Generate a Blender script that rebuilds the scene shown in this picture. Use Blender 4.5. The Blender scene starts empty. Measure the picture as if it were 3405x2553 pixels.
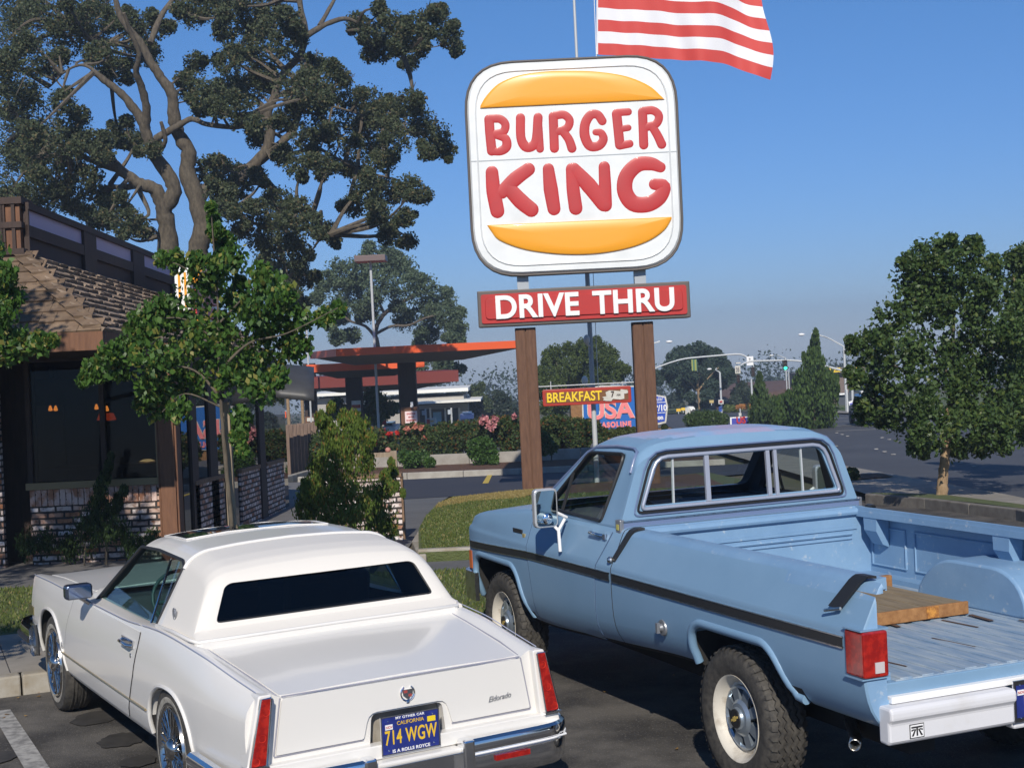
import bpy, bmesh, math, random
import numpy as np
from mathutils import Matrix, Vector, Euler
sc = bpy.context.scene
COL = sc.collection
R = math.radians
# ------------------------------------------------------------------ camera, sky, sun, exposure
W, H = 3405.0, 2553.0
FPX, PITCH, ROLL, CAMZ = 4770.3, -0.0182, -0.0489, 2.3628
def cam_axes():
    f = np.array([0, math.cos(PITCH), math.sin(PITCH)]); r = np.array([1., 0, 0]); u = np.cross(r, f)
    c, s = math.cos(ROLL), math.sin(ROLL)
    return c*r+s*u, -s*r+c*u, f
RX, UX, FX = cam_axes()
cd = bpy.data.cameras.new("camera"); cam = bpy.data.objects.new("camera", cd); COL.objects.link(cam)
cam.matrix_world = Matrix(((RX[0], UX[0], -FX[0], 0), (RX[1], UX[1], -FX[1], 0), (RX[2], UX[2], -FX[2], CAMZ), (0, 0, 0, 1)))
cd.sensor_width = 36; cd.sensor_fit = 'HORIZONTAL'; cd.lens = FPX/W*36; cd.clip_end = 4000; cd.clip_start = 0.1
sc.camera = cam
SUN_EL, SUN_YAW = 34.0, 2.0          # light travels toward yaw (from +Y to +X)
wd = bpy.data.worlds.new("World"); sc.world = wd; wd.use_nodes = True
nt = wd.node_tree; nt.nodes.clear()
out = nt.nodes.new('ShaderNodeOutputWorld'); bg = nt.nodes.new('ShaderNodeBackground'); sky = nt.nodes.new('ShaderNodeTexSky')
sky.sky_type = 'NISHITA'; sky.sun_disc = False; sky.sun_elevation = R(SUN_EL); sky.sun_rotation = R(180+SUN_YAW)
sky.air_density = 1.0; sky.dust_density = 0.0; sky.ozone_density = 6.0; sky.altitude = 0
tint = nt.nodes.new('ShaderNodeMix'); tint.data_type = 'RGBA'; tint.blend_type = 'MULTIPLY'; tint.inputs[0].default_value = 1
tcw = nt.nodes.new('ShaderNodeTexCoord'); sep = nt.nodes.new('ShaderNodeSeparateXYZ'); rmp = nt.nodes.new('ShaderNodeValToRGB')      # air colour by elevation
nt.links.new(tcw.outputs['Generated'], sep.inputs[0]); nt.links.new(sep.outputs[2], rmp.inputs[0]); nt.links.new(rmp.outputs[0], tint.inputs[7])
e_ = rmp.color_ramp.elements; e_[0].position = 0.0; e_[0].color = (.56, .67, 1.02, 1); e_[1].position = .35; e_[1].color = (.62, .95, 1.18, 1)
nt.links.new(sky.outputs[0], tint.inputs[6]); nt.links.new(tint.outputs[2], bg.inputs[0]); bg.inputs[1].default_value = 0.078; nt.links.new(bg.outputs[0], out.inputs[0])
sl = bpy.data.lights.new("sun", 'SUN'); sl.energy = 4.2; sl.angle = R(0.5); sl.color = (1.0, 0.93, 0.82)
so = bpy.data.objects.new("sun", sl); COL.objects.link(so)
dv = Vector((math.sin(R(SUN_YAW))*math.cos(R(SUN_EL)), math.cos(R(SUN_YAW))*math.cos(R(SUN_EL)), -math.sin(R(SUN_EL))))
so.rotation_euler = dv.to_track_quat('-Z', 'Y').to_euler(); so.location = (-20, -40, 40)
sc.view_settings.view_transform = 'Standard'; sc.view_settings.look = 'None'; sc.view_settings.gamma = 1.0
sc.view_settings.exposure = 0.14
sc.render.engine = 'CYCLES'
sc.cycles.transparent_max_bounces = 24

# ------------------------------------------------------------------ placing helpers: photograph direction -> point at a real distance
Y0, SL = 15.0, 0.0286                # beyond Y0 the terrain falls away gently
def gz(y): return -max(0.0, y-Y0)*SL
def ray(u, v): return (u-W/2)*RX/FPX-(v-H/2)*UX/FPX+FX
def PX(u, v, D):
    d = ray(u, v); return np.array([0, 0, CAMZ])+d*D/d[1]
def GR(u, v, z=0.0):
    d = ray(u, v); t = (z-CAMZ)/d[2] if d[2] < 0 else 1e9
    if t*d[1] > Y0: t = (Y0*SL-CAMZ+z)/(d[2]+SL*d[1])
    return np.array([0, 0, CAMZ])+t*d
def crop(x0, y0, s): return lambda a, b: (x0+a/s, y0+b/s)
def hit(uv, M, ax, val):
    Mi = np.array(M.inverted()); o = Mi@np.array([0, 0, CAMZ, 1]); d = Mi[:3, :3]@ray(*uv)
    return o[:3]+d*(val-o[ax])/d[ax]
def ppm(D): return D/FPX             # metres per photograph pixel at depth D

# ------------------------------------------------------------------ object helpers
def tag(o, label=None, cat=None, group=None, kind=None):
    if label: o['label'] = label
    if cat: o['category'] = cat
    if group: o['group'] = group
    if kind: o['kind'] = kind
    return o
def empty(name, loc=(0, 0, 0), rot=(0, 0, 0), label=None, cat=None, group=None):
    o = bpy.data.objects.new(name, None); COL.objects.link(o); o.location = loc; o.rotation_euler = rot
    o.empty_display_size = .3
    bpy.context.view_layer.update()
    return tag(o, label, cat, group)
def copy_tree(o, parent=None):
    c = o.copy(); COL.objects.link(c); c.parent = parent
    for ch in list(o.children): copy_tree(ch, c)
    return c
def rotm(axis, ang): return np.array(Matrix.Rotation(ang, 3, axis))
class M:
    def __init__(s): s.v = []; s.f = []; s.m = []; s.n = 0
    def add(s, v, f, mat=0):
        v = np.asarray(v, float).reshape(-1, 3); s.v.append(v)
        for q in f: s.f.append([i+s.n for i in q]); s.m.append(mat)
        s.n += len(v); return s
    def box(s, c, d, mat=0, rot=None, taper=1.0):
        x, y, z = [k/2 for k in d]
        P = np.array([[sx*x*(taper if sz > 0 else 1), sy*y*(taper if sz > 0 else 1), sz*z] for sz in (-1, 1) for sx, sy in ((-1, -1), (1, -1), (1, 1), (-1, 1))])
        if rot is not None: P = P@np.asarray(rot).T
        return s.add(P+np.array(c), [(3, 2, 1, 0), (4, 5, 6, 7), (0, 1, 5, 4), (1, 2, 6, 5), (2, 3, 7, 6), (3, 0, 4, 7)], mat)
    def bb(s, a, b, mat=0):
        a = np.array(a, float); b = np.array(b, float); return s.box((a+b)/2, np.abs(b-a), mat)
    def prism(s, poly, ax, a, b, mat=0, scale_b=1.0):
        n = len(poly); P = np.array(poly, float); c = P.mean(0); Q = c+(P-c)*scale_b
        o = [k for k in range(3) if k != ax]
        V = np.zeros((2*n, 3)); V[:n, o[0]] = P[:, 0]; V[:n, o[1]] = P[:, 1]; V[:n, ax] = a
        V[n:, o[0]] = Q[:, 0]; V[n:, o[1]] = Q[:, 1]; V[n:, ax] = b
        F = [list(range(n)), list(range(n, 2*n))[::-1]]+[(i, n+i, n+(i+1) % n, (i+1) % n) for i in range(n)]
        area = sum(P[i, 0]*P[(i+1) % n, 1]-P[(i+1) % n, 0]*P[i, 1] for i in range(n))
        flip = (area > 0) == (b > a)
        if ax == 1: flip = not flip
        if not flip: F = [list(f)[::-1] for f in F]
        return s.add(V, [list(f) for f in F], mat)
    def tube(s, pts, r, n=8, mat=0, cap=True, flat=None):
        P = np.array(pts, float); rr = np.ones(len(P))*r if np.isscalar(r) else np.array(r, float)
        kp_ = [0]+[i for i in range(1, len(P)) if np.linalg.norm(P[i]-P[i-1]) > 1e-4]; P = P[kp_]; rr = rr[kp_]; k = len(P)
        T = np.gradient(P, axis=0); T /= np.linalg.norm(T, axis=1)[:, None]+1e-12
        up = np.array([0, 0, 1.]) if abs(T[0][2]) < .9 else np.array([1., 0, 0])
        if flat is not None: up = np.array(flat[0], float)
        V = []; a0 = np.linspace(0, 2*math.pi, n, endpoint=False)
        N = np.cross(T[0], up); N /= np.linalg.norm(N)
        for i in range(k):
            if flat is not None: N = np.cross(T[i], up)
            N = N-T[i]*(N@T[i]); N /= np.linalg.norm(N)+1e-12; B = np.cross(T[i], N)
            fb = 1 if flat is None else flat[1]
            V.append(P[i]+rr[i]*(np.cos(a0)[:, None]*N+np.sin(a0)[:, None]*B*fb))
        F = [(i*n+j, i*n+(j+1) % n, (i+1)*n+(j+1) % n, (i+1)*n+j) for i in range(k-1) for j in range(n)]
        if cap: F += [tuple(range(n))[::-1], tuple(range((k-1)*n, k*n))]
        return s.add(np.concatenate(V), F, mat)
    def lathe(s, prof, c=(0, 0, 0), ax='Z', n=32, mat=0):
        a = np.linspace(0, 2*math.pi, n, endpoint=False); V = []
        for r, z in prof: V.append(np.stack([r*np.cos(a), r*np.sin(a), np.full(n, z)], 1))
        V = np.concatenate(V); k = len(prof)
        if ax == 'Y': V = np.stack([V[:, 0], V[:, 2], V[:, 1]], 1)
        if ax == 'X': V = np.stack([V[:, 2], V[:, 0], V[:, 1]], 1)
        F = [(i*n+j, i*n+(j+1) % n, (i+1)*n+(j+1) % n, (i+1)*n+j) for i in range(k-1) for j in range(n)]
        return s.add(V+np.array(c), F, mat)
    def grid(s, G, mat=0, closed=False):
        G = np.asarray(G, float); a, b = G.shape[:2]
        F = [(i*b+j, i*b+(j+1) % b, (i+1)*b+(j+1) % b, (i+1)*b+j) for i in range(a-1) for j in range(b if closed else b-1)]
        return s.add(G.reshape(-1, 3), F, mat)
    def ball(s, c, r, mat=0, n=12, k=7):
        r = np.array([r, r, r]) if np.isscalar(r) else np.array(r)
        t = np.linspace(0.02, math.pi-.02, k); a = np.linspace(0, 2*math.pi, n, endpoint=False)
        G = np.stack([np.sin(t)[:, None]*np.cos(a), np.sin(t)[:, None]*np.sin(a), np.cos(t)[:, None]*np.ones(n)], -1)
        s.grid(G*r+np.array(c), mat, closed=True); return s
    def xf(s, Mx):
        Mx = np.array(Mx); s.v = [v@Mx[:3, :3].T+Mx[:3, 3] for v in s.v]; return s
    def build(s, name, mats, parent=None, smooth=None, bevel=0, label=None, uv=False, recalc=True):
        me = bpy.data.meshes.new(name)
        V = np.concatenate(s.v); me.from_pydata(V.tolist(), [], s.f)
        if not isinstance(mats, (list, tuple)): mats = [mats]
        for m in mats: me.materials.append(m)
        me.polygons.foreach_set('material_index', np.array(s.m, np.int32))
        me.update()
        if recalc:
            bm = bmesh.new(); bm.from_mesh(me); bmesh.ops.recalc_face_normals(bm, faces=bm.faces); bm.to_mesh(me); bm.free()
        if smooth is not None: set_smooth(me, smooth)
        if uv: boxuv(me)
        o = bpy.data.objects.new(name, me); COL.objects.link(o)
        if parent is not None: o.parent = parent
        if bevel: 
            b = o.modifiers.new('bevel', 'BEVEL'); b.width = bevel; b.segments = 2; b.limit_method = 'ANGLE'; b.angle_limit = R(40)
        if label: o['label'] = label
        return o
def set_smooth(me, ang):
    me.polygons.foreach_set('use_smooth', np.ones(len(me.polygons), bool)); me.set_sharp_from_angle(angle=R(ang))
def boxuv(me):
    uvl = me.uv_layers.new(name='uv'); V = me.vertices
    for p in me.polygons:
        n = p.normal; ax = max(range(3), key=lambda k: abs(n[k]))
        for li in p.loop_indices:
            c = V[me.loops[li].vertex_index].co
            uvl.data[li].uv = (c.y+.37, c.z) if ax == 0 else ((c.x, c.z) if ax == 1 else (c.x, c.y))
def boolean(o, cutters, op='DIFFERENCE'):
    for c in cutters:
        md = o.modifiers.new('b', 'BOOLEAN'); md.operation = op; md.object = c; md.solver = 'EXACT'
    bpy.context.view_layer.update()
    dg = bpy.context.evaluated_depsgraph_get(); me = bpy.data.meshes.new_from_object(o.evaluated_get(dg))
    o.modifiers.clear(); o.data = me
    for c in cutters: bpy.data.objects.remove(c)
    return o
def rpoly(pts, r, n=4):
    """round the corners of a closed 2-D polygon"""
    P = np.array(pts, float); k = len(P); o = []
    rs = [r]*k if np.isscalar(r) else r
    for i in range(k):
        a, b, c = P[i-1], P[i], P[(i+1) % k]; ra = min(rs[i], .49*np.linalg.norm(a-b), .49*np.linalg.norm(c-b))
        if ra < 1e-5: o.append(b); continue
        p = b+(a-b)/np.linalg.norm(a-b)*ra; q = b+(c-b)/np.linalg.norm(c-b)*ra
        for t in np.linspace(0, 1, n): o.append((1-t)**2*p+2*t*(1-t)*b+t*t*q)
    return [tuple(x) for x in o]
def text(name, s, size, mat, parent, X, Y, loc, ext=.004, sx=1., off=0., bevel=0., align='CENTER', spacing=1.):
    cu = bpy.data.curves.new(name, 'FONT'); cu.body = s; cu.size = size; cu.extrude = ext; cu.offset = off; cu.align_x = align; cu.align_y = 'CENTER'
    cu.bevel_depth = bevel; cu.space_character = spacing
    t = bpy.data.objects.new(name, cu); COL.objects.link(t); bpy.context.view_layer.update()
    me = bpy.data.meshes.new_from_object(t.evaluated_get(bpy.context.evaluated_depsgraph_get()))
    bpy.data.objects.remove(t)
    X = Vector(X).normalized(); Y = Vector(Y).normalized(); Z = X.cross(Y)
    mx = Matrix(((X[0]*sx, Y[0], Z[0], loc[0]), (X[1]*sx, Y[1], Z[1], loc[1]), (X[2]*sx, Y[2], Z[2], loc[2]), (0, 0, 0, 1)))
    me.transform(mx); me.materials.clear(); me.materials.append(mat)
    o = bpy.data.objects.new(name, me); COL.objects.link(o)
    if parent is not None: o.parent = parent
    return o
def pch(xs, ys):
    """monotone cubic interpolation"""
    xs = np.array(xs, float); ys = np.array(ys, float); h = np.diff(xs); d = np.diff(ys)/h; m = np.zeros(len(xs))
    m[1:-1] = np.where(d[:-1]*d[1:] > 0, 2*d[:-1]*d[1:]/(d[:-1]+d[1:]+1e-12), 0); m[0], m[-1] = d[0], d[-1]
    def f(x):
        x = min(max(x, xs[0]), xs[-1]); i = min(int(np.searchsorted(xs, x, 'right'))-1, len(h)-1); t = (x-xs[i])/h[i]
        return (2*t**3-3*t**2+1)*ys[i]+(t**3-2*t*t+t)*h[i]*m[i]+(3*t*t-2*t**3)*ys[i+1]+(t**3-t*t)*h[i]*m[i+1]
    return f

# ------------------------------------------------------------------ materials
def srgb(r, g, b): return tuple(((c/255)/12.92 if c/255 <= .04045 else ((c/255+.055)/1.055)**2.4) for c in (r, g, b))+(1,)
def mat(name, col, rough=.6, metal=0., var=None, bump=None, coat=0., spec=None, col2=None, scale=8., detail=6., contrast=(.35, .65), emit=None, coords='Object', speck=None):
    m = bpy.data.materials.new(name); m.use_nodes = True; n = m.node_tree; N = n.nodes; L = n.links; b = N['Principled BSDF']
    c = tuple(col[:3])+(1,); b.inputs['Base Color'].default_value = c; b.inputs['Roughness'].default_value = rough; b.inputs['Metallic'].default_value = metal
    b.inputs['Coat Weight'].default_value = coat; b.inputs['Coat Roughness'].default_value = .08
    if spec is not None: b.inputs['Specular IOR Level'].default_value = spec
    tc = N.new('ShaderNodeTexCoord')
    last = None
    if col2 is not None:
        ns = N.new('ShaderNodeTexNoise'); ns.inputs['Scale'].default_value = scale; ns.inputs['Detail'].default_value = detail; ns.inputs['Roughness'].default_value = .62
        L.new(tc.outputs[coords], ns.inputs['Vector'])
        mr = N.new('ShaderNodeMapRange'); mr.inputs[1].default_value = contrast[0]; mr.inputs[2].default_value = contrast[1]; L.new(ns.outputs[0], mr.inputs[0])
        mx = N.new('ShaderNodeMix'); mx.data_type = 'RGBA'; L.new(mr.outputs[0], mx.inputs[0]); mx.inputs[6].default_value = c; mx.inputs[7].default_value = tuple(col2[:3])+(1,)
        last = mx.outputs[2]
    if speck is not None:   # (scale, colour, lo, hi)
        ns = N.new('ShaderNodeTexNoise'); ns.inputs['Scale'].default_value = speck[0]; ns.inputs['Detail'].default_value = 8; ns.inputs['Roughness'].default_value = .7
        L.new(tc.outputs[coords], ns.inputs['Vector'])
        mr = N.new('ShaderNodeMapRange'); mr.inputs[1].default_value = speck[2]; mr.inputs[2].default_value = speck[3]; L.new(ns.outputs[0], mr.inputs[0])
        mx = N.new('ShaderNodeMix'); mx.data_type = 'RGBA'; L.new(mr.outputs[0], mx.inputs[0]); mx.inputs[7].default_value = tuple(speck[1][:3])+(1,)
        if last is not None: L.new(last, mx.inputs[6])
        else: mx.inputs[6].default_value = c
        last = mx.outputs[2]
    if last is not None: L.new(last, b.inputs['Base Color'])
    if bump:
        ns = N.new('ShaderNodeTexNoise'); ns.inputs['Scale'].default_value = bump[0]; ns.inputs['Detail'].default_value = 5; L.new(tc.outputs[coords], ns.inputs['Vector'])
        bp = N.new('ShaderNodeBump'); bp.inputs['Strength'].default_value = bump[1]; bp.inputs['Distance'].default_value = bump[2] if len(bump) > 2 else .01
        L.new(ns.outputs[0], bp.inputs['Height']); L.new(bp.outputs[0], b.inputs['Normal'])
    if emit: b.inputs['Emission Color'].default_value = tuple(emit[0][:3])+(1,); b.inputs['Emission Strength'].default_value = emit[1]
    return m
def glass(name, tint, gloss=1.0, rough=.02, f0=.05):
    m = bpy.data.materials.new(name); m.use_nodes = True; n = m.node_tree; N = n.nodes; L = n.links; N.remove(N['Principled BSDF'])
    o = N['Material Output']; t = N.new('ShaderNodeBsdfTransparent'); t.inputs[0].default_value = tuple(tint)+(1,)
    g = N.new('ShaderNodeBsdfGlossy'); g.inputs['Roughness'].default_value = rough; g.inputs[0].default_value = (gloss, gloss, gloss, 1)
    lw = N.new('ShaderNodeLayerWeight'); lw.inputs[0].default_value = .5; pw = N.new('ShaderNodeMath'); pw.operation = 'POWER'; pw.inputs[1].default_value = 4.5; L.new(lw.outputs['Facing'], pw.inputs[0])
    fr = N.new('ShaderNodeMath'); fr.operation = 'MULTIPLY_ADD'; fr.inputs[1].default_value = .94; fr.inputs[2].default_value = f0; L.new(pw.outputs[0], fr.inputs[0]); mx = N.new('ShaderNodeMixShader')
    L.new(fr.outputs[0], mx.inputs[0]); L.new(t.outputs[0], mx.inputs[1]); L.new(g.outputs[0], mx.inputs[2]); L.new(mx.outputs[0], o.inputs[0])
    return m
def leafmat(name, c1, c2, c3=None, trans=.35, rough=.5, spec=.35):
    m = bpy.data.materials.new(name); m.use_nodes = True; n = m.node_tree; N = n.nodes; L = n.links; b = N['Principled BSDF']; o = N['Material Output']
    geo = N.new('ShaderNodeNewGeometry'); rp = N.new('ShaderNodeValToRGB'); e = rp.color_ramp.elements
    e[0].color = tuple(c1)+(1,); e[1].color = tuple(c2)+(1,); e[1].position = .85
    if c3: q = e.new(.97); q.color = tuple(c3)+(1,)
    L.new(geo.outputs['Random Per Island'], rp.inputs[0]); L.new(rp.outputs[0], b.inputs['Base Color']); b.inputs['Roughness'].default_value = rough
    b.inputs['Specular IOR Level'].default_value = spec
    tr = N.new('ShaderNodeBsdfTranslucent'); L.new(rp.outputs[0], tr.inputs[0]); mx = N.new('ShaderNodeMixShader'); mx.inputs[0].default_value = trans
    L.new(b.outputs[0], mx.inputs[1]); L.new(tr.outputs[0], mx.inputs[2]); L.new(mx.outputs[0], o.inputs[0])
    return m
def brickmat(name, c1, c2, c3, mortar, bw=.215, bh=.078, mort=.012, soldier=False):
    m = bpy.data.materials.new(name); m.use_nodes = True; n = m.node_tree; N = n.nodes; L = n.links; b = N['Principled BSDF']; b.inputs['Roughness'].default_value = .9
    uv = N.new('ShaderNodeUVMap'); mp = N.new('ShaderNodeMapping'); L.new(uv.outputs[0], mp.inputs[0])
    nz = N.new('ShaderNodeTexNoise'); nz.inputs['Scale'].default_value = 9; L.new(uv.outputs[0], nz.inputs[0])
    vm = N.new('ShaderNodeVectorMath'); vm.operation = 'MULTIPLY_ADD'; L.new(nz.outputs[1], vm.inputs[0]); vm.inputs[1].default_value = (.02, .02, 0); L.new(uv.outputs[0], vm.inputs[2]); L.new(vm.outputs[0], mp.inputs[0])
    br = N.new('ShaderNodeTexBrick'); L.new(mp.outputs[0], br.inputs['Vector']); br.inputs['Scale'].default_value = 1; br.inputs['Brick Width'].default_value = bw; br.inputs['Row Height'].default_value = bh
    br.inputs['Mortar Size'].default_value = mort; br.inputs['Mortar Smooth'].default_value = .25; br.inputs['Bias'].default_value = 0
    br.inputs['Color1'].default_value = (0, 0, 0, 1); br.inputs['Color2'].default_value = (1, 1, 1, 1); br.inputs['Mortar'].default_value = (.5, .5, .5, 1)
    rp = N.new('ShaderNodeValToRGB'); e = rp.color_ramp.elements; e[0].color = tuple(c1)+(1,); e[1].color = tuple(c3)+(1,); q = e.new(.55); q.color = tuple(c2)+(1,); rp.color_ramp.interpolation = 'LINEAR'
    L.new(br.outputs[0], rp.inputs[0])
    n2 = N.new('ShaderNodeTexNoise'); n2.inputs['Scale'].default_value = 14; n2.inputs['Detail'].default_value = 6; L.new(uv.outputs[0], n2.inputs[0])
    m1 = N.new('ShaderNodeMix'); m1.data_type = 'RGBA'; mr = N.new('ShaderNodeMapRange'); mr.inputs[1].default_value = .45; mr.inputs[2].default_value = .7; L.new(n2.outputs[0], mr.inputs[0]); L.new(mr.outputs[0], m1.inputs[0])
    L.new(rp.outputs[0], m1.inputs[6]); m1.inputs[7].default_value = tuple(k*.45 for k in c1)+(1,)
    m2 = N.new('ShaderNodeMix'); m2.data_type = 'RGBA'; L.new(br.outputs['Fac'], m2.inputs[0]); L.new(m1.outputs[2], m2.inputs[6]); m2.inputs[7].default_value = tuple(mortar)+(1,)
    L.new(m2.outputs[2], b.inputs['Base Color'])
    bp = N.new('ShaderNodeBump'); bp.invert = True; bp.inputs['Strength'].default_value = .9; bp.inputs['Distance'].default_value = .02; L.new(br.outputs['Fac'], bp.inputs['Height']); L.new(bp.outputs[0], b.inputs['Normal'])
    return m
MT = {}
MT['white_paint'] = mat('white_paint', (.74, .72, .685), .28, coat=.5, bump=(6, .02, .01))
MT['vinyl'] = mat('vinyl_cream', (.72, .685, .63), .55, bump=(350, .25, .002))
MT['chrome'] = mat('chrome', (.82, .83, .85), .10, metal=1.)
MT['chrome_old'] = mat('chrome_worn', (.60, .60, .58), .28, metal=1., col2=(.30, .26, .20), scale=14, contrast=(.5, .75))
MT['rubber'] = mat('rubber', (.030, .028, .026), .75, col2=(.075, .068, .058), scale=30, bump=(60, .3, .004))
MT['whitewall'] = mat('whitewall', (.42, .40, .35), .7, col2=(.2, .18, .15), scale=20)
MT['black'] = mat('black_trim', (.02, .02, .021), .45)
MT['gap'] = mat('panel_gap', (.03, .03, .035), .9)
MT['under'] = mat('underbody', (.02, .019, .018), .95)
MT['red_lens'] = mat('red_lens', (.26, .008, .006), .16, coat=.6, col2=(.42, .018, .010), scale=26, contrast=(.45, .6))
MT['clear_lens'] = mat('clear_lens', (.55, .5, .5), .2, coat=.5)
MT['dkglass'] = glass('dark_tinted_glass', (.10, .15, .19), .85, f0=.02)
MT['sideglass'] = glass('tinted_glass', (.55, .72, .70), .9)
MT['clearglass'] = glass('clear_glass', (.78, .84, .84), .9)
MT['interior_dk'] = mat('interior_dark', (.06, .07, .085), .8)
MT['interior_tan'] = mat('interior_tan', (.20, .14, .08), .8)
MT['wheel_chrome'] = mat('wheel_chrome', (.50, .49, .47), .16, metal=1.)
MT['grey'] = mat('grey_metal', (.30, .31, .33), .4, metal=.6)
MT['plate_blue'] = mat('plate_blue', (.02, .035, .22), .4, col2=(.015, .025, .16), scale=30)
MT['plate_yellow'] = mat('plate_yellow', (.75, .48, .03), .5)
MT['white'] = mat('white_plain', (.80, .80, .80), .5)
MT['off_white'] = mat('off_white', (.62, .60, .55), .6, col2=(.5, .48, .42), scale=5)
MT['blue_paint'] = mat('blue_paint', (.20, .33, .475), .42, coat=.1, col2=(.17, .295, .435), scale=1.7, contrast=(.3, .7), bump=(5, .03, .01))
MT['blue_roof'] = mat('blue_roof_faded', (.25, .40, .60), .5, col2=(.40, .36, .50), scale=1.6, contrast=(.45, .62), bump=(5, .03, .01))
MT['blue_trim'] = mat('blue_grey_trim', (.14, .19, .32), .35, coat=.2)
MT['bed_paint'] = mat('bed_paint', (.21, .35, .52), .5, col2=(.17, .30, .47), scale=3, speck=(16., (.42, .49, .55), .60, .70), bump=(20, .1, .01))
MT['wheel_white'] = mat('wheel_white', (.62, .58, .50), .5, col2=(.28, .22, .15), scale=9, contrast=(.5, .8))
MT['red'] = mat('sign_red', (.46, .018, .014), .5, col2=(.40, .018, .014), scale=3)
MT['sign_letter_red'] = mat('sign_letter_red', (.50, .022, .022), .45, coat=.05, col2=(.43, .025, .025), scale=2)
MT['orange_bun'] = mat('sign_orange', (.86, .36, .018), .38, coat=.15)
MT['sign_white'] = mat('sign_white', (.76, .78, .78), .45, coat=.05, col2=(.66, .68, .68), scale=1.6, contrast=(.4, .75))
MT['bronze'] = mat('dark_bronze', (.10, .085, .075), .5)
MT['steel'] = mat('steel_grey', (.36, .39, .42), .45, metal=.3)
MT['galv'] = mat('galvanised', (.50, .52, .53), .5, metal=.1)
def woodmat(name, c1, c2, sc_=(6, 6, .8), rough=.75, bmp=.25):
    m = bpy.data.materials.new(name); m.use_nodes = True; n = m.node_tree; N = n.nodes; L = n.links; b = N['Principled BSDF']; b.inputs['Roughness'].default_value = rough
    tc = N.new('ShaderNodeTexCoord'); mp = N.new('ShaderNodeMapping'); mp.inputs['Scale'].default_value = sc_; L.new(tc.outputs['Object'], mp.inputs[0])
    ns = N.new('ShaderNodeTexNoise'); ns.inputs['Scale'].default_value = 4; ns.inputs['Detail'].default_value = 8; ns.inputs['Roughness'].default_value = .65; L.new(mp.outputs[0], ns.inputs[0])
    rp = N.new('ShaderNodeValToRGB'); e = rp.color_ramp.elements; e[0].color = tuple(c1)+(1,); e[0].position = .3; e[1].color = tuple(c2)+(1,); e[1].position = .7
    L.new(ns.outputs[0], rp.inputs[0]); L.new(rp.outputs[0], b.inputs['Base Color'])
    bp = N.new('ShaderNodeBump'); bp.inputs['Strength'].default_value = bmp; bp.inputs['Distance'].default_value = .01; L.new(ns.outputs[0], bp.inputs['Height']); L.new(bp.outputs[0], b.inputs['Normal'])
    return m
MT['post_wood'] = woodmat('post_wood', (.085, .038, .02), (.16, .078, .042))
MT['bldg_wood'] = woodmat('building_wood', (.11, .048, .024), (.19, .088, .045))
MT['dark_wood'] = woodmat('dark_wood', (.030, .018, .014), (.055, .032, .024))
MT['plank'] = woodmat('plank_wood', (.16, .12, .07), (.30, .23, .14), (.8, 6, 6))
MT['plank_edge'] = woodmat('plank_edge', (.20, .085, .025), (.38, .19, .07), (2, 6, 6))
MT['stake_wood'] = woodmat('stake_wood', (.20, .15, .10), (.34, .27, .19))
MT['shingle'] = woodmat('shingle_brown', (.14, .085, .05), (.25, .155, .09), (3, 3, 3), .85)
MT['shingle_grey'] = woodmat('shingle_grey', (.17, .12, .085), (.31, .225, .165), (3, 3, 3), .85)
MT['bark'] = woodmat('bark_grey', (.045, .036, .028), (.15, .125, .09), (3, 3, 1.2), .95, 1.)
MT['bark_tan'] = woodmat('bark_tan', (.20, .13, .07), (.38, .27, .16), (6, 6, 2), .95, .8)
MT['brick'] = brickmat('old_brick', (.40, .17, .08), (.66, .55, .50), (.80, .74, .72), (.045, .038, .035), mort=.015)
MT['purple_panel'] = mat('purple_panel', (.46, .38, .52), .6)
MT['orange_fascia'] = mat('orange_fascia', (.72, .10, .02), .5)
MT['red_fascia'] = mat('red_fascia', (.30, .03, .015), .5)
MT['soffit'] = mat('soffit', (.16, .14, .12), .8)
# ================================================================== GROUND (beyond Y0 it falls away gently)
def sheet(name, poly, mats, z=0., step=None, label=None, thick=0, kind='structure', sidemat=0):
    """polygon lying on the terrain; split at Y0 so that it follows the slope"""
    P = [tuple(p) for p in poly]
    def clip(P, keep):
        o = []
        for i in range(len(P)):
            a, b = P[i], P[(i+1) % len(P)]; ia, ib = keep(a[1]), keep(b[1])
            if ia: o.append(a)
            if ia != ib: t = (Y0-a[1])/(b[1]-a[1]); o.append((a[0]+t*(b[0]-a[0]), Y0))
        return o
    m = M()
    for Q in (clip(P, lambda y: y <= Y0), clip(P, lambda y: y > Y0)):
        if len(Q) < 3: continue
        top = [(x, y, gz(y)+z) for x, y in Q]
        m.add(top, [list(range(len(Q)))])
    if thick:
        n = len(P)
        for i in range(n):
            a, b = P[i], P[(i+1) % n]; k = [a]
            if (a[1]-Y0)*(b[1]-Y0) < 0: t = (Y0-a[1])/(b[1]-a[1]); k.append((a[0]+t*(b[0]-a[0]), Y0))
            k.append(b)
            for c, d in zip(k[:-1], k[1:]):
                m.add([(c[0], c[1], gz(c[1])+z), (d[0], d[1], gz(d[1])+z), (d[0], d[1], gz(d[1])+z-thick), (c[0], c[1], gz(c[1])+z-thick)], [(0, 1, 2, 3)], sidemat)
    o = m.build(name, mats); o['kind'] = kind
    # normals up
    me = o.data; bm = bmesh.new(); bm.from_mesh(me); bmesh.ops.remove_doubles(bm, verts=bm.verts, dist=1e-5); bmesh.ops.recalc_face_normals(bm, faces=bm.faces)
    for f in bm.faces:
        if abs(f.normal.z) > .5 and f.normal.z < 0: f.normal_flip()
    bm.to_mesh(me); bm.free()
    if label: o['label'] = label
    return o
g_earth = mat('ground_earth', (.13, .10, .06), .95, col2=(.08, .09, .035), scale=.15, speck=(3, (.16, .13, .08), .5, .7))
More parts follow.
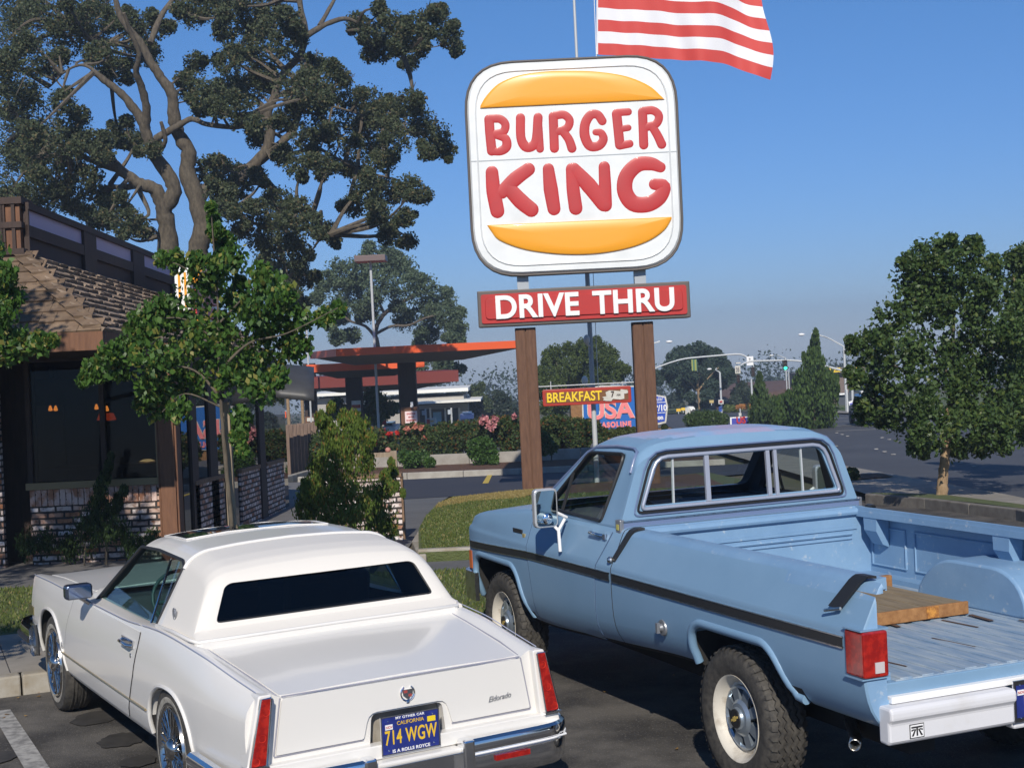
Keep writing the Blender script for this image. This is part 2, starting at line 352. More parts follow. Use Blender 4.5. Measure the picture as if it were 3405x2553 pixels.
g_asphalt = mat('lot_asphalt', (.120, .110, .098), .85, col2=(.038, .035, .033), scale=1.3, detail=12, contrast=(.40, .60), speck=(60, (.24, .22, .20), .56, .68), bump=(120, .9, .01))
g_road = mat('road_asphalt', (.075, .078, .088), .8, col2=(.055, .057, .066), scale=.25, bump=(40, .3, .01))
g_dark = mat('fresh_asphalt', (.032, .034, .048), .8, col2=(.042, .042, .052), scale=.6, bump=(60, .4, .01))
g_lane = mat('lane_asphalt', (.13, .13, .13), .85, col2=(.10, .10, .10), scale=1.2, speck=(30, (.2, .2, .19), .6, .7))
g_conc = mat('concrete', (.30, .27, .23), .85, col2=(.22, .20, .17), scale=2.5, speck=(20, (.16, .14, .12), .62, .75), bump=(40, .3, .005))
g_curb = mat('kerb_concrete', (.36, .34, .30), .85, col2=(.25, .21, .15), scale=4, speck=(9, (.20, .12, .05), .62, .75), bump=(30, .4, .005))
g_mulch = mat('mulch', (.16, .075, .04), .95, col2=(.08, .04, .022), scale=14, bump=(50, 1., .03))
g_grass = mat('lawn_soil', (.08, .105, .03), .95, col2=(.11, .13, .045), scale=6, speck=(1.1, (.26, .20, .07), .60, .70), bump=(50, 1., .03))
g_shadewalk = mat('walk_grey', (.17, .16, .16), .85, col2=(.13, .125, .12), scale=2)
sheet('ground', [(-400, -40), (400, -40), (400, 700), (-400, 700)], g_earth, -.03)
# the parking lot
sheet('parking_lot', [(-14, -10), (14, -10), (7.2, 19.2), (5.6, 22.9), (4.6, 27.5), (1.0, 12.9), (-3.81, 10.8), (-14, 6.5)], g_asphalt, 0.0)
cu0, cu1 = np.array([-14., 6.5]), np.array([1.2, 12.95]); cd_ = (cu1-cu0)/np.linalg.norm(cu1-cu0); cn = np.array([-cd_[1], cd_[0]])
def strip(a, b, lo, hi, d=None):
    a = np.array(a, float); b = np.array(b, float); d = (b-a)/np.linalg.norm(b-a); n = np.array([-d[1], d[0]])
    return [tuple(a+n*lo), tuple(b+n*lo), tuple(b+n*hi), tuple(a+n*hi)]
def kerb(name, pts, w=.15, h=.15, m=None, closed=False):
    """concrete kerb along a polyline, with joints"""
    P = [np.array(p, float) for p in pts]
    if closed: P.append(P[0])
    mm = M()
    for a, b in zip(P[:-1], P[1:]):
        L = np.linalg.norm(b-a); k = max(1, int(round(L/1.5)))
        for i in range(k):
            p = a+(b-a)*(i/k); q = a+(b-a)*((i+1)/k); d = (q-p)/np.linalg.norm(q-p); n = np.array([-d[1], d[0]])*w; p = p+d*.006; q = q-d*.006
            c = [p, q, q+n, p+n]; zz = [gz(x[1]) for x in c]; ins = [p+n*.12, q+n*.12, q+n, p+n]
            v = [(x[0], x[1], z-.1) for x, z in zip(c, zz)]+[(x[0], x[1], z+h) for x, z in zip(ins, zz)]
            mm.add(v, [(0, 3, 2, 1), (4, 5, 6, 7), (0, 1, 5, 4), (1, 2, 6, 5), (2, 3, 7, 6), (3, 0, 4, 7)])
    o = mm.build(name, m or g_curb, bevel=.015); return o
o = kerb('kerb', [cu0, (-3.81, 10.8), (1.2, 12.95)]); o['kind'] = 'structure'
# walk behind the kerb, grass strip, walk along the building
sheet('pavement', strip((-14, 6.65), (-2.2, 11.65), 0, 1.80), g_conc, .146)
m = M()
for i in range(9):
    t = -13+i*1.52; a = cu0+cd_*(t-cu0[0])/cd_[0]+cn*.16; b = a+cn*1.78; m.tube([(a[0], a[1], .146), (b[0], b[1], .146)], .004, 4)
tag(m.build('pavement_joint', MT['gap']), kind='structure')
sheet('grass_strip', [(-14, 8.3), (-2.9, 13.3), (-2.2, 11.65), (1.2, 13.1), (1.2, 14.9), (.9, 15.35), (-1.4, 15.42), (-3.0, 15.5), (-5.5, 15.7), (-14, 16.2)], g_grass, .13)
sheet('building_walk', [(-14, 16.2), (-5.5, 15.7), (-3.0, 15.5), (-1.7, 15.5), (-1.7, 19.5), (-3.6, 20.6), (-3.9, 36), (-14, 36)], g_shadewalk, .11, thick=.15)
o = kerb('kerb', [(1.1, 15.45), (-1.4, 15.52), (-3.0, 15.6)], .14, .12, mat('kerb_pale', (.55, .53, .48), .8)); o['kind'] = 'structure'
# drive aisle between grass strip and lawn, running back beside the building
sheet('drive_aisle', [(-3.9, 15.6), (5.5, 15.3), (5.0, 17.4), (-1.2, 17.42), (-1.5, 19.2), (-1.52, 27.6), (-1.4, 29.2), (-3.9, 29.0)], g_lane, .004)
yl = mat('yellow_line', (.55, .40, .06), .7); wl = mat('white_line', (.36, .35, .33), .8, col2=(.17, .165, .16), scale=14, contrast=(.40, .62))
sheet('aisle_line', [(-1.5, 15.95), (2.5, 15.9), (2.5, 16.05), (-1.5, 16.1)], yl, .012)
# lawn with the sign
lawn = [(-1.24, 17.5), (4.5, 17.3), (4.6, 27), (4.2, 31.5), (.4, 28.9), (-.6, 27.9), (-1.2, 27.5), (-1.44, 25.8), (-1.5, 23.1), (-1.46, 20.8)]
sheet('lawn', lawn, g_grass, .115, thick=.12)
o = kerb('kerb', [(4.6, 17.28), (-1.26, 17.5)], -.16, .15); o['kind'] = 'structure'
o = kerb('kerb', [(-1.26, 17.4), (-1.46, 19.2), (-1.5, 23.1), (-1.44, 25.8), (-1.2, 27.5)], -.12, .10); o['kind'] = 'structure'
sheet('mulch_bed', [(-.75, 26.9), (.4, 26.6), (3.9, 26.6), (3.9, 31), (.4, 28.7), (-.5, 27.7)], g_mulch, .128)
# cross road, planting island behind it
sheet('side_road', [(-30, 29.1), (-3.9, 29.05), (-1.4, 29.25), (0, 29.6), (4.2, 31.5), (7.3, 33.3), (7.3, 36.2), (-30, 38.2)], g_dark, .006)
sheet('planting_bed', [(-5.7, 37.9), (5.2, 36.6), (5.2, 44.5), (-5.5, 45)], g_mulch, .12)
o = kerb('kerb', [(-5.8, 37.9), (.1, 36.6), (5.3, 36.3)], .16, .15, mat('kerb_light', (.38, .365, .33), .85, col2=(.28, .26, .23), scale=3)); o['kind'] = 'structure'
o = kerb('kerb', [(-5.9, 42.4), (.16, 41.3), (5.3, 41)], .3, .42, mat('kerb_light2', (.33, .31, .28), .85, col2=(.24, .22, .19), scale=3)); o['kind'] = 'structure'
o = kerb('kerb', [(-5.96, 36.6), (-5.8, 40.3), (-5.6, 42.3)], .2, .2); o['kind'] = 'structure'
sheet('forecourt', [(-40, 45.5), (7.1, 45.5), (9, 100), (-40, 108)], g_lane, .004)
o = sheet('aisle_mark', [(-.80, 33.2), (-.66, 33.2), (-.62, 37), (-.74, 37)], yl, .012)
# street on the right with its near footway and verge
sheet('street', [(7.4, 12), (7.4, 30.3), (7.1, 46), (9.5, 104), (12.4, 116), (60, 125), (60, 12)], g_road, .002)
sheet('cross_street', [(-80, 108), (12.4, 116), (60, 113), (60, 135), (19, 113.4), (12, 122), (-80, 122)], g_road, -.004)
sheet('street_pavement', [(6.9, 12), (7.4, 12), (7.5, 22), (7.3, 30.3), (7.0, 46), (6.0, 46), (5.7, 23.1), (6.5, 22.0), (6.9, 19.8)], g_conc, .10)
sheet('street_verge', [(6.7, 12), (6.95, 12), (6.9, 19.7), (6.5, 22), (5.7, 23.0), (5.63, 22.9), (6.15, 21.4), (6.5, 20.1), (6.7, 19)], g_grass, .15)
o = kerb('kerb', [(6.75, 10), (6.72, 18.98), (6.46, 20.13), (6.2, 21.4), (5.65, 22.85)], .14, .15, mat('kerb_shade', (.20, .185, .16), .9, col2=(.12, .105, .09), scale=5)); o['kind'] = 'structure'  # concrete colour darkened here to stand for shade on this kerb
sheet('far_pavement', [(20.4, 60), (22.5, 60), (21.6, 93), (19.4, 113), (17.5, 111), (20.0, 88)], g_conc, .1)
sheet('far_verge', [(22.5, 60), (60, 60), (60, 180), (5, 180), (12, 122), (19, 113.6), (21.6, 93)], g_grass, .1)
lm = M()
for i in range(9):   # lane marks on the street: reflective dots and dashes
    for (x0, s) in ((9.75, 0), (11.9, 1.1)):
        y = 24+i*6.6+s
        for k in range(3): lm.bb((x0+.045*k, y+k*1.05, gz(y)+.004), (x0+.11+.045*k, y+k*1.05+.11, gz(y)+.022))
o = lm.build('lane_dots', wl); tag(o, kind='structure')
lm = M()
for (y0, w_) in ((57.3, .5), (64.1, .5), (71.1, .6), (78.5, .7)):
    x0 = 12.9+(y0-57.3)*.21; lm.add([(x0, y0, gz(y0)+.012), (24, y0-1.5, gz(y0-1.5)+.012), (24, y0-1.5+w_, gz(y0-1.5+w_)+.012), (x0, y0+w_, gz(y0+w_)+.012)], [(0, 1, 2, 3)])
tag(lm.build('stop_lines', wl), kind='structure')
# painted bay line at the left of the white car, and dark rounded patches on the asphalt
a, b = np.array([-3.80, 10.25]), np.array([-2.6, 8.05])
sheet('bay_line', [(-3.86, 10.28), (-3.73, 10.31), (-2.63, 8.1), (-2.75, 8.03)], wl, .010)
stm = mat('dark_patch', (.030, .028, .026), .7, col2=(.05, .046, .043), scale=9)
rs = random.Random(5)
def blotch(cx, cy, r, n=26):
    return [(cx+r*(.85+.2*rs.random())*math.cos(2*math.pi*i/n)*.8, cy+r*(.85+.2*rs.random())*math.sin(2*math.pi*i/n)) for i in range(n)]
for k, (x, y, r) in enumerate([(-3.0, 9.95, .22), (-2.65, 9.3, .2), (-2.75, 10.0, .16), (-3.35, 9.0, .16), (-2.4, 8.75, .14), (-3.2, 8.6, .1)]): sheet('dark_patch', blotch(x, y, r), stm, .0065+.001*k)
def blades(name, pts, hgt, n, cols, seed, label, w=.012, lean=.5):
    rng = np.random.default_rng(seed); P = np.array(pts); m = M(); mn, mx = P.min(0), P.max(0); out = []
    def inside(q):
        r = np.zeros(len(q), bool); j = len(P)-1
        for i in range(len(P)):
            c = ((P[i, 1] > q[:, 1]) != (P[j, 1] > q[:, 1])) & (q[:, 0] < (P[j, 0]-P[i, 0])*(q[:, 1]-P[i, 1])/(P[j, 1]-P[i, 1]+1e-9)+P[i, 0]); r ^= c; j = i
        return r
    q = rng.uniform(mn, mx, (n*3, 2)); q = q[inside(q)][:n]; k = len(q)
    a = rng.uniform(0, 2*math.pi, k); h = hgt*rng.uniform(.5, 1.2, k); z = np.array([gz(y) for y in q[:, 1]])+.12; le = rng.uniform(-lean, lean, (k, 2))*h[:, None]
    dx, dy = np.cos(a)*w, np.sin(a)*w
    V = np.zeros((k, 3, 3)); V[:, 0] = np.stack([q[:, 0]-dx, q[:, 1]-dy, z], 1); V[:, 1] = np.stack([q[:, 0]+dx, q[:, 1]+dy, z], 1); V[:, 2] = np.stack([q[:, 0]+le[:, 0], q[:, 1]+le[:, 1], z+h], 1)
    m.add(V.reshape(-1, 3), [(3*i, 3*i+1, 3*i+2) for i in range(k)])
    o = m.build(name, cols, recalc=False); tag(o, label, 'grass', kind='stuff'); return o
lg = leafmat('grass_blades', (.09, .125, .03), (.16, .20, .05), (.32, .26, .11), .35)
blades('grass', [(-9, 11.0), (-4.6, 12.8), (-2.9, 13.35), (-2.2, 11.8), (1.1, 13.15), (1.1, 15.0), (.9, 15.35), (-5.5, 15.7), (-9, 15.9)], .045, 34000, lg, 1, 'short green grass in the strip in front of the parked vehicles')
blades('grass', [(-1.2, 17.55), (4.5, 17.35), (4.5, 27), (.4, 26.5), (-.8, 26.9), (-1.2, 27.3), (-1.42, 25.8), (-1.48, 23.1), (-1.44, 20.8)], .032, 60000, lg, 2, 'mown lawn around the sign posts with a dry brown edge')
dry = leafmat('dry_blades', (.24, .18, .06), (.34, .27, .10), None, .2)
blades('dry_grass', [(-.9, 25.8), (.1, 26.1), (.5, 28.3), (-.2, 28.0), (-1.2, 27.0), (-1.42, 25.6), (-1.44, 24.6)], .04, 9000, dry, 3, 'dry brown grass along the lawn edge by the sign post')

rl_ = np.random.default_rng(8); m = M()
for i in range(150):
    if i < 90: t = rl_.uniform(0, 1); x, y = -9+t*10, 8.45+t*4.3-abs(rl_.normal())*.35
    elif i < 120: x, y = rl_.uniform(-4.2, 3.5), rl_.uniform(7.5, 11)
    else: x, y = rl_.uniform(-5.5, -2.2), rl_.uniform(11.3, 13.3)
    z = .155 if i >= 120 else .008; a = rl_.uniform(0, 6.28); s_ = rl_.uniform(.012, .03); c, n = math.cos(a)*s_, math.sin(a)*s_
    if i >= 120 and y-.42*(x+3.8) < 11.0: continue
    m.add([(x-c, y-n, z+.006), (x-n*.5, y+c*.5, z), (x+c, y+n, z+.008), (x+n*.5, y-c*.5, z+.002)], [(0, 1, 2, 3)])
tag(m.build('leaf_litter', leafmat('dry_litter', (.16, .09, .03), (.34, .22, .08), (.4, .14, .03), .2), recalc=False), 'a few dry fallen leaves along the kerb and on the asphalt', 'leaves', kind='stuff')
# ================================================================== RESTAURANT BUILDING (frame follows the slope)
B = empty('restaurant_building', (0, Y0, 0), (-math.atan(SL), 0, 0), 'brown restaurant with shingled roof, brick base and purple panelled parapet', 'building')
BM = B.matrix_world.copy()
def bh(u, v, ax, val): return hit((u, v), BM, ax, val)
XW, YF, YE = -4.42, 3.35, .62      # side wall x, front wall y, front eave y (local)
cr = crop(0, 600, 2.212); cb = crop(0, 1200, 2.074); cB = crop(850, 1050, 2.2116)
XE, ZE = -4.46, 2.88
# brick front wall with sill, wall returns at left
zs = bh(*cb(1100, 800), 1, YF)[2]; xl = bh(*cb(345, 900), 1, YF)[0]; xr = bh(*cb(1110, 900), 1, YF)[0]; x0 = bh(*cb(205, 900), 1, YF)[0]
m = M(); m.bb((x0, YF, -.4), (xr, YF+.25, zs-.09), 0); m.build('brick_wall', MT['brick'], B, uv=True)
# soldier course under the sill
m = M(); x = x0+.004
rs2 = random.Random(3)
while x < xr-.06: m.bb((x, YF-.02-.006*rs2.random(), zs-.30), (x+.066, YF+.1, zs-.09)); x += .078
bo = m.build('soldier_course', mat('soldier_brick', (.62, .47, .42), .9, col2=(.35, .16, .09), scale=5, contrast=(.45, .6)), B, bevel=.006)
m = M(); m.bb((x0-.03, YF-.06, zs-.086), (xr+.02, YF+.32, zs)); m.build('window_sill', mat('sill_tan', (.26, .19, .09), .6), B)
m = M(); m.bb((x0-2.4, YF-.2, -.4), (bh(*cb(14, 900), 1, YF-.2)[0], YF-.12, 2.7)); m.build('brick_pier', MT['brick'], B, uv=True)
m = M(); m.bb((x0-2.0, YF+.5, -.3), (x0-.05, YF+.55, 2.7)); m.build('door', MT['dark_wood'], B)
# corner post of boards
px0 = bh(*cb(1108, 900), 1, YF)[0]; px1 = bh(*cb(1245, 900), 1, YF)[0]
m = M(); m.bb((px0+.03, YF-.12, -.4), (px1-.03, YF+.16, 2.86)); m.bb((px0, YF-.10, -.4), (px0+.026, YF+.14, 2.86)); m.bb((px1-.026, YF-.10, -.4), (px1, YF+.14, 2.86))
m.build('corner_post', MT['bldg_wood'], B, bevel=.008)
XS = px1-.05
m = M(); m.bb((bh(*cb(1082, 700), 1, YF)[0], YF-.03, zs), (px0, YF+.05, 2.8)); m.build('window_trim', mat('trim_tan', (.30, .22, .12), .6), B)
# front glazing and frame
m = M(); m.bb((x0, YF+.10, zs), (px0-.0, YF+.115, 2.75)); m.build('front_window', glass('shop_front_glass', (.34, .34, .33), .9, f0=.012), B)
m = M(); 
for xx in (x0, x0+.95): m.bb((xx-.03, YF+.06, zs), (xx+.03, YF+.16, 2.75))
m.bb((x0, YF+.05, 2.70), (px0, YF+.17, 2.86)); m.build('window_frame', MT['dark_wood'], B)
# side wall: low brick piers, dark posts, glazing between
def yat(u, v, x=None): return bh(u, v, 0, XS if x is None else x)[1]
for k, (a, b) in enumerate(((1330, 1528), (1650, 1782), (1832, 1952))):
    ya, yb = yat(*cb(a, 1000)), yat(*cb(b, 1000)); zt = bh(*cb(a, 765 if k == 0 else 740), 0, XS)[2]
    m = M(); m.bb((XS-.25, ya, -.5), (XS+.05, yb, .98)); m.build('brick_pier', MT['brick'], B, uv=True)
    m = M(); m.bb((XS-.27, ya-.02, .981), (XS+.07, yb+.02, 1.04)); m.build('pier_cap', MT['shingle'], B)
YEND = yat(*cb(1952, 1000))+.6
for k, (a, b) in enumerate(((1292, 1335), (1420, 1478), (1535, 1560), (1770, 1832))):
    ya, yb = yat(*cb(a, 500)), yat(*cb(b, 500))
    m = M(); m.bb((XS-.2, ya, -.5), (XS+.05, min(yb, ya+.5), 2.8)); m.build('wall_post', MT['dark_wood'], B)
m = M(); m.bb((XS+.015, YF+.3, .1), (XS+.022, YEND, 2.35)); m.build('side_window', glass('side_reflective_glass', (.10, .12, .12), 1.0, .01, .06), B)
m = M(); m.bb((XS-.24, YF+.2, 2.30), (XS+.04, YEND, 2.86)); m.build('header_beam', MT['dark_wood'], B)
# interior: floor, back wall, ceiling, table, pendant lamps
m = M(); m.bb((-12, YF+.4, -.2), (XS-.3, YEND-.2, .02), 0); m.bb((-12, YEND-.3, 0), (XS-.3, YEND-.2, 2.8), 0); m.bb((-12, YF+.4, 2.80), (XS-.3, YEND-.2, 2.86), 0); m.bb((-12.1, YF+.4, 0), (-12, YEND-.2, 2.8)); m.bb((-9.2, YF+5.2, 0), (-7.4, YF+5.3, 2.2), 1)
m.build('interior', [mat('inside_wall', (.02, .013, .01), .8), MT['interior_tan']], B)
lampm = mat('lamp_glow', (1, .45, .12), .5, emit=((1, .33, .06), 4))
for (a, b) in ((347, 328), (384, 328), (665, 318), (737, 330)):
    p = bh(*cb(a, b), 1, YF+2.2); m = M(); m.lathe([(.0, .045), (.012, .04), (.026, 0), (.03, -.03), (.0, -.036)], p, n=12); o = m.build('pendant_lamp', lampm, B, smooth=60)
    m = M(); m.tube([p+[0, 0, .06], (p[0], p[1], 2.79)], .006, 5); o2 = m.build('cord', MT['black'], o)
for (a, b) in ((712, 384), (757, 384)):
    p = bh(*cb(a, b), 1, YF+3.4); m = M(); m.lathe([(.0, .06), (.06, .05), (.10, -.05), (.0, -.06)], p, n=12); m.build('lamp_shade', mat('shade_red', (.6, .06, .02), .5, emit=((1, .12, .03), .8)), B, smooth=60)
p = bh(*cb(1015, 690), 1, YF+.8)
m = M(); m.lathe([(0, .03), (.05, .025), (.11, 0), (0, -.012)], p, n=14); m.build('lit_dish', mat('warm_glow', (1, .8, .4), .5, emit=((1, .75, .35), 1.5)), B, smooth=50)
m = M(); m.bb((p[0]-1.3, p[1]-.3, p[2]-.06), (p[0]+.3, p[1]+.5, p[2]-.02)); m.tube([(p[0]-.4, p[1]+.1, 0), (p[0]-.4, p[1]+.1, p[2]-.05)], .04); m.build('table', MT['interior_tan'], B)
# roof planes: shingles as real courses
hx, hy = -5.66, YE+1.22                     # hip top
hz_ = bh(*cr(150, 520), 0, hx)[2]
YR = yat(*cB(150, 350), x=XE)               # far end of side eave
def shingles(name, P0, U, V, wu, fu0, fu1, rows, matl, seed, wsh=(.16, .34), th=.03, rag=.025):
    """P0 origin at eave, U unit along eave, V vector up the slope (full); fu0/fu1: start/end along U as function of t in 0..1"""
    rg = random.Random(seed); m = M(); U = np.array(U, float); Vv = np.array(V, float); N = np.cross(U, Vv); N /= np.linalg.norm(N)
    if N[2] < 0: N = -N
    L = np.linalg.norm(Vv); Vu = Vv/L
    for r in range(rows):
        t0 = r/rows; a, b = fu0(t0), fu1(t0); x = a
        while x < b-.02:
            w = min(rg.uniform(*wsh), b-x); e = rg.uniform(-rag, rag) if r else 0; g = .006; lift = rg.uniform(0, .008)
            p0 = np.array(P0)+U*(x+g)+Vu*(t0*L+e); p1 = p0+U*(w-g); q1 = p1+Vu*(L/rows*1.25-e); q0 = p0+Vu*(L/rows*1.25-e)
            lo = N*(th+.012+lift); hi = N*.012; d = rg.uniform(-.006, .006)
            m.add([p0+lo, p1+lo+N*d, q1+hi, q0+hi, p0, p1, q1, q0], [(0, 1, 2, 3), (4, 5, 1, 0), (5, 6, 2, 1), (4, 0, 3, 7)])
            x += w
    return m.build(name, matl, B)
def smat(name, c1, c2):
    m = woodmat(name, c1, c2, (2, 2, 2), .85, .3); n = m.node_tree; N = n.nodes; L = n.links; b = N['Principled BSDF']
    g = N.new('ShaderNodeNewGeometry'); hs = N.new('ShaderNodeHueSaturation'); mr = N.new('ShaderNodeMapRange'); mr.inputs[3].default_value = .7; mr.inputs[4].default_value = 1.3
    L.new(g.outputs['Random Per Island'], mr.inputs[0]); L.new(mr.outputs[0], hs.inputs['Value']); src = b.inputs['Base Color'].links[0].from_socket
    L.new(src, hs.inputs['Color']); L.new(hs.outputs[0], b.inputs['Base Color']); return m
sh1 = smat('shake_brown', (.115, .075, .048), (.20, .14, .09)); sh2 = smat('shake_grey', (.17, .125, .09), (.29, .22, .165))
xlft = -13.0
m = M(); zt = hz_-.02     # sloping decks under the shingles
m.add([(xlft, YE, ZE), (XE, YE, ZE), (hx, hy, zt), (xlft, hy, zt)], [(0, 1, 2, 3)]); m.add([(XE, YE, ZE), (XE, YR, ZE), (hx, YR, zt), (hx, hy, zt)], [(0, 1, 2, 3)])
roof = m.build('roof', MT['dark_wood'], B)
run = math.hypot(hy-YE, 1); 
s1 = shingles('front_shingles', (xlft, YE, ZE), (1, 0, 0), (0, hy-YE, zt-ZE), 1, lambda t: 0, lambda t: (XE-xlft)-t*(XE-hx), 8, sh1, 1, (.15, .40), .022, .02)
s2 = shingles('side_shingles', (XE, YE, ZE), (0, 1, 0), (hx-XE, 0, zt-ZE), 1, lambda t: t*(hy-YE), lambda t: YR-YE, 12, sh2, 2, (.12, .30), .045, .03)
for s in (s1, s2): s.parent = roof
# hip caps
m = M(); a = np.array([XE, YE, ZE+.05]); b = np.array([hx, hy, zt+.05]); k = 9
for i in range(k):
    p = a+(b-a)*i/k; q = a+(b-a)*((i+1.25)/k); up = np.array([0, 0, .035])
    n1 = np.array([-.20, -.0, -.005]); n2 = np.array([.0, .20, -.005]); p = p+up*1.2
    m.add([p, p+n1+[0, -.02, 0], q+n1, q, p+n2+[.02, 0, 0], q+n2, p-up, p+n1-up, p+n2-up], [(0, 1, 2, 3), (0, 3, 5, 4), (0, 6, 7, 1), (0, 4, 8, 6)])
m.build('hip_cap', sh1, roof)
m = M(); m.bb((xlft, YE-.02, ZE-.19), (XE+.02, YE+.05, ZE+.012)); m.bb((XE-.05, YE+.06, ZE-.19), (XE+.02, YR, ZE+.012)); m.build('fascia', MT['bldg_wood'], B)
m = M(); m.bb((xlft, YE+.05, ZE-.15), (XS-.05, YR, ZE-.11)); m.build('soffit', MT['dark_wood'], B)
# parapet
XP = hx; zP = bh(*cr(170, 160), 0, XP)[2]; yP1 = bh(*cr(1520, 700), 0, XP)[1]
m = M(); m.bb((xlft, hy+.05, hz_-.3), (XP, YR, zP-.08)); m.build('parapet_wall', mat('parapet_dark', (.045, .03, .03), .8), B)
par = M(); par.bb((XP-.1, hy+.02, zP-.08), (XP+.06, YR, zP)); par.build('parapet_cap', MT['dark_wood'], B)
zq0, zq1 = bh(*cr(190, 330), 0, XP)[2], bh(*cr(190, 212), 0, XP)[2]
segs = [(190, 600), (680, 957), (1030, 1242), (1300, 1440)]
ys = [(bh(*cr(a, 400), 0, XP)[1], bh(*cr(b, 600), 0, XP)[1]) for a, b in segs]
for a, b in ys:
    m = M(); m.bb((XP-.02, a, zq0), (XP+.012, b, zq1)); m.build('parapet_panel', MT['purple_panel'], B)
fr = M()
edges = [hy+.02]+[v for p_ in ys for v in p_]+[YR]
for a, b in zip(edges[0::2], edges[1::2]): fr.bb((XP+.001, a, hz_-.1), (XP+.05, b, zP-.08))
fr.bb((XP+.001, hy+.02, zq0-.14), (XP+.045, YR, zq0-.002)); fr.build('parapet_frame', MT['dark_wood'], B)
# front column of the parapet
yc = hy-.02; cx0 = bh(*cr(0, 300), 1, yc)[0]; cx1 = bh(*cr(155, 300), 1, yc)[0]; zt1 = bh(*cr(80, 130), 1, yc)[2]; zt0 = bh(*cr(80, 540), 1, yc)[2]; zm = bh(*cr(80, 330), 1, yc)[2]
m = M(); w_ = (cx1-cx0)
m.bb((cx0-2.5, yc-.04, zt0-.3), (cx1, yc+.3, zt1-.08)); m.build('parapet_column', MT['bldg_wood'], B)
m = M(); m.bb((cx0-2.5, yc-.09, zt1-.08), (cx1+.04, yc+.34, zt1)); m.bb((cx0-2.5, yc-.085, zm-.04), (cx1+.03, yc+.2, zm+.03)); m.bb((cx0-2.5, yc-.1, zt0-.02), (cx1+.05, yc+.2, zt0+.05))
for xx in (cx0+.02, cx1-.09, cx1-.28, cx0+.04): m.bb((xx, yc-.075, zt0), (xx+.04, yc, zt1-.08))
m.build('column_trim', MT['dark_wood'], B)
# small roof sign seen edge-on
q0 = bh(*cr(1345, 740), 0, XE-.45); q1 = bh(*cr(1400, 665), 0, XE-.45)
rsn = empty('roof_sign', (0, 0, 0), label='small rounded roof sign with orange bun stripes seen edge-on above the shingles', cat='sign')
P_ = BM@Vector((XE-.45, q0[1], ZE)); rsn.matrix_world = BM.copy()
ya, yb = q0[1]-.1, q0[1]+1.9; zc_ = (bh(*cr(1400, 1160), 0, XE-.45)[2]+bh(*cr(1400, 655), 0, XE-.45)[2])/2; hh = 1.25/2+.05
m = M(); m.prism(rpoly([(ya, zc_-hh), (yb, zc_-hh), (yb, zc_+hh), (ya, zc_+hh)], .25), 0, XE-.55, XE-.33); m.build('sign_cabinet', MT['sign_white'], rsn, smooth=40)
for s_ in (1, -1):
    m = M(); pts = [(ya+.12+(yb-ya-.24)*t, zc_+s_*(.30+.27*math.sin(math.pi*t)**.7)) for t in np.linspace(0, 1, 12)]
    m.prism(pts+[(pts[-1][0], zc_+s_*.28), (pts[0][0], zc_+s_*.28)], 0, XE-.33, XE-.24); m.build('bun', MT['orange_bun'], rsn)
m = M(); m.bb((XE-.33, ya+.2, zc_-.2), (XE-.28, yb-.2, zc_-.03)); m.bb((XE-.33, ya+.2, zc_+.03), (XE-.28, yb-.2, zc_+.2)); m.build('lettering', MT['sign_letter_red'], rsn)
m = M(); m.bb((XE-.50, ya-.012, zc_-hh+.28), (XE-.465, ya+.3, zc_+hh-.24)); m.bb((XE-.41, ya-.012, zc_-hh+.28), (XE-.375, ya+.3, zc_+hh-.24)); m.build('orange_band', MT['orange_bun'], rsn)
m = M(); m.bb((XE-.5, (ya+yb)/2-.1, ZE), (XE-.38, (ya+yb)/2+.1, zc_-hh)); m.build('bracket', MT['bronze'], rsn)
# hooded awning at the far end of the side wall
m = M(); A = []
for t in np.linspace(0, 1, 9):
    th = t*math.pi/2
    A.append([PX(*cB(110+(430-110)*s, 345+250*(1-math.cos(th))+30*s), 28-2*math.sin(th)) for s in (0, .25, .5, .75, 1)])
m.grid(A); aw = m.build('awning', mat('awning_grey', (.06, .062, .07), .5, col2=(.045, .045, .045), scale=3), None, smooth=60); sol = aw.modifiers.new('s', 'SOLIDIFY'); sol.thickness = .04
tag(aw, 'dark grey curved hood at the far end of the restaurant side, under the leaves', 'awning')
# short brick garden wall right of the junipers
m = M(); a = GR(1180, 1760); b = GR(*crop(850, 1550, 3.687)(1810, 900)); yw = b[1]
m.bb((a[0]-.3, yw, gz(yw)-.1), (b[0], yw+.22, gz(yw)+.9)); t = empty('garden_wall', (0, 0, 0), label='low whitewashed brick wall end beside the juniper shrubs', cat='wall'); m.build('wall', MT['brick'], t, uv=True)
m = M(); m.bb((a[0]-.32, yw-.02, gz(yw)+.901), (b[0]+.02, yw+.25, gz(yw)+.95)); m.bb((b[0]+.001, yw+.02, gz(yw)-.1), (b[0]+.03, yw+.2, gz(yw)+.9)); m.build('coping', MT['shingle'], t)
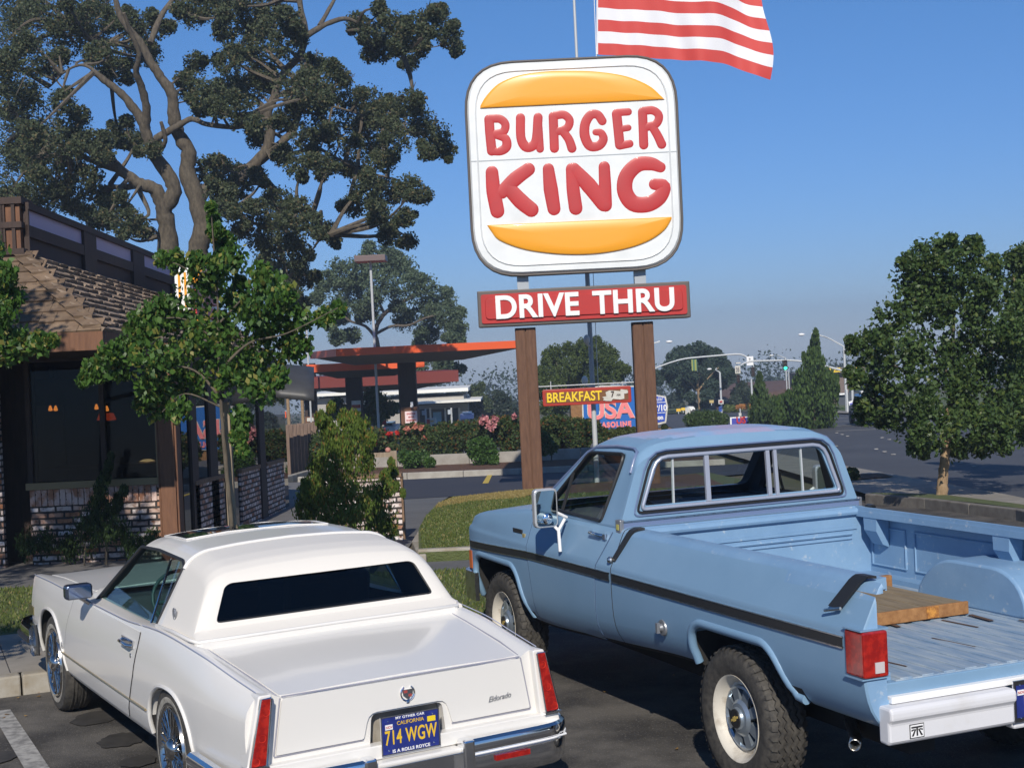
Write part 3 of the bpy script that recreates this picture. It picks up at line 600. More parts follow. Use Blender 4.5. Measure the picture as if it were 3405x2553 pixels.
# ================================================================== VEHICLES  (local axes: x forward, y left, z up; origin under the rear axle)
def veh(name, x, y, yaw, label, cat):
    # forward = (sin yaw, cos yaw)
    return empty(name, (x, y, 0), (0, 0, math.pi/2-yaw), label, cat)
def rsec(pts, rad, n=3):
    """open half section, rounded"""
    P = np.array(pts, float); o = [P[0]]
    for i in range(1, len(P)-1):
        a, b, c = P[i-1], P[i], P[i+1]; r = min(rad[i], .45*np.linalg.norm(a-b), .45*np.linalg.norm(c-b))
        p = b+(a-b)/(np.linalg.norm(a-b)+1e-9)*r; q = b+(c-b)/(np.linalg.norm(c-b)+1e-9)*r
        for t in np.linspace(0, 1, n): o.append((1-t)**2*p+2*t*(1-t)*b+t*t*q)
    o.append(P[-1]); return np.array(o)
def loft(xs, secf):
    m = M(); rings = []
    for x in xs:
        h = secf(x); L = np.stack([np.full(len(h), x), h[:, 0], h[:, 1]], 1); Rr = L[1:-1][::-1].copy(); Rr[:, 1] *= -1; rings.append(np.concatenate([L, Rr]))
    G = np.array(rings); m.grid(G, closed=True); n = G.shape[1]; k = len(xs)
    m.f.append(list(range(n))); m.m.append(0); m.f.append(list(range((k-1)*n, k*n))[::-1]); m.m.append(0)
    return m
def cutter(fn):
    m = M(); fn(m); return m.build('cut', [MT['under']])
def surf_y(sec, x, z):
    h = sec(x); best = 0
    for (a, b), (c, d) in zip(h[:-1], h[1:]):
        if min(b, d)-1e-6 <= z <= max(b, d)+1e-6 and abs(b-d) > 1e-6: best = max(best, a+(c-a)*(z-b)/(d-b))
    return best
def surf_z(sec, x, y):
    h = sec(x); best = -1
    for (a, b), (c, d) in zip(h[:-1], h[1:]):
        if min(a, c)-1e-6 <= y <= max(a, c)+1e-6 and abs(a-c) > 1e-6: best = max(best, b+(d-b)*(y-a)/(c-a))
    return best
def side_patch(sec, zs, xl, xr, off, side=1, nx=14, x_over=None):
    G = []
    for z in zs:
        a, b = xl(z), xr(z); G.append([(x, side*(surf_y(sec, x, z)+off), z) for x in np.linspace(a, b, nx)])
    G = np.array(G); m = M(); m.grid(G)
    rim = np.concatenate([G[0], G[1:, -1], G[-1, ::-1][1:], G[1:-1, 0][::-1]]); r2 = rim.copy(); r2[:, 1] -= side*(off+.006)
    k = len(rim); m.add(np.concatenate([rim, r2]), [(i, (i+1) % k, k+(i+1) % k, k+i) for i in range(k)]); return m
def top_patch(sec, xs, yl, off, ny=13):
    G = []
    for x in xs: G.append([(x, y, surf_z(sec, x, abs(y))+off) for y in np.linspace(-yl(x), yl(x), ny)])
    G = np.array(G); m = M(); m.grid(G)
    rim = np.concatenate([G[0], G[1:, -1], G[-1, ::-1][1:], G[1:-1, 0][::-1]]); r2 = rim.copy(); r2[:, 2] -= (off+.006)
    k = len(rim); m.add(np.concatenate([rim, r2]), [(i, (i+1) % k, k+(i+1) % k, k+i) for i in range(k)]); return m
def sweep(path, prof, closed=False):
    """profile (d, z) swept along plan path; d outward = left of travel"""
    P = np.array(path, float); T = np.gradient(P, axis=0); T /= np.linalg.norm(T, axis=1)[:, None]; Nn = np.stack([-T[:, 1], T[:, 0]], 1)
    G = [[(P[i, 0]+Nn[i, 0]*d, P[i, 1]+Nn[i, 1]*d, z) for d, z in prof] for i in range(len(P))]
    m = M(); m.grid(G); n = len(prof); m.f += [list(range(n)), list(range((len(P)-1)*n, len(P)*n))]; m.m += [0, 0]; return m
def arc2(pts, n=6, r=.1):
    """round the inner corners of an open plan path"""
    P = [np.array(p, float) for p in pts]; o = [P[0]]
    for i in range(1, len(P)-1):
        a, b, c = P[i-1], P[i], P[i+1]; rr = min(r, .45*np.linalg.norm(a-b), .45*np.linalg.norm(c-b)); p = b+(a-b)/np.linalg.norm(a-b)*rr; q = b+(c-b)/np.linalg.norm(c-b)*rr
        for t in np.linspace(0, 1, n): o.append((1-t)**2*p+2*t*(1-t)*b+t*t*q)
    o.append(P[-1]); return o
BX, BY = (0, -1, 0), (0, 0, 1)      # text on a surface facing the rear
# ------------------------------------------------------------------ white coupe
C = veh('parked_car', -1.178, 8.1415, -.5185, 'white two-door luxury coupe with cream vinyl half roof, seen from behind', 'car')
cx = [-1.16, -.9, -.45, .2, 1.0, 2.0, 2.9, 3.5, 3.70]
f_zs = pch(cx, [.842, .872, .925, .955, .925, .922, .918, .905, .893]); f_ys = pch(cx, [.775, .795, .825, .845, .855, .855, .845, .835, .82])
f_ym = pch(cx, [.845, .865, .885, .892, .895, .895, .885, .865, .85]); f_zc = pch(cx, [.800, .835, .885, .945, .93, .945, .93, .895, .87])
f_zb = pch(cx, [.34, .30, .26, .24, .24, .24, .26, .30, .36])
def csec(x):
    zs, ys, ym, zc, zb = f_zs(x), f_ys(x), f_ym(x), f_zc(x), f_zb(x)
    pts = [(0, zc+.004), (.40, zc), (ys-.13, zc-.008), (ys-.05, zs-.004), (ys-.004, zs-.012), (ym-.012, .76), (ym, .66), (ym-.004, .52), (ym-.010, .44), (ym-.035, .33), (ym-.16, zb), (0, zb)]
    return rsec(pts, [0, .1, .03, .02, .02, .10, .06, .05, .02, .04, .03, 0])
xs = sorted(set(list(np.linspace(-1.16, 3.70, 64))))
bodym = loft(xs, csec); bo = bodym.build('body', [MT['white_paint'], MT['under']])
def arch(xc, zc, rx, rz, y0, y1, sgn, sq=2.4, zlow=.1):
    P = []
    for t in np.linspace(0, math.pi, 25):
        c, s = math.cos(t), math.sin(t); P.append((xc+rx*math.copysign(abs(c)**(2/sq), c), zc+rz*abs(s)**(2/sq)))
    P = [(P[0][0]+.03, zlow)]+P+[(P[-1][0]-.03, zlow)]
    m = M(); m.prism(P, 1, sgn*y0, sgn*y1, 1); return m.build('cut', [MT['under'], MT['under']])
cuts = [arch(2.93, .36, .44, .365, .56, 1.1, s) for s in (1, -1)]+[arch(-.03, .36, .39, .32, .56, 1.1, s) for s in (1, -1)]
m = M(); m.bb((.20, -.74, .42), (1.98, .74, 1.2)); cuts.append(m.build('cut', [MT['under']]))
m = M(); m.bb((-.2, -.62, .80), (.22, .62, 1.2)); cuts.append(m.build('cut', [MT['under']]))
m = M(); m.prism(rpoly([(-.215, .43), (.215, .43), (.195, .645), (-.195, .645)], [.0, 0, .03, .03]), 0, -1.3, -1.10); cuts.append(m.build('cut', [MT['under']]))
boolean(bo, cuts)
bo.parent = C; bo.data.materials.clear(); bo.data.materials.append(MT['white_paint']); bo.data.materials.append(MT['under'])
for p in bo.data.polygons:
    c = p.center; inside_arch = (abs(c.y) < .80 and .2 < c.z < .74 and (abs(c.x-2.93) < .50 or abs(c.x+.03) < .45) and abs(c.y) > .50)
    incab = (.19 < c.x < 1.99 and abs(c.y) <= .745 and c.z < .93) and c.z > .4
    p.material_index = 1 if (inside_arch or incab or c.z < .27) else 0
set_smooth(bo.data, 32)
m = M(); m.bb((-.9, -.55, .17), (3.4, .55, .28)); m.build('underbody', MT['under'], C)
# wheel arch lips
for s in (1, -1):
    for (xc, rx, rz, nm) in ((2.93, .44, .365, 0), (-.03, .39, .32, 1)):
        P = []
        for t in np.linspace(.0, math.pi, 30):
            c, sn = math.cos(t), math.sin(t); x = xc+rx*math.copysign(abs(c)**(2/2.4), c); z = .36+rz*abs(sn)**(2/2.4); P.append((x, s*(surf_y(csec, x, z)-.002), z))
        m = M(); m.tube(P, .013, 6); m.build('arch_lip', MT['white_paint'], C, smooth=60)
# doors, lid, bonnet as raised skins
zs_ = [.36, .42, .48, .53, .58, .64, .70, .76, .82, .87, .898]
for s in (1, -1):
    xr_ = lambda z: np.interp(z, [.36, .50, .62, .86, .91], [2.44, 2.43, 2.36, 2.22, 2.18]); xl_ = lambda z: np.interp(z, [.36, .50, .64, .80, .88, .91], [.86, .74, .64, .58, .56, .56])
    d = side_patch(csec, zs_, xl_, xr_, .004, s, 16).build('door', MT['white_paint'], C, smooth=40)
    g = M(); g.tube([(xl_(z)-.006, s*(surf_y(csec, xl_(z), z)+.002), z) for z in zs_], .0035, 5); g.tube([(xr_(z)+.006, s*(surf_y(csec, xr_(z), z)+.001), z) for z in zs_], .0025, 5); g.build('door_gap', MT['gap'], d)
    g = M(); g.tube([(x, s*(surf_y(csec, x, .485)+.006), .485) for x in np.linspace(.40, 2.50, 20)], .007, 6); g.build('side_moulding', mat('gold_chrome', (.55, .42, .22), .25, metal=.8), C)
    # fender crest pin line
    g = M(); g.tube([(x, s*(f_ys(x)-.004), f_zs(x)-.004) for x in np.linspace(-1.14, .55, 16)], .0028, 5); g.tube([(x, s*(f_ys(x)-.004), f_zs(x)-.004) for x in np.linspace(.6, 3.68, 26)], .0028, 5); g.build('pinstripe', mat('stripe_grey', (.42, .44, .55), .4), C)
    # handle with lock
    hb = M(); y = surf_y(csec, .74, .80); hb.tube([(.88, s*(y+.01), .815), (.84, s*(y+.035), .815), (.67, s*(y+.035), .81), (.64, s*(y+.01), .81)], .011, 8); hb.box((.76, s*(y+.006), .815), (.25, .008, .05)); hb.lathe([(0, .018), (.016, .014), (.018, 0)], (.69, s*y, .745), 'Y'); hb.build('door_handle', MT['chrome'], d, smooth=50)
lid = top_patch(csec, np.linspace(-1.13, -.20, 12), lambda x: f_ys(x)-.125, .005).build('trunk_lid', MT['white_paint'], C, smooth=40)
hood = top_patch(csec, np.linspace(2.12, 3.62, 12), lambda x: f_ys(x)-.125, .005).build('bonnet', MT['white_paint'], C, smooth=40)
# rear lid face with notch for the number plate
yl_, yb_ = .655, .70
out = [(yl_, .798), (-yl_, .798), (-yb_, .533), (-.245, .533), (-.212, .655), (.212, .655), (.245, .533), (yb_, .533)]
m = M(); m.prism(rpoly(out, [.02, .02, .01, .01, .045, .045, .01, .01]), 0, -1.158, -1.172); m.build('lid_face', MT['white_paint'], lid, smooth=30)
g = M(); g.tube([(-1.165, -yl_, .806), (-1.165, yl_, .806)], .004, 5); g.tube([(-1.163, -yb_-.006, .525), (-1.163, -.245, .527)], .004, 5); g.tube([(-1.163, yb_+.006, .525), (-1.163, .245, .527)], .004, 5)
g.tube([(-1.163, -yl_-.008, .80), (-1.163, -yb_-.008, .53)], .004, 5); g.tube([(-1.163, yl_+.008, .80), (-1.163, yb_+.008, .53)], .004, 5)
g.tube([(-1.130, .668, .806), (-.9, .688, .842), (-.45, .718, .89), (-.22, .73, .91)], .004, 5); g.tube([(-1.130, -.668, .806), (-.9, -.688, .842), (-.45, -.718, .89), (-.22, -.73, .91)], .004, 5); g.build('lid_gap', mat('gap_grey', (.30, .30, .36), .8), lid)
m = M(); m.bb((-1.104, -.205, .425), (-1.098, .205, .64)); m.build('plate_recess', mat('recess', (.34, .31, .26), .7, col2=(.22, .19, .15), scale=12), C)
# fins around the lamps + lamps
for s in (1, -1):
    P = [(s*.715, .835), (s*.782, .835), (s*.858, .495), (s*.745, .495)]
    m = M(); m.prism(rpoly(P, .012), 0, -1.10, -1.205); m.build('lamp_fin', MT['white_paint'], C, smooth=30, bevel=.006)
    tl = M(); P = [(s*.728, .822), (s*.776, .822), (s*.845, .512), (s*.768, .512)]
    tl.prism(rpoly(P, .008), 0, -1.205, -1.228); t = tl.build('tail_light', MT['red_lens'], C, smooth=30, bevel=.006)
    cm = M(); Q = [(-1.222, p[0], p[1]) for p in P]; cm.tube(Q+[Q[0]], .0065, 6); cm.box((-1.21, s*.806, .502), (.05, .10, .012)); cm.build('lamp_trim', MT['chrome'], t)
    rf = M()
    for zz, yy in ((.76, .757), (.64, .783), (.535, .818)): rf.lathe([(0, .004), (.015, .003), (.018, 0)], (-1.229, s*yy, zz), 'X')
    rf.build('lamp_bulb', mat('bright_red', (.9, .05, .02), .2), t)
# rear valance and bumper
m = M(); m.bb((-1.17, -.83, .455), (-1.155, .83, .527)); 
vb = M(); vb.prism(rpoly([(-.86, .43), (.86, .43), (.845, .50), (-.845, .50)], .01), 0, -1.14, -1.215); vb.build('rear_valance', MT['white_paint'], C, smooth=30, bevel=.008)
prof = [(.0, .455), (.035, .458), (.052, .445), (.058, .425), (.054, .392), (.040, .378), (.050, .366), (.052, .33), (.046, .265), (.030, .245), (.0, .24)]
for s in (1, -1):
    path = arc2([(-.55, .895), (-1.12, .885), (-1.215, .80), (-1.225, .70), (-1.235, .245)], 7, .09)
    path = [(x, y) for x, y in path]
    mm = sweep([(x, s*y) for x, y in (path if s == -1 else path)], [(-d*s*1.0 if s == 1 else d, z) for d, z in prof])
    # make sure that d pushes outwards
    V = mm.v[0]
    b = mm.build('rear_bumper', MT['chrome'], C, smooth=35)
    rp_ = M(); rp_.tube([(x-.058 if i > 8 else x-.03, s*(y+(.045 if i < 10 else .012)), .385) for i, (x, y) in enumerate(path)], .006, 6); rp_.build('bumper_strip', MT['white'], b)
    if True:
        e = M(); e.prism(rpoly([(s*.235, .24), (s*.30, .24), (s*.30, .465), (s*.235, .465)], .015), 0, -1.22, -1.305); e.build('bumper_guard', MT['chrome'], b, bevel=.012)
        e = M(); e.box((-1.290, s*.52, .345), (.01, .20, .028)); e.build('reflector', MT['red_lens'], b)
m = M(); m.bb((-1.24, -.24, .25), (-1.20, .24, .395)); m.bb((-1.262, -.24, .392), (-1.16, .24, .402)); m.build('rear_bumper', MT['chrome'], C, bevel=.01)
m = M(); m.bb((-1.275, -.24, .40), (-1.15, .24, .428)); m.build('bumper_step', MT['white_paint'], C, bevel=.01)
# number plate
def plate(parent, x, y, z, w, h, line, frame_top, frame_bot, month=True):
    m = M(); m.bb((x, y-w/2-.012, z-h/2-.022), (x+.008, y+w/2+.012, z+h/2+.022)); fr_ = m.build('plate_frame', MT['plate_blue'] if frame_bot else MT['black'], parent, bevel=.003)
    e = M(); 
    for a, b in (((y-w/2-.016, z-h/2-.024), (y+w/2+.016, z-h/2-.020)), ((y-w/2-.016, z+h/2+.020), (y+w/2+.016, z+h/2+.024)), ((y-w/2-.018, z-h/2-.024), (y-w/2-.012, z+h/2+.024)), ((y+w/2+.012, z-h/2-.024), (y+w/2+.018, z+h/2+.024))): e.bb((x-.003, a[0], a[1]), (x+.004, b[0], b[1]))
    e.build('frame_edge', MT['chrome'], fr_)
    m = M(); m.bb((x-.003, y-w/2, z-h/2), (x-.0005, y+w/2, z+h/2)); p = m.build('number_plate', MT['plate_blue'], parent)
    text('plate_number', line,   .098, MT['plate_yellow'], p, BX, BY, (x-.004, y, z-.014), .001, .60, .0015, spacing=1.08)
    text('plate_state', 'CALIFORNIA', .026, MT['plate_yellow'], p, BX, BY, (x-.004, y, z+.054), .001, 1.0)
    t = M(); t.bb((x-.005, y+w/2-.045, z+.030), (x-.0032, y+w/2-.005, z+.055)); t.build('month_sticker', MT['white'], p); text('month', 'NOV', .018, MT['red'], p, BX, BY, (x-.006, y+w/2-.025, z+.042), .0008, .9)
    t = M(); t.bb((x-.005, y-w/2+.005, z+.036), (x-.0032, y-w/2+.050, z+.062)); t.build('year_sticker', mat('sticker_yellow', (.8, .6, .02), .5), p)
    if frame_top: text('frame_words', frame_top, .017, MT['white'], fr_, BX, BY, (x-.001, y, z+h/2+.010), .0008, 1.2, .0004, spacing=1.1)
    if frame_bot: text('frame_words', frame_bot, .022, MT['white'], fr_, BX, BY, (x-.001, y, z-h/2-.010), .0008, 1.05, .0006, spacing=1.08)
    bl = M(); [bl.ball((x-.005, y+a*(w/2-.02), z+b*(h/2+.002)), .004) for a in (1, -1) for b in (1, -1)]; bl.build('plate_bolt', MT['chrome'], p)
    return p
plate(C, -1.228, .018, .542, .285, .140, '714 WGW', 'MY OTHER CAR', 'IS A ROLLS ROYCE')
# round emblem: crest in a wreath
eb = M(); a = np.linspace(math.radians(-60), math.radians(240), 24)
eb.tube([(-1.176, .037*math.cos(t), .722+.037*math.sin(t+math.pi)) for t in a], .0045, 6); eb.ball((-1.175, 0, .677), (.005, .011, .007))
eb.prism([(-.028, .742), (.028, .742), (.026, .715), (0, .690), (-.026, .715)], 0, -1.17, -1.180); em = eb.build('emblem', MT['chrome'], C, smooth=30)
eb = M(); eb.bb((-1.182, .003, .725), (-1.1795, .022, .738)); eb.bb((-1.182, -.02, .705), (-1.1795, -.004, .718)); eb.build('crest_field', mat('crest_red', (.35, .06, .05), .4), em)
text('script_badge', 'Eldorado', .043, MT['grey'], C, (0, -1, .06), (0, -.28, 1), (-1.174, -.525, .617), .002, .85)
text('fender_script', 'Eldorado', .06, MT['grey'], C, (-1, 0, -.15), (-.2, 0, 1), (2.57, .893, .545), .002, .8)
# greenhouse: profile of the roof edge along x
pr = [(-.235, .950), (-.165, .985), (-.085, 1.195), (-.045, 1.250), (.02, 1.280), (.13, 1.302), (.35, 1.322), (.80, 1.338), (1.15, 1.336), (1.34, 1.322), (1.40, 1.30), (1.98, .945)]
prx = np.array([p[0] for p in pr]); prz = np.array([p[1] for p in pr])
def gsec(x, o=0.0):
    ze = float(np.interp(x, prx, prz))-o; crown = .042*min(1, max(0, (ze-.96)/.3))
    def yy(z): return .800-(z-.93)*.50-o
    yb, zb = yy(.93), .925
    if ze < .94: ze = .94
    z1 = ze-.035 if ze > 1.0 else ze-.002
    pts = [(0, ze+crown), (.3, ze+crown*.82), (yy(ze)-.07, ze+crown*.28), (yy(z1), z1), (yy(.935), .935), (yb+.01, zb-.06), (0, zb-.06)]
    return rsec(pts, [0, .1, .06, .05, .01, .01, 0], 4)
gx = sorted(set(list(np.linspace(-.235, 1.98, 56))+[p[0] for p in pr]))
SH = -.018      # the cabin sits a touch to the right in the photograph
gm = loft(gx, gsec); gh = gm.build('greenhouse', [MT['vinyl'], MT['under']])
inn = loft([x for x in gx if -.14 < x < 1.90], lambda x: gsec(x, .045)); inner = inn.build('cut', [MT['under']])
def sidewin(off=0.):
    return [(.50+off, .905), (.435+off, 1.262), (.50+off, 1.288), (1.00, 1.300), (1.375-off, 1.288), (1.40-off, 1.27), (1.87-off, .905)]
c1_ = [inner]
for s in (1, -1):
    m = M(); m.prism(rpoly(sidewin(), .012), 1, s*.45, s*1.2); c1_.append(m.build('cut', [MT['under']]))
m = M(); m.prism(rpoly([(-.655, 1.015), (.655, 1.015), (.575, 1.195), (.54, 1.212), (-.54, 1.212), (-.575, 1.195)], .03), 0, -.4, .12); c1_.append(m.build('cut', [MT['under']]))
m = M(); m.prism(rpoly([(-.70, .965), (.70, .965), (.575, 1.285), (-.575, 1.285)], .03), 0, 1.36, 2.2); c1_.append(m.build('cut', [MT['under']]))
boolean(gh, c1_); gh.parent = C; gh.location = (0, SH, 0); set_smooth(gh.data, 32)
gh.data.materials.clear()
for k in ('vinyl', 'white_paint', 'interior_dk'): gh.data.materials.append(MT[k])
for p in gh.data.polygons:
    c = p.center; n = p.normal; outw = Vector((0, c.y, c.z-.9)); innerf = n.dot(Vector(((c.x-.7)*.6, c.y, c.z-.95))) < 0
    p.material_index = 2 if innerf else (0 if c.x < .40 else 1)
gh.name = 'cabin_roof'
# raised band where the vinyl begins
def gring(x, off, z0=.945):
    h = gsec(x); h = [q for q in h if q[1] > z0]; pts = [(x, q[0]+off*(1 if q[0] > .3 else 0), q[1]+off*.8) for q in h]
    return [(a, -b, c) for a, b, c in pts[::-1]][:-1]+pts
m = M(); m.tube(gring(.405, .003), .011, 8); o = m.build('roof_band', MT['white_paint'], C, smooth=60); o.location.y = SH
m = M(); 
pth = [(.42, .800, .948), (.1, .806, .962), (-.20, .800, .955), (-.262, .77, .945), (-.266, .4, .948), (-.266, 0, .95)]
pth = pth+[(a, -b, c) for a, b, c in pth[::-1][1:]]; m.tube(pth, .010, 8); m.build('belt_moulding', MT['white_paint'], C, smooth=60)
m = M(); m.prism(rpoly([(-.27, -.78), (.24, -.795), (.24, .795), (-.27, .78)], .03), 2, .90, .952); m.build('rear_deck', MT['white_paint'], C, bevel=.006)
# glass
def quadglass(name, P, matl, par=C, th=0):
    m = M(); P = np.array(P, float); G = []
    for t in np.linspace(0, 1, 9):
        G.append([P[0]*(1-t)*(1-s)+P[1]*t*(1-s)+P[2]*t*s+P[3]*(1-t)*s for s in np.linspace(0, 1, 5)])
    m.grid(G); return m.build(name, matl, par, smooth=60)
rwg = quadglass('rear_window', [(-.152, -.68+SH, .995), (-.152, .68+SH, .995), (-.055, .575+SH, 1.235), (-.055, -.575+SH, 1.235)], glass('rear_glass', (.22, .25, .28), .75, f0=.035))
m = M(); fr_ = rpoly([(-.655, 1.015), (.655, 1.015), (.575, 1.195), (.54, 1.212), (-.54, 1.212), (-.575, 1.195)], .03)
m.tube([(-.165+(z-.985)/.21*.085+.008, y+SH, z) for y, z in fr_]+[(-.165+(fr_[0][1]-.985)/.21*.085+.008, fr_[0][0]+SH, fr_[0][1])], .008, 6); m.build('window_seal', MT['black'], rwg)
quadglass('windshield', [(1.90, -.74+SH, .965), (1.90, .74+SH, .965), (1.40, .62+SH, 1.285), (1.40, -.62+SH, 1.285)], MT['sideglass'])
for s in (1, -1):
    P = [(.45, s*.780+SH, .93), (1.86, s*.780+SH, .93), (1.36, s*.604+SH, 1.285), (.42, s*.604+SH, 1.285)]
    sg = quadglass('side_window', P, MT['sideglass'])
    fr = M(); Q = [(x, s*(.800-(z-.93)*.50)+SH, z) for x, z in rpoly(sidewin(), .012)]; fr.tube(Q+[Q[0]], .010, 6); fr.build('window_frame', MT['black'], sg)
    fr = M(); fr.tube([(.60, s*(.802)+SH, .92), (.69, s*.635+SH, 1.28)], .008, 6); fr.build('window_divider', MT['chrome'], sg)
    wr = M(); yy = .800-(1.03-.93)*.5+.012
    a_ = np.linspace(R(-60), R(240), 14); wr.tube([(.24+.026*math.cos(t), s*yy+SH, 1.03-.034*math.sin(t)) for t in a_], .005, 6); wr.ball((.24, s*yy+SH, 1.03), (.014, .006, .018)); wr.build('pillar_emblem', MT['grey'], C)
# sunroof
m = M(); G = []
def roofz(x, y):
    h = gsec(x); return float(np.interp(abs(y-SH), [q[0] for q in h[:10]], [q[1] for q in h[:10]]))
for x in np.linspace(.90, 1.34, 6): G.append([(x, y, roofz(x, y)+.006) for y in np.linspace(-.45, .45, 10)])
m.grid(G); sr = m.build('sunroof', mat('sunroof_glass', (.01, .015, .025), .04, spec=.8), C, smooth=60)
m = M(); m.tube([(x, y, roofz(x, y)+.006) for x, y in [(.89, -.46), (.89, -.2), (.89, .2), (.89, .46), (1.1, .465), (1.35, .46), (1.35, .2), (1.35, -.2), (1.35, -.46), (1.1, -.465), (.89, -.46)]], .006, 6); m.build('sunroof_frame', MT['white_paint'], sr)
# interior
m = M(); m.bb((.22, -.72, .30), (1.95, .72, .44)); m.build('cabin_floor', MT['interior_dk'], C)
for y in (.36, -.36):
    m = M(); m.box((1.05, y, .56), (.55, .56, .2)); m.box((.74, y, .84), (.15, .54, .50), rot=rotm('Y', R(-12))); m.box((.70, y, 1.12), (.09, .26, .10)); m.build('seat', mat('seat_grey', (.07, .09, .13), .7), C, bevel=.03)
m = M(); m.box((.32, 0, .74), (.25, 1.3, .38)); m.bb((-.14, -.64, .955), (.20, .64, .975)); m.build('rear_seat', MT['interior_dk'], C, bevel=.03)
m = M(); m.prism(rpoly([(1.55, .66), (1.93, .66), (1.93, .94), (1.62, .94)], .03), 1, -.70, .70); m.build('dashboard', MT['interior_dk'], C, smooth=40)
m = M(); a = np.linspace(0, 2*math.pi, 25); m.tube([(1.38+.07*math.sin(t), .36+.19*math.cos(t), .93+.17*math.sin(t)) for t in a], .012, 8); m.tube([(1.38, .18, .92), (1.38, .54, .92)], .012); m.tube([(1.38, .36, .92), (1.62, .36, .85)], .025); m.build('steering_wheel', mat('wheel_teal', (.05, .10, .11), .4), C, smooth=60)
# mirrors
for s in (1,):
    m = M(); m.box((1.68, s*.945, 1.012), (.10, .17, .095)); mi = m.build('wing_mirror', mat('mirror_housing', (.10, .13, .20), .15, metal=.8), C, bevel=.02)
    m = M(); m.tube([(1.70, s*.93, .97), (1.70, s*.87, .925)], .016, 8); m.build('mirror_arm', MT['chrome'], mi)
    m = M(); m.box((1.628, s*.945, 1.012), (.006, .145, .075)); m.build('mirror_glass', mat('mirror_face', (.25, .30, .40), .05, metal=1.), mi, bevel=.004)
# front bumper
prof2 = [(.0, .56), (.05, .56), (.07, .53), (.07, .36), (.05, .33), (0, .33)]
path = arc2([(3.35, .875), (3.74, .87), (3.84, .76), (3.87, .3), (3.87, -.3), (3.84, -.76), (3.74, -.87), (3.35, -.875)], 6, .09)
sweep(path, [(d, z) for d, z in prof2]).build('front_bumper', MT['chrome'], C, smooth=35)
m = M(); m.tube([(x+.01, y, .45) for x, y in [(a_[0]+(.06 if a_[0] > 3.7 else .0), a_[1]*(1.078)) for a_ in path]], .022, 6); m.build('bumper_rub_strip', MT['black'], C)
m = M(); m.bb((3.56, -.6, .5), (3.72, .6, .84)); m.build('grille', MT['grey'], C)
for s in (1, -1):
    m = M(); m.prism(rpoly([(s*.60, .66), (s*.80, .66), (s*.80, .80), (s*.60, .80)], .01), 0, 3.69, 3.715); m.build('headlight', MT['clear_lens'], C)
    m = M(); m.bb((3.56, s*.852, .60), (3.70, s*.868, .66)); m.build('side_marker', mat('marker_olive', (.10, .09, .04), .3), C)
# wheels
def wheel_car(x, y, s):
    t = M(); t.lathe([(.19, .0), (.20, .085), (.235, .098), (.29, .103), (.325, .097), (.342, .075), (.345, .0), (.342, -.075), (.325, -.097), (.29, -.1), (.2, -.09)], (0, 0, 0), 'Y', 48)
    for k in (-.045, -.02, .02, .045): t.lathe([(.346, k-.006), (.349, k-.004), (.349, k+.004), (.346, k+.006)], (0, 0, 0), 'Y', 48)
    w = t.build('wheel', MT['rubber'], C, smooth=40); w.location = (x, s*y, .345); 
    if s < 0: w.rotation_euler = (0, 0, math.pi)
    q = M(); q.lathe([(.248, .1005), (.275, .1055), (.279, .1045)], (0, 0, 0), 'Y', 48); q.build('whitewall', MT['whitewall'], w, smooth=60)
    q = M(); q.lathe([(.238, .095), (.232, .112), (.218, .108), (.205, .085)], (0, 0, 0), 'Y', 48); q.lathe([(.0, .135), (.03, .134), (.055, .12), (.065, .10), (.065, .05)], (0, 0, 0), 'Y', 24); q.lathe([(.21, .05), (0, .04)], (0, 0, 0), 'Y', 24)
    for i in range(36):
        a = 2*math.pi*i/36; b = a+.17*(1 if i % 2 else -1); q.tube([(.062*math.cos(a), .105-.02*(i % 2), .062*math.sin(a)), (.218*math.cos(b), .098, .218*math.sin(b))], .0035, 4, cap=False)
    q.build('wire_wheel_cover', MT['wheel_chrome'], w, smooth=60)
for x, y in ((0, .765), (2.90, .765)):
    for s in (1, -1): wheel_car(x, y, s)

# ------------------------------------------------------------------ blue pickup
T = veh('pickup_truck', 1.9933, 7.9703, -.3835, 'worn light blue pickup truck with sliding rear window and missing tailgate', 'pickup truck')
tx = [-1.21, -1.0, 0, 1.3, 1.45, 2.7, 3.3, 3.9, 4.06]
t_zt = pch(tx, [1.268, 1.268, 1.268, 1.268, 1.275, 1.275, 1.235, 1.17, 1.14]); t_yt = pch(tx, [.872, .88, .885, .89, .895, .905, .915, .905, .885]); t_ym = pch(tx, [.99, .995, 1.0, 1.0, 1.0, .998, .99, .965, .94])
t_zc = pch(tx, [1.268, 1.268, 1.268, 1.268, 1.275, 1.30, 1.26, 1.19, 1.15])
t_zb = pch([-1.3, .45, 1.4, 2.7, 4.2], [.575, .57, .52, .455, .455])
def tsec(x):
    zt, yt, ym, zc = t_zt(x), t_yt(x), t_ym(x), t_zc(x)
    q = min(1, max(0, (x-2.6)/.8)); zb = t_zb(x)
    pts = [(0, zc), (.5, zc-.002), (yt-.06, zt), (yt, zt-.012), (ym-.055+.03*q, zt-.13+.05*q), (ym-.012, 1.055), (ym, 1.03), (ym, .86), (ym-.005, zb+.21), (ym-.03, zb+.10), (ym-.10, zb+.01), (ym-.25, zb), (0, zb)]
    return rsec(pts, [0, .1, .02, .03, .06, .015, .02, .05, .05, .08, .04, .02, 0])
tb = loft([-1.212, -1.205]+list(np.linspace(-1.19, 4.06, 60)), lambda x: tsec(x) if x > -1.21 else tsec(x)*np.array([.988, 1.0])+np.array([0, -.004])).build('body', [MT['blue_paint'], MT['under']])
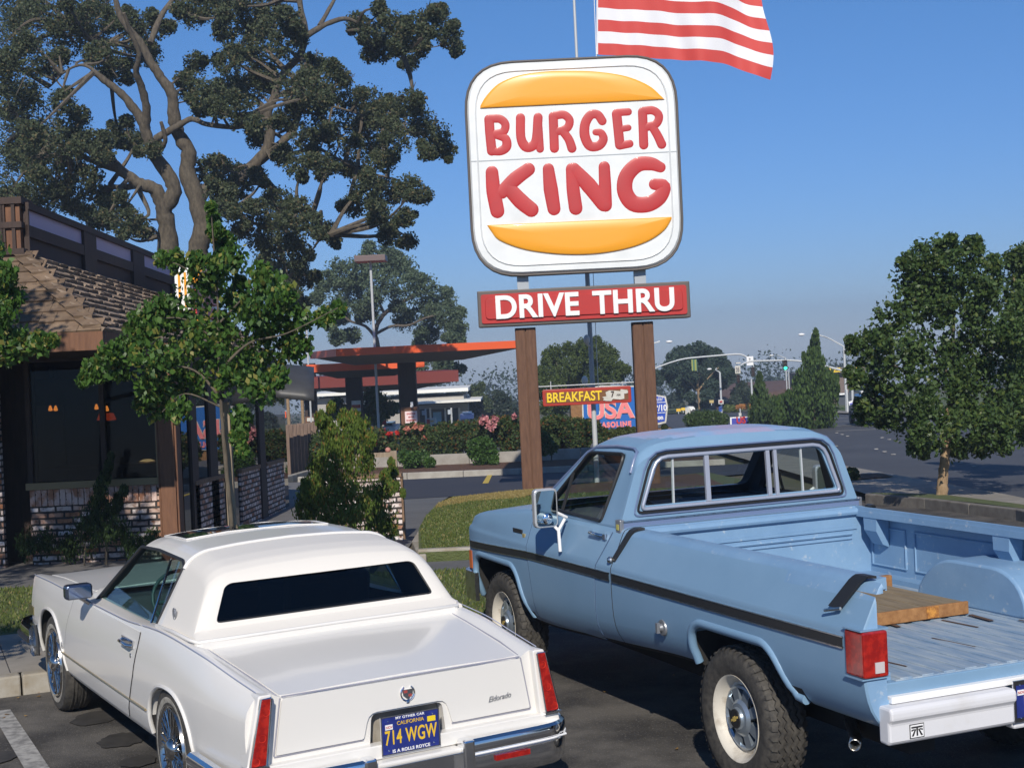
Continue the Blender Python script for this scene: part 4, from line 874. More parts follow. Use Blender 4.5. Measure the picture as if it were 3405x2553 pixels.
def archt(x0, x1, zt, y0, y1, sgn):
    P = [(x0, .2), (x0+.0, .52), (x0+.09, .66), (x0+.17, .80), (x0+.26, zt), (x1-.12, zt), (x1-.03, zt-.05), (x1, zt-.16), (x1-.01, .2)]
    m = M(); m.prism(rpoly(P, [0, .04, .05, .08, .08, .08, .05, .04, 0]), 1, sgn*y0, sgn*y1); return m.build('cut', [MT['under']])
tc_ = []
ARC = [(-.64, .42), (2.78, 3.92)]
for s in (1, -1):
    for a, b in ARC: tc_.append(archt(a, b, .86, .55, 1.2, s))
m = M(); m.prism([(-.80, .795), (.80, .795), (.80, .83), (.905, .83), (.905, 1.205), (.80, 1.215), (.80, 1.4), (-.80, 1.4), (-.80, 1.215), (-.905, 1.205), (-.905, .83), (-.80, .83)], 0, -1.5, 1.335); tc_.append(m.build('cut', [MT['bed_paint']]))
m = M(); m.bb((1.50, -.80, .62), (2.72, .80, 1.5)); tc_.append(m.build('cut', [MT['under']]))
m = M(); m.bb((-1.5, -.866, .72), (-1.15, .866, 1.5)); tc_.append(m.build('cut', [MT['bed_paint']]))
m = M(); m.bb((1.366, -1.1, .2), (1.375, 1.1, 1.5)); tc_.append(m.build('cut', [MT['under']]))
boolean(tb, tc_); tb.parent = T
tb.data.materials.clear()
for k in ('blue_paint', 'under', 'bed_paint'): tb.data.materials.append(MT[k])
for p in tb.data.polygons:
    c = p.center; n = p.normal
    inarch = abs(c.y) < .955 and .48 < c.z < .865 and any(a-.02 < c.x < b+.02 for a, b in ARC) and not (c.x < 1.36 and c.z > .79 and abs(c.y) < .91)
    bed = c.x < 1.34 and abs(c.y) <= .91 and c.z > .79 and not (n.z < -.5)
    cabin = 1.49 < c.x < 2.73 and abs(c.y) <= .81 and c.z < 1.25
    gapf = 1.366 < c.x < 1.375
    p.material_index = 1 if (inarch or cabin or n.z < -.7 and c.z < .6 or c.z < .46 or gapf) else (2 if bed else 0)
set_smooth(tb.data, 32)
# bed: floor ribs, wheelhouses, rail caps, stake pockets, inner pressings
m = M(); 
for y in np.linspace(-.74, .74, 13): m.bb((-1.19, y-.034, .796), (1.33, y+.034, .8055))
m.bb((-1.192, -.80, .79), (1.33, .80, .799))
bf = m.build('bed_floor', woodmat('bed_floor', (.15, .25, .38), (.40, .46, .50), (.9, 7, 1), .6, .2), T, bevel=.004)
rs = M()
rg = random.Random(8)
for k in range(14):
    x = rg.uniform(-1.0, .9); y = rg.uniform(-.6, .7); L_ = rg.uniform(.1, .5); rs.box((x, y, .8095), (L_, rg.uniform(.008, .03), .001), rot=rotm('Z', rg.uniform(-.12, .12)))
rs.build('rust_streak', mat('rust', (.10, .06, .04), .9), bf)
for s in (1, -1):
    P = rpoly([(-.50, .80), (-.42, .99), (-.28, 1.065), (.22, 1.065), (.38, .97), (.50, .80)], .12)
    m = M(); m.prism([(p[0], p[1]) for p in P], 1, s*.60, s*.93); m.build('wheelhouse', MT['bed_paint'], T, smooth=40, bevel=.03)
    m = M(); m.bb((-1.145, s*.795, 1.205), (1.335, s*.80+s*.004, 1.245)); 
    for x in (1.18, -.06):
        # triangular stake pockets hanging below the rail
        m.add([(x-.07, s*.80, 1.21), (x+.07, s*.80, 1.21), (x+.07, s*.90, 1.21), (x-.07, s*.90, 1.21), (x-.055, s*.855, 1.03), (x+.055, s*.855, 1.03), (x+.055, s*.90, 1.01), (x-.055, s*.90, 1.01), (x-.065, s*.80, 1.12), (x+.065, s*.80, 1.12)],
              [(0, 1, 9, 8), (8, 9, 5, 4), (4, 5, 6, 7), (1, 2, 6, 5, 9), (0, 8, 4, 7, 3)])
    m.build('bed_rail', MT['bed_paint'], T)
    m = M()
    for a, b in ((.95, 1.30), (-.05, .85), (-1.1, -.62)):
        z0, z1 = (.88, 1.13); Q = [(a, s*.903, z0), (b, s*.903, z0), (b, s*.903, z1), (a, s*.903, z1)]; m.tube(Q+[Q[0]], .009, 6); m.build('side_pressing', MT['bed_paint'], T); m = M()
m = M(); m.tube([(1.325, -.80, 1.235), (1.325, .80, 1.235)], .026, 10); m.bb((1.325, -.80, 1.12), (1.332, .80, 1.14)); m.tube([(1.33, -.76, 1.09), (1.33, .76, 1.09)], .010, 6); m.tube([(1.33, -.76, 1.06), (1.33, .76, 1.06)], .007, 6)
m.build('bed_front_panel', MT['bed_paint'], T)
# rear post tops and rear sill
m = M(); m.bb((-1.20, -.862, .73), (-1.14, .862, .793)); m.build('rear_sill', MT['blue_paint'], T, bevel=.006)
m = M(); m.bb((-1.235, -.86, .703), (-1.19, .86, .735)); m.build('sill_lip', MT['white'], T, bevel=.004)
for s in (1, -1):
    tl = M(); tl.prism(rpoly([(s*.868, .835), (s*1.004, .835), (s*1.004, 1.045), (s*.868, 1.045)], .012), 0, -1.09, -1.236); t = tl.build('tail_light', MT['red_lens'], T, bevel=.012)
    e = M(); e.bb((-1.240, s*.895, .855), (-1.234, s*.945, .905)); e.build('reverse_light', MT['clear_lens'], t)
    e = M(); e.lathe([(0, .006), (.03, .004), (.04, 0)], (-1.236, s*.92, .965), 'X'); e.build('lamp_bulb', mat('glow_red', (.95, .05, .02), .15), t)
    for a, b in (((.855, .825), (1.008, .832)), ((.855, 1.047), (1.008, 1.054))): e = M(); e.bb((-1.225, s*a[0], a[1]), (-1.085, s*b[0], b[1])); e.build('lamp_surround', MT['blue_paint'], t)
    # black side stripe with thin bright edges
    for (za, zb, nm, mt_, o_) in ((.955, .997, 'side_stripe', 'black', .006), (.947, .953, 'stripe_edge', 'chrome_old', .009), (.999, 1.004, 'stripe_edge', 'chrome_old', .009)):
        for (xa, xb) in ((-1.07, 1.352), (1.388, 4.02)):
            z_a, z_b = za, zb
            G = []
            for x in np.linspace(xa, xb, 20):
                dz = np.interp(x, [-1.07, 1.4, 2.7, 4.02], [0, 0, -.008, -.062]); G.append([(x, s*(surf_y(tsec, x, z+dz)+o_), z+dz) for z in (z_a, (z_a+z_b)/2, z_b)])
            G = np.array(G); m = M(); m.grid(G); G2 = G.copy(); G2[:, :, 1] -= s*o_*1.5
            for q in (0, -1): m.add(np.concatenate([G[:, q], G2[:, q]]), [(i, i+1, len(G)+i+1, len(G)+i) for i in range(len(G)-1)])
            m.build(nm, MT[mt_], T)
    # arch lips
    for a, b in ARC:
        zt = .86; x0, x1 = a, b
        P = rpoly([(x0, .50), (x0, .52), (x0+.09, .66), (x0+.17, .80), (x0+.26, zt), (x1-.12, zt), (x1-.03, zt-.05), (x1, zt-.16), (x1, .52), (x1-.005, .50)], [0, .04, .05, .08, .08, .08, .05, .04, 0, 0])[0:]
        pts = [(x, s*(surf_y(tsec, x, max(z, t_zb(x)+.06))+.002), max(z, t_zb(x)+.04)) for x, z in P]
        m = M(); m.tube([(a_, b_-s*.012, c_) for a_, b_, c_ in pts], [.006]+[.026]*(len(pts)-2)+[.006], 10); m.build('arch_lip', MT['blue_paint'], T, smooth=60)
    # door skin
    xr_ = lambda z: np.interp(z, [.52, .7, 1.0, 1.25], [2.66, 2.66, 2.725, 2.74]); xl_ = lambda z: np.interp(z, [.52, .8, 1.0, 1.25], [1.66, 1.62, 1.60, 1.50])
    zz = [.53, .58, .64, .7, .76, .82, .88, .94, 1.0, 1.03, 1.06, 1.12, 1.18, 1.235]
    d = side_patch(tsec, zz, xl_, xr_, .004, s, 12).build('door', MT['blue_paint'], T, smooth=40)
    g = M(); g.tube([(xl_(z)-.006, s*(surf_y(tsec, xl_(z), z)+.002), z) for z in zz], .0035, 5); g.tube([(xr_(z)+.006, s*(surf_y(tsec, xr_(z), z)+.001), z) for z in zz], .0035, 5); g.build('door_gap', mat('gap_blue', (.06, .10, .18), .9), d)
    hb = M(); y = surf_y(tsec, 1.62, 1.205); hb.tube([(1.78, s*(y+.0), 1.212), (1.76, s*(y+.03), 1.212), (1.60, s*(y+.03), 1.208), (1.58, s*y, 1.206)], .012, 8); hb.box((1.56, s*(y+.012), 1.203), (.04, .03, .035)); hb.build('door_handle', MT['chrome'], d, smooth=50)
    # fuel cap
    y = surf_y(tsec, .72, .765); e = M(); e.lathe([(0, .03), (.02, .03), (.024, .012), (.045, .010), (.05, 0)], (0, 0, 0), 'Y'); e.box((0, .035, 0), (.02, .02, .06))
    if s < 0: e.xf(Matrix.Diagonal((1, -1, 1, 1)))
    e.xf(Matrix.Translation((.72, s*y, .765))); e.build('fuel_cap', MT['grey'], T, smooth=40)
    # fender badge
    y = surf_y(tsec, 2.95, 1.12); e = M(); e.box((2.95, s*(y+.006), 1.115), (.17, .01, .03)); e.build('fender_badge', MT['black'], T, bevel=.003)
    e = M(); e.box((2.83, s*(y+.008), 1.07), (.05, .01, .07)); e.build('fender_plate', mat('badge_gold', (.35, .28, .12), .5), T, bevel=.003)
    # black straps over the rail: rear and front of the bed
    e = M(); e.tube([(-1.10, s*.86, 1.279), (-1.10, s*.895, 1.276), (-1.08, s*.935, 1.20), (-1.03, s*.965, 1.115), (-.99, s*.99, 1.09)], .024, 6, flat=((1, 0, 0), .18)) if False else e.grid([[(-1.16+a*.09+t*.14, s*(np.interp(t, [0, .2, .4, 1], [.86, .888, .902, .975])), np.interp(t, [0, .2, .4, 1], [1.281, 1.281, 1.262, 1.125])) for a in (0, 1)] for t in np.linspace(0, 1, 10)])
    st = e.build('bed_strap', MT['black'], T); sm = st.modifiers.new('s', 'SOLIDIFY'); sm.thickness = .012
    e = M(); e.tube([(-1.03, s*.975, 1.125), (-.93, s*.995, 1.105)], .008, 8); e.build('strap_hook', MT['chrome_old'], st)
    e = M(); e.grid([[(1.21+a*.055+t*.13, s*(np.interp(t, [0, .15, .3, 1], [.83, .885, .905, .985])), np.interp(t, [0, .15, .3, 1], [1.283, 1.283, 1.255, 1.075])) for a in (0, 1)] for t in np.linspace(0, 1, 10)])
    st = e.build('bed_strap', MT['black'], T); sm = st.modifiers.new('s', 'SOLIDIFY'); sm.thickness = .014
    e = M(); e.ball((1.385, s*.992, 1.082), .022); e.build('strap_hook', MT['chrome_old'], st)
# cab
kp = [(1.42, 1.27), (1.425, 1.70), (1.47, 1.765), (1.56, 1.79), (1.9, 1.80), (2.10, 1.785), (2.20, 1.755), (2.86, 1.29)]
kx = np.array([p[0] for p in kp]); kz = np.array([p[1] for p in kp])
def ksec(x, o=0.):
    ze = float(np.interp(x, kx, kz))-o; cr_ = .038*min(1, max(0, (ze-1.3)/.4))
    def yy(z): return .895-(z-1.27)*.36-(max(0, z-1.70)**1.0)*.35-o
    z1 = max(ze-.05, 1.275)
    pts = [(0, ze+cr_), (.35, ze+cr_*.85), (yy(ze)-.09, ze+cr_*.25), (yy(z1), z1), (yy(1.272), 1.272), (.885-o, 1.22), (0, 1.22)]
    return rsec(pts, [0, .1, .07, .06, .01, .01, 0], 5)
kxs = sorted(set(list(np.linspace(1.42, 2.86, 40))+[p[0] for p in kp]+[1.422, 1.44]))
cab = loft(kxs, ksec).build('cut0', [MT['blue_roof'], MT['under']])
inn = loft([x for x in kxs if 1.44 <= x < 2.80], lambda x: ksec(x, .045) if True else None).build('cut', [MT['under']])
m_cut = [inn]
WF = rpoly([(-.715, 1.392), (.715, 1.392), (.60, 1.675), (-.60, 1.675)], [.02, .02, .06, .06])
m = M(); m.prism(WF, 0, 1.2, 1.6); m_cut.append(m.build('cut', [MT['under']]))
SW = rpoly([(1.70, 1.285), (1.625, 1.71), (2.14, 1.70), (2.60, 1.305)], [.03, .05, .05, .03])
for s in (1, -1):
    m = M(); m.prism(SW, 1, s*.5, s*1.2); m_cut.append(m.build('cut', [MT['under']]))
m = M(); m.prism(rpoly([(-.80, 1.33), (.80, 1.33), (.66, 1.72), (-.66, 1.72)], .05), 0, 2.19, 3.0); m_cut.append(m.build('cut', [MT['under']]))
boolean(cab, m_cut); cab.parent = T; cab.name = 'cab'; set_smooth(cab.data, 34)
cab.data.materials.clear()
for k in ('blue_paint', 'blue_roof', 'interior_dk'): cab.data.materials.append(MT[k])
for p in cab.data.polygons:
    c = p.center; n = p.normal; innerf = n.dot(Vector(((c.x-2.1)*.8, c.y, c.z-1.35))) < -.02 and (c.x > 1.45)
    p.material_index = 2 if innerf else (1 if c.z > 1.80 else 0)
# drip rails, rear window frame, mullions, glass
for s in (1, -1):
    dr = [(x, s*(surf_y(ksec, x, z)+.006), z) for x, z in [(1.475, 1.60), (1.48, 1.68), (1.50, 1.725), (1.56, 1.742), (1.8, 1.748), (2.10, 1.735), (2.19, 1.70), (2.5, 1.505), (2.80, 1.30)]]
    m = M(); m.tube(dr, .012, 6); m.build('drip_rail', MT['blue_trim'], T, smooth=60)
    ds = M(); Q = [(x, s*(.895-(z-1.27)*.36-max(0, z-1.7)*.35+.002), z) for x, z in SW]; ds.tube(Q+[Q[0]], .012, 6)
    y0_, y1_ = .872, .728
    sg = quadglass('side_window', [(1.68, s*y0_, 1.29), (2.60, s*y0_, 1.29), (2.14, s*y1_, 1.715), (1.62, s*y1_, 1.715)], MT['clearglass'], T)
    ds.build('window_seal', MT['black'], sg, smooth=60)
    ds = M(); ds.tube([(2.33, s*.885, 1.30), (2.30, s*.80, 1.56)], .012, 6); ds.build('vent_bar', MT['black'], sg)
m = M(); F = [(1.412+.006*0, y, z) for y, z in rpoly([(-.742, 1.372), (.742, 1.372), (.622, 1.692), (-.622, 1.692)], [.03, .03, .08, .08])]
m.tube(F+[F[0]], .0125, 8); rf = m.build('rear_window_frame', mat('window_alu', (.50, .53, .62), .35, metal=.5), T, smooth=60)
m = M(); F = [(1.416, y, z) for y, z in rpoly([(-.775, 1.350), (.775, 1.350), (.648, 1.716), (-.648, 1.716)], [.04, .04, .10, .10])]; m.tube(F+[F[0]], .009, 6); m.build('outer_seal', MT['black'], rf)
m = M(); F = [(1.416, y, z) for y, z in rpoly([(-.80, 1.332), (.80, 1.332), (.672, 1.735), (-.672, 1.735)], [.04, .04, .12, .12])]; m.tube(F+[F[0]], .006, 6); m.build('outer_moulding', MT['blue_trim'], rf)
for yb_, yt_, w_ in ((.258, .264, .016), (-.200, -.190, .014), (-.258, -.246, .012)): m = M(); m.add([(1.408, yb_-w_, 1.385), (1.408, yb_+w_, 1.385), (1.408, yt_+w_, 1.68), (1.408, yt_-w_, 1.68), (1.428, yb_-w_, 1.385), (1.428, yb_+w_, 1.385), (1.428, yt_+w_, 1.68), (1.428, yt_-w_, 1.68)], [(0, 1, 2, 3), (4, 7, 6, 5), (0, 3, 7, 4), (1, 5, 6, 2)]); m.build('slider_bar', mat('slider_alu', (.52, .55, .64), .35, metal=.5), rf)
m = M()
for yb_, yt_ in ((.505, .50), (-.463, -.456)): m.tube([(1.432, yb_, 1.385), (1.432, yt_, 1.68)], .010, 6)
m.build('inner_bar', MT['galv'], rf)
quadglass('rear_window', [(1.424, .24, 1.385), (1.424, .73, 1.385), (1.424, .62, 1.685), (1.424, .24, 1.685)], MT['clearglass'], T)
quadglass('rear_window', [(1.424, -.73, 1.385), (1.424, -.27, 1.385), (1.424, -.27, 1.685), (1.424, -.62, 1.685)], MT['clearglass'], T)
quadglass('windshield', [(2.83, -.82, 1.31), (2.83, .82, 1.31), (2.21, .67, 1.745), (2.21, -.67, 1.745)], MT['clearglass'], T)
# grey trim band across the back of the cab
m = M(); m.bb((1.400, -.885, 1.228), (1.42, .885, 1.302)); tr = m.build('trim_band', MT['blue_trim'], T, bevel=.006)
for s in (1, -1):
    m = M(); m.prism([(1.40, 1.228), (1.47, 1.228), (1.47, 1.318), (1.40, 1.318)], 1, s*.872, s*.905); m.build('band_end', MT['grey'], tr, bevel=.006)
    m = M(); m.bb((1.42, s*.906, 1.255), (1.45, s*.909, 1.29)); m.build('band_badge', mat('badge_yellow', (.5, .45, .12), .4), tr)
m = M(); m.tube([(1.398, -.885, 1.305), (1.398, .885, 1.305)], .006, 6); m.tube([(1.398, -.885, 1.222), (1.398, .885, 1.222)], .006, 6); m.build('band_edge', MT['chrome_old'], tr)
m = M(); m.bb((1.40, -.84, .9), (1.42, .84, 1.215)); m.build('cab_back_lower', MT['blue_paint'], T)
# cab interior
m = M(); m.box((1.70, 0, 1.08), (.20, 1.5, .52), rot=rotm('Y', R(-8))); m.box((1.95, 0, .84), (.5, 1.5, .22)); m.build('bench_seat', mat('bench_blue', (.03, .045, .09), .7), T, bevel=.04)
m = M(); m.prism(rpoly([(2.30, 1.0), (2.75, 1.0), (2.78, 1.27), (2.42, 1.27)], .04), 1, -.8, .8); m.build('dashboard', MT['interior_dk'], T, smooth=40)
m = M(); a = np.linspace(0, 2*math.pi, 25); m.tube([(2.20+.09*math.sin(t), .40+.20*math.cos(t), 1.20+.17*math.sin(t)) for t in a], .013, 8); m.tube([(2.2, .2, 1.19), (2.2, .6, 1.19)], .013); m.tube([(2.2, .4, 1.19), (2.5, .4, 1.1)], .03); m.build('steering_wheel', MT['black'], T, smooth=60)
m = M(); m.box((2.12, .10, 1.66), (.03, .24, .06)); m.build('rear_view_mirror', MT['black'], T, bevel=.01)
m = M(); m.box((2.16, -.36, 1.68), (.02, .5, .12), rot=rotm('Y', R(25))); m.box((2.16, .46, 1.67), (.02, .34, .12), rot=rotm('Y', R(25))); m.build('sun_visor', MT['interior_dk'], T, bevel=.01)
# towing mirrors
for s in (1, -1):
    m = M(); yc_, xc_ = s*1.10, 2.12
    m.prism(rpoly([(yc_-.085, 1.225), (yc_+.085, 1.225), (yc_+.085, 1.485), (yc_-.085, 1.485)], .035), 0, xc_-.018, xc_+.03); mi = m.build('wing_mirror', mat('mirror_shell', (.66, .66, .66), .3, metal=.6), T, bevel=.008)
    m = M(); m.prism(rpoly([(yc_-.072, 1.238), (yc_+.072, 1.238), (yc_+.072, 1.472), (yc_-.072, 1.472)], .028), 0, xc_-.0225, xc_-.019); m.build('mirror_glass', mat('mirror_silver', (.50, .60, .62), .03, metal=1.), mi)
    m = M(); m.ball((xc_-.022, yc_-s*.005, 1.285), (.014, .038, .038), n=20, k=12); m.build('blind_spot_mirror', MT['chrome'], mi, smooth=60)
    m = M(); m.tube([(xc_+.02, yc_, 1.36), (xc_+.02, s*.98, 1.30), (xc_+.04, s*.93, 1.275)], .011, 8); m.tube([(xc_+.0, s*1.045, 1.235), (xc_-.02, s*1.02, 1.20), (xc_-.02, s*1.015, 1.06)], .012, 8); m.tube([(xc_-.02, s*1.02, 1.20), (xc_+.03, s*.95, 1.265)], .011, 8); m.build('mirror_arm', MT['white'], mi, smooth=60)
# rear step bumper
m = M(); P = [(-1.20, .700), (-1.285, .700), (-1.30, .688), (-1.30, .645), (-1.280, .628), (-1.280, .545), (-1.265, .525), (-1.20, .53)]
m.prism(P, 1, -.20, -.915); m.prism(P, 1, .20, .915); P2 = [(-1.20, .65), (-1.265, .65), (-1.265, .50), (-1.20, .50)]; m.prism(P2, 1, -.2, .2)
bp_ = m.build('rear_bumper', mat('bumper_white', (.66, .66, .68), .45, coat=.2, col2=(.55, .53, .50), scale=3, contrast=(.5, .8), bump=(8, .1, .01)), T, bevel=.012)
m = M(); m.bb((-1.282, .725, .548), (-1.2806, .805, .613)); mk = m.build('bumper_mark', MT['black'], bp_)
m = M(); m.bb((-1.2830, .729, .552), (-1.2822, .801, .609)); m.build('mark_field', MT['white'], mk)
m = M(); x_ = -1.2835
for P in ([(.7235, .566), (.7865, .566), (.7865, .574), (.7235, .574)], [(.7505, .53), (.7595, .53), (.7595, .566), (.7505, .566)], [(.7235, .530), (.735, .530), (.750, .560), (.744, .563)], [(.7865, .530), (.775, .530), (.760, .560), (.766, .563)], [(.7235, .552), (.742, .558), (.740, .563), (.7235, .560)], [(.7865, .552), (.768, .558), (.770, .563), (.7865, .560)]): m.prism([(p[0]+.01, p[1]+.028) for p in P], 0, x_, x_+.0009)
m.build('mark_symbol', MT['black'], mk)
plate(T, -1.275, 0.035, .632, .305, .152, '1E 70194', None, None)
m = M(); m.tube([(-.55, .62, .45), (-.80, .76, .44), (-.90, .84, .435)], .030, 14, cap=False); ex = m.build('exhaust_pipe', MT['chrome_old'], T, smooth=60); e = ex.modifiers.new('s', 'SOLIDIFY'); e.thickness = .006
m = M(); m.bb((-1.0, -.60, .38), (3.7, -.45, .5)); m.bb((-1.0, .45, .38), (3.7, .60, .5)); m.tube([(0, -.7, .385), (0, .7, .385)], .05, 10); m.ball((0, 0, .385), .16); m.tube([(3.34, -.7, .385), (3.34, .7, .385)], .05, 10); m.bb((1.0, -.5, .34), (2.2, .5, .46)); m.build('chassis', MT['under'], T)
m = M(); m.ball((.30, .75, .50), (.14, .16, .08)); m.build('spring_hanger', mat('dusty', (.22, .17, .12), .9), T)
# front bumper
path = arc2([(3.85, .955), (4.14, .94), (4.22, .80), (4.26, .3), (4.26, -.3), (4.22, -.80), (4.14, -.94), (3.85, -.955)], 6, .1)
sweep(path, [(0, .70), (.03, .70), (.035, .60), (.03, .48), (0, .48)]).build('front_bumper', MT['chrome_old'], T, smooth=35)
m = M(); m.bb((4.0, -.8, .72), (4.09, .8, 1.10)); m.build('grille', MT['grey'], T)
for s in (1, -1):
    m = M(); m.lathe([(0, .03), (.09, .02), (.10, 0)], (4.08, s*.70, .95), 'X'); m.build('headlight', MT['clear_lens'], T)
    m = M(); m.bb((3.98, s*.948, .72), (4.035, s*.958, .86)); m.build('side_marker', mat('amber2', (.5, .12, .03), .3), T)
# tyres and slotted wheels
def wheel_truck(x, y, s, dual_inner=False):
    t = M(); prof = [(.215, .0), (.225, .095), (.26, .112), (.32, .118), (.355, .108), (.372, .085)]
    t.lathe(prof+[(.376, 0)]+[(r, -z) for r, z in prof[::-1]], (0, 0, 0), 'Y', 60)
    n = 44
    for i in range(n):      # zig-zag tread ribs and shoulder lugs
        a0, a1 = 2*math.pi*i/n, 2*math.pi*(i+.5)/n; a2 = 2*math.pi*(i+1)/n
        for k, y0 in enumerate((-.058, -.02, .02, .058)):
            for (p, q, yy0, yy1) in ((a0, a1, y0-.009, y0+.009), (a1, a2, y0+.009, y0-.009)):
                r1, r0 = .3865, .374
                v = [(r*math.cos(a), yy+dy, r*math.sin(a)) for r in (r0, r1) for a, yy in ((p, yy0), (q, yy1)) for dy in (-.012, .012)]
                t.add(v, [(4, 5, 7, 6), (0, 4, 6, 2), (1, 3, 7, 5)])
        for sg in (1, -1):
            am = 2*math.pi*(i+.2)/n; an = 2*math.pi*(i+.75)/n
            v = [(.384*math.cos(am), sg*.078, .384*math.sin(am)), (.384*math.cos(an), sg*.078, .384*math.sin(an)), (.372*math.cos(an), sg*.106, .372*math.sin(an)), (.372*math.cos(am), sg*.106, .372*math.sin(am)), (.345*math.cos((am+an)/2), sg*.1155, .345*math.sin((am+an)/2))]
            t.add(v, [(0, 1, 2, 3), (3, 2, 4)])
    w = t.build('wheel', MT['rubber'], T, smooth=40); w.location = (x, s*y, .386)
    if s < 0: w.rotation_euler = (0, 0, math.pi)
    q = M(); q.lathe([(.232, .085), (.232, .104), (.222, .100), (.205, .070), (.190, .045), (.175, .050)], (0, 0, 0), 'Y', 48); q.lathe([(.21, .02), (.0, .015)], (0, 0, 0), 'Y', 24); q.build('rim', MT['wheel_white'], w, smooth=50)
    q = M(); q.lathe([(.170, .040), (.172, .058), (.160, .064), (.150, .052)], (0, 0, 0), 'Y', 48); q.lathe([(.098, .066), (.080, .082), (.060, .086), (.055, .10), (.0, .104)], (0, 0, 0), 'Y', 32)
    for i in range(8):
        a = 2*math.pi*(i+.5)/8; d = .17
        v = [(r*math.cos(a+e), .062+(.004 if r < .12 else 0), r*math.sin(a+e)) for r, e in ((.085, -.30), (.085, .30), (.162, .20), (.162, -.20))]; v2 = [(p[0], p[1]-.03, p[2]) for p in v]
        q.add(v+v2, [(0, 1, 2, 3), (0, 4, 5, 1), (1, 5, 6, 2), (2, 6, 7, 3), (3, 7, 4, 0)])
    q.build('hub_cap', mat('hub_alu', (.34, .40, .46), .3, metal=.7), w, smooth=30)
    q = M(); q.lathe([(.052, .1005), (.050, .106), (0, .107)], (0, 0, 0), 'Y', 24); q.lathe([(.165, .034), (.08, .03)], (0, 0, 0), 'Y', 32); q.build('hub_centre', MT['black'], w)
    q = M(); P = [(-.036, -.006), (-.014, -.006), (-.012, -.013), (.016, -.013), (.014, -.006), (.036, -.006), (.033, .006), (.013, .006), (.011, .013), (-.015, .013), (-.013, .006), (-.038, .006)]
    a = R(-25); P = [(p[0]*math.cos(a)-p[1]*math.sin(a), p[0]*math.sin(a)+p[1]*math.cos(a)) for p in P]
    q.prism(P, 1, .107, .1095); q.build('hub_emblem', mat('gold', (.50, .36, .10), .4), w)
for x, y in ((0, .86), (3.34, .86)):
    for s in (1, -1): wheel_truck(x, y, s)
# wooden pallet board lying in the bed
pl = empty('pallet', (0, 0, 0), label='weathered wooden deck board with orange edge lying in the bed of the blue pickup', cat='pallet'); pl.matrix_world = T.matrix_world.copy()
m = M()
for i in range(6):
    y = .29-i*.138; m.bb((-.145, y-.064, .852), (.56, y+.064, .876))
m.build('deck_board', MT['plank'], pl, bevel=.004)
m = M(); m.bb((-.165, -.468, .811), (-.147, .36, .882)); m.build('edge_board', MT['plank_edge'], pl, bevel=.004)
m = M(); m.bb((.562, -.50, .811), (.60, .36, .935)); m.build('end_board', MT['plank_edge'], pl, bevel=.004)
m = M(); 
for y in (.28, -.05, -.42): m.bb((-.14, y-.03, .811), (.55, y+.03, .850))
m.build('bearer', MT['plank'], pl)
m = M(); m.bb((-.168, -.26, .815), (-.1655, -.18, .879)); m.build('end_knot', mat('knot', (.62, .28, .05), .6, col2=(.2, .07, .02), scale=30), pl)
# ================================================================== SIGN ON TWO POSTS
DS = 28.3
def spline(P, n=6):
    P = [np.array(p, float) for p in P]
    if len(P) < 3: return [P[0]+(P[-1]-P[0])*t for t in np.linspace(0, 1, 4)]
    Q = [2*P[0]-P[1]]+P+[2*P[-1]-P[-2]]; o = []
    for i in range(1, len(Q)-2):
        for t in np.linspace(0, 1, n, endpoint=False):
            a, b, c, d = Q[i-1:i+3]; o.append(.5*((2*b)+(-a+c)*t+(2*a-5*b+4*c-d)*t*t+(-a+3*b-3*c+d)*t**3))
    o.append(P[-1]); return o
z1 = crop(1500, 0, 1.508); dp = lambda a, b: (a*1.53933, b*1.53933)
def dome(m, px, D, h, steps=((1, 0), (.995, .5), (.975, .8), (.93, 1.0), (.5, 1.12), (.05, 1.15))):
    P = np.array([PX(*z1(*p), D) for p in spline(px, 5)]); c = P.mean(0); G = []
    for s, k in steps: q = c+(P-c)*s; q[:, 1] = D-h*k; G.append(q)
    m.grid(np.array(G), closed=True); m.f.append([m.n-len(P)+i for i in range(len(P))]); m.m.append(0)
SG = empty('restaurant_sign', (0, DS, gz(DS)), label='tall white rounded burger restaurant sign with red DRIVE THRU panel on two brown wooden posts', cat='sign')
def W2L(m): m.xf(Matrix.Translation((0, -DS, -gz(DS)))); return m
c0 = PX(1909, 552, DS); hw, hh = 700/2*ppm(DS), 706/2*ppm(DS)
def rr(cx, cz, a, b, r): return rpoly([(cx-a, cz-b), (cx+a, cz-b), (cx+a, cz+b), (cx-a, cz+b)], r, 9)
m = M(); m.prism(rr(c0[0], c0[2], hw, hh, .95), 1, DS, DS+.62); W2L(m).build('cabinet', MT['bronze'], SG, smooth=30)
m = M(); P = rr(c0[0], c0[2], hw, hh, .95); m.tube([(x, DS-.01, z) for x, z in P+[P[0]]], .022, 8); W2L(m).build('cabinet_rim', MT['bronze'], SG, smooth=60)
fw, fh = hw-.03, hh-.03; zc_ = PX(*z1(600, 788), DS)[2]
m = M(); F = rr(c0[0], c0[2], fw, fh, .92); m.prism(F, 1, DS-.003, DS-.05, scale_b=.985); W2L(m).build('sign_face', MT['sign_white'], SG, smooth=30)
m = M(); P = rr(c0[0], c0[2], fw-.16, fh-.16, .80); m.tube([(x, DS-.052, z) for x, z in P+[P[0]]], .018, 6); W2L(m).build('face_ridge', MT['sign_white'], SG, smooth=60)
m = M(); m.bb((c0[0]-fw+.02, DS-.056, zc_-.010), (c0[0]+fw-.02, DS-.04, zc_+.010)); W2L(m).build('face_seam', mat('seam_grey', (.42, .45, .47), .6), SG)
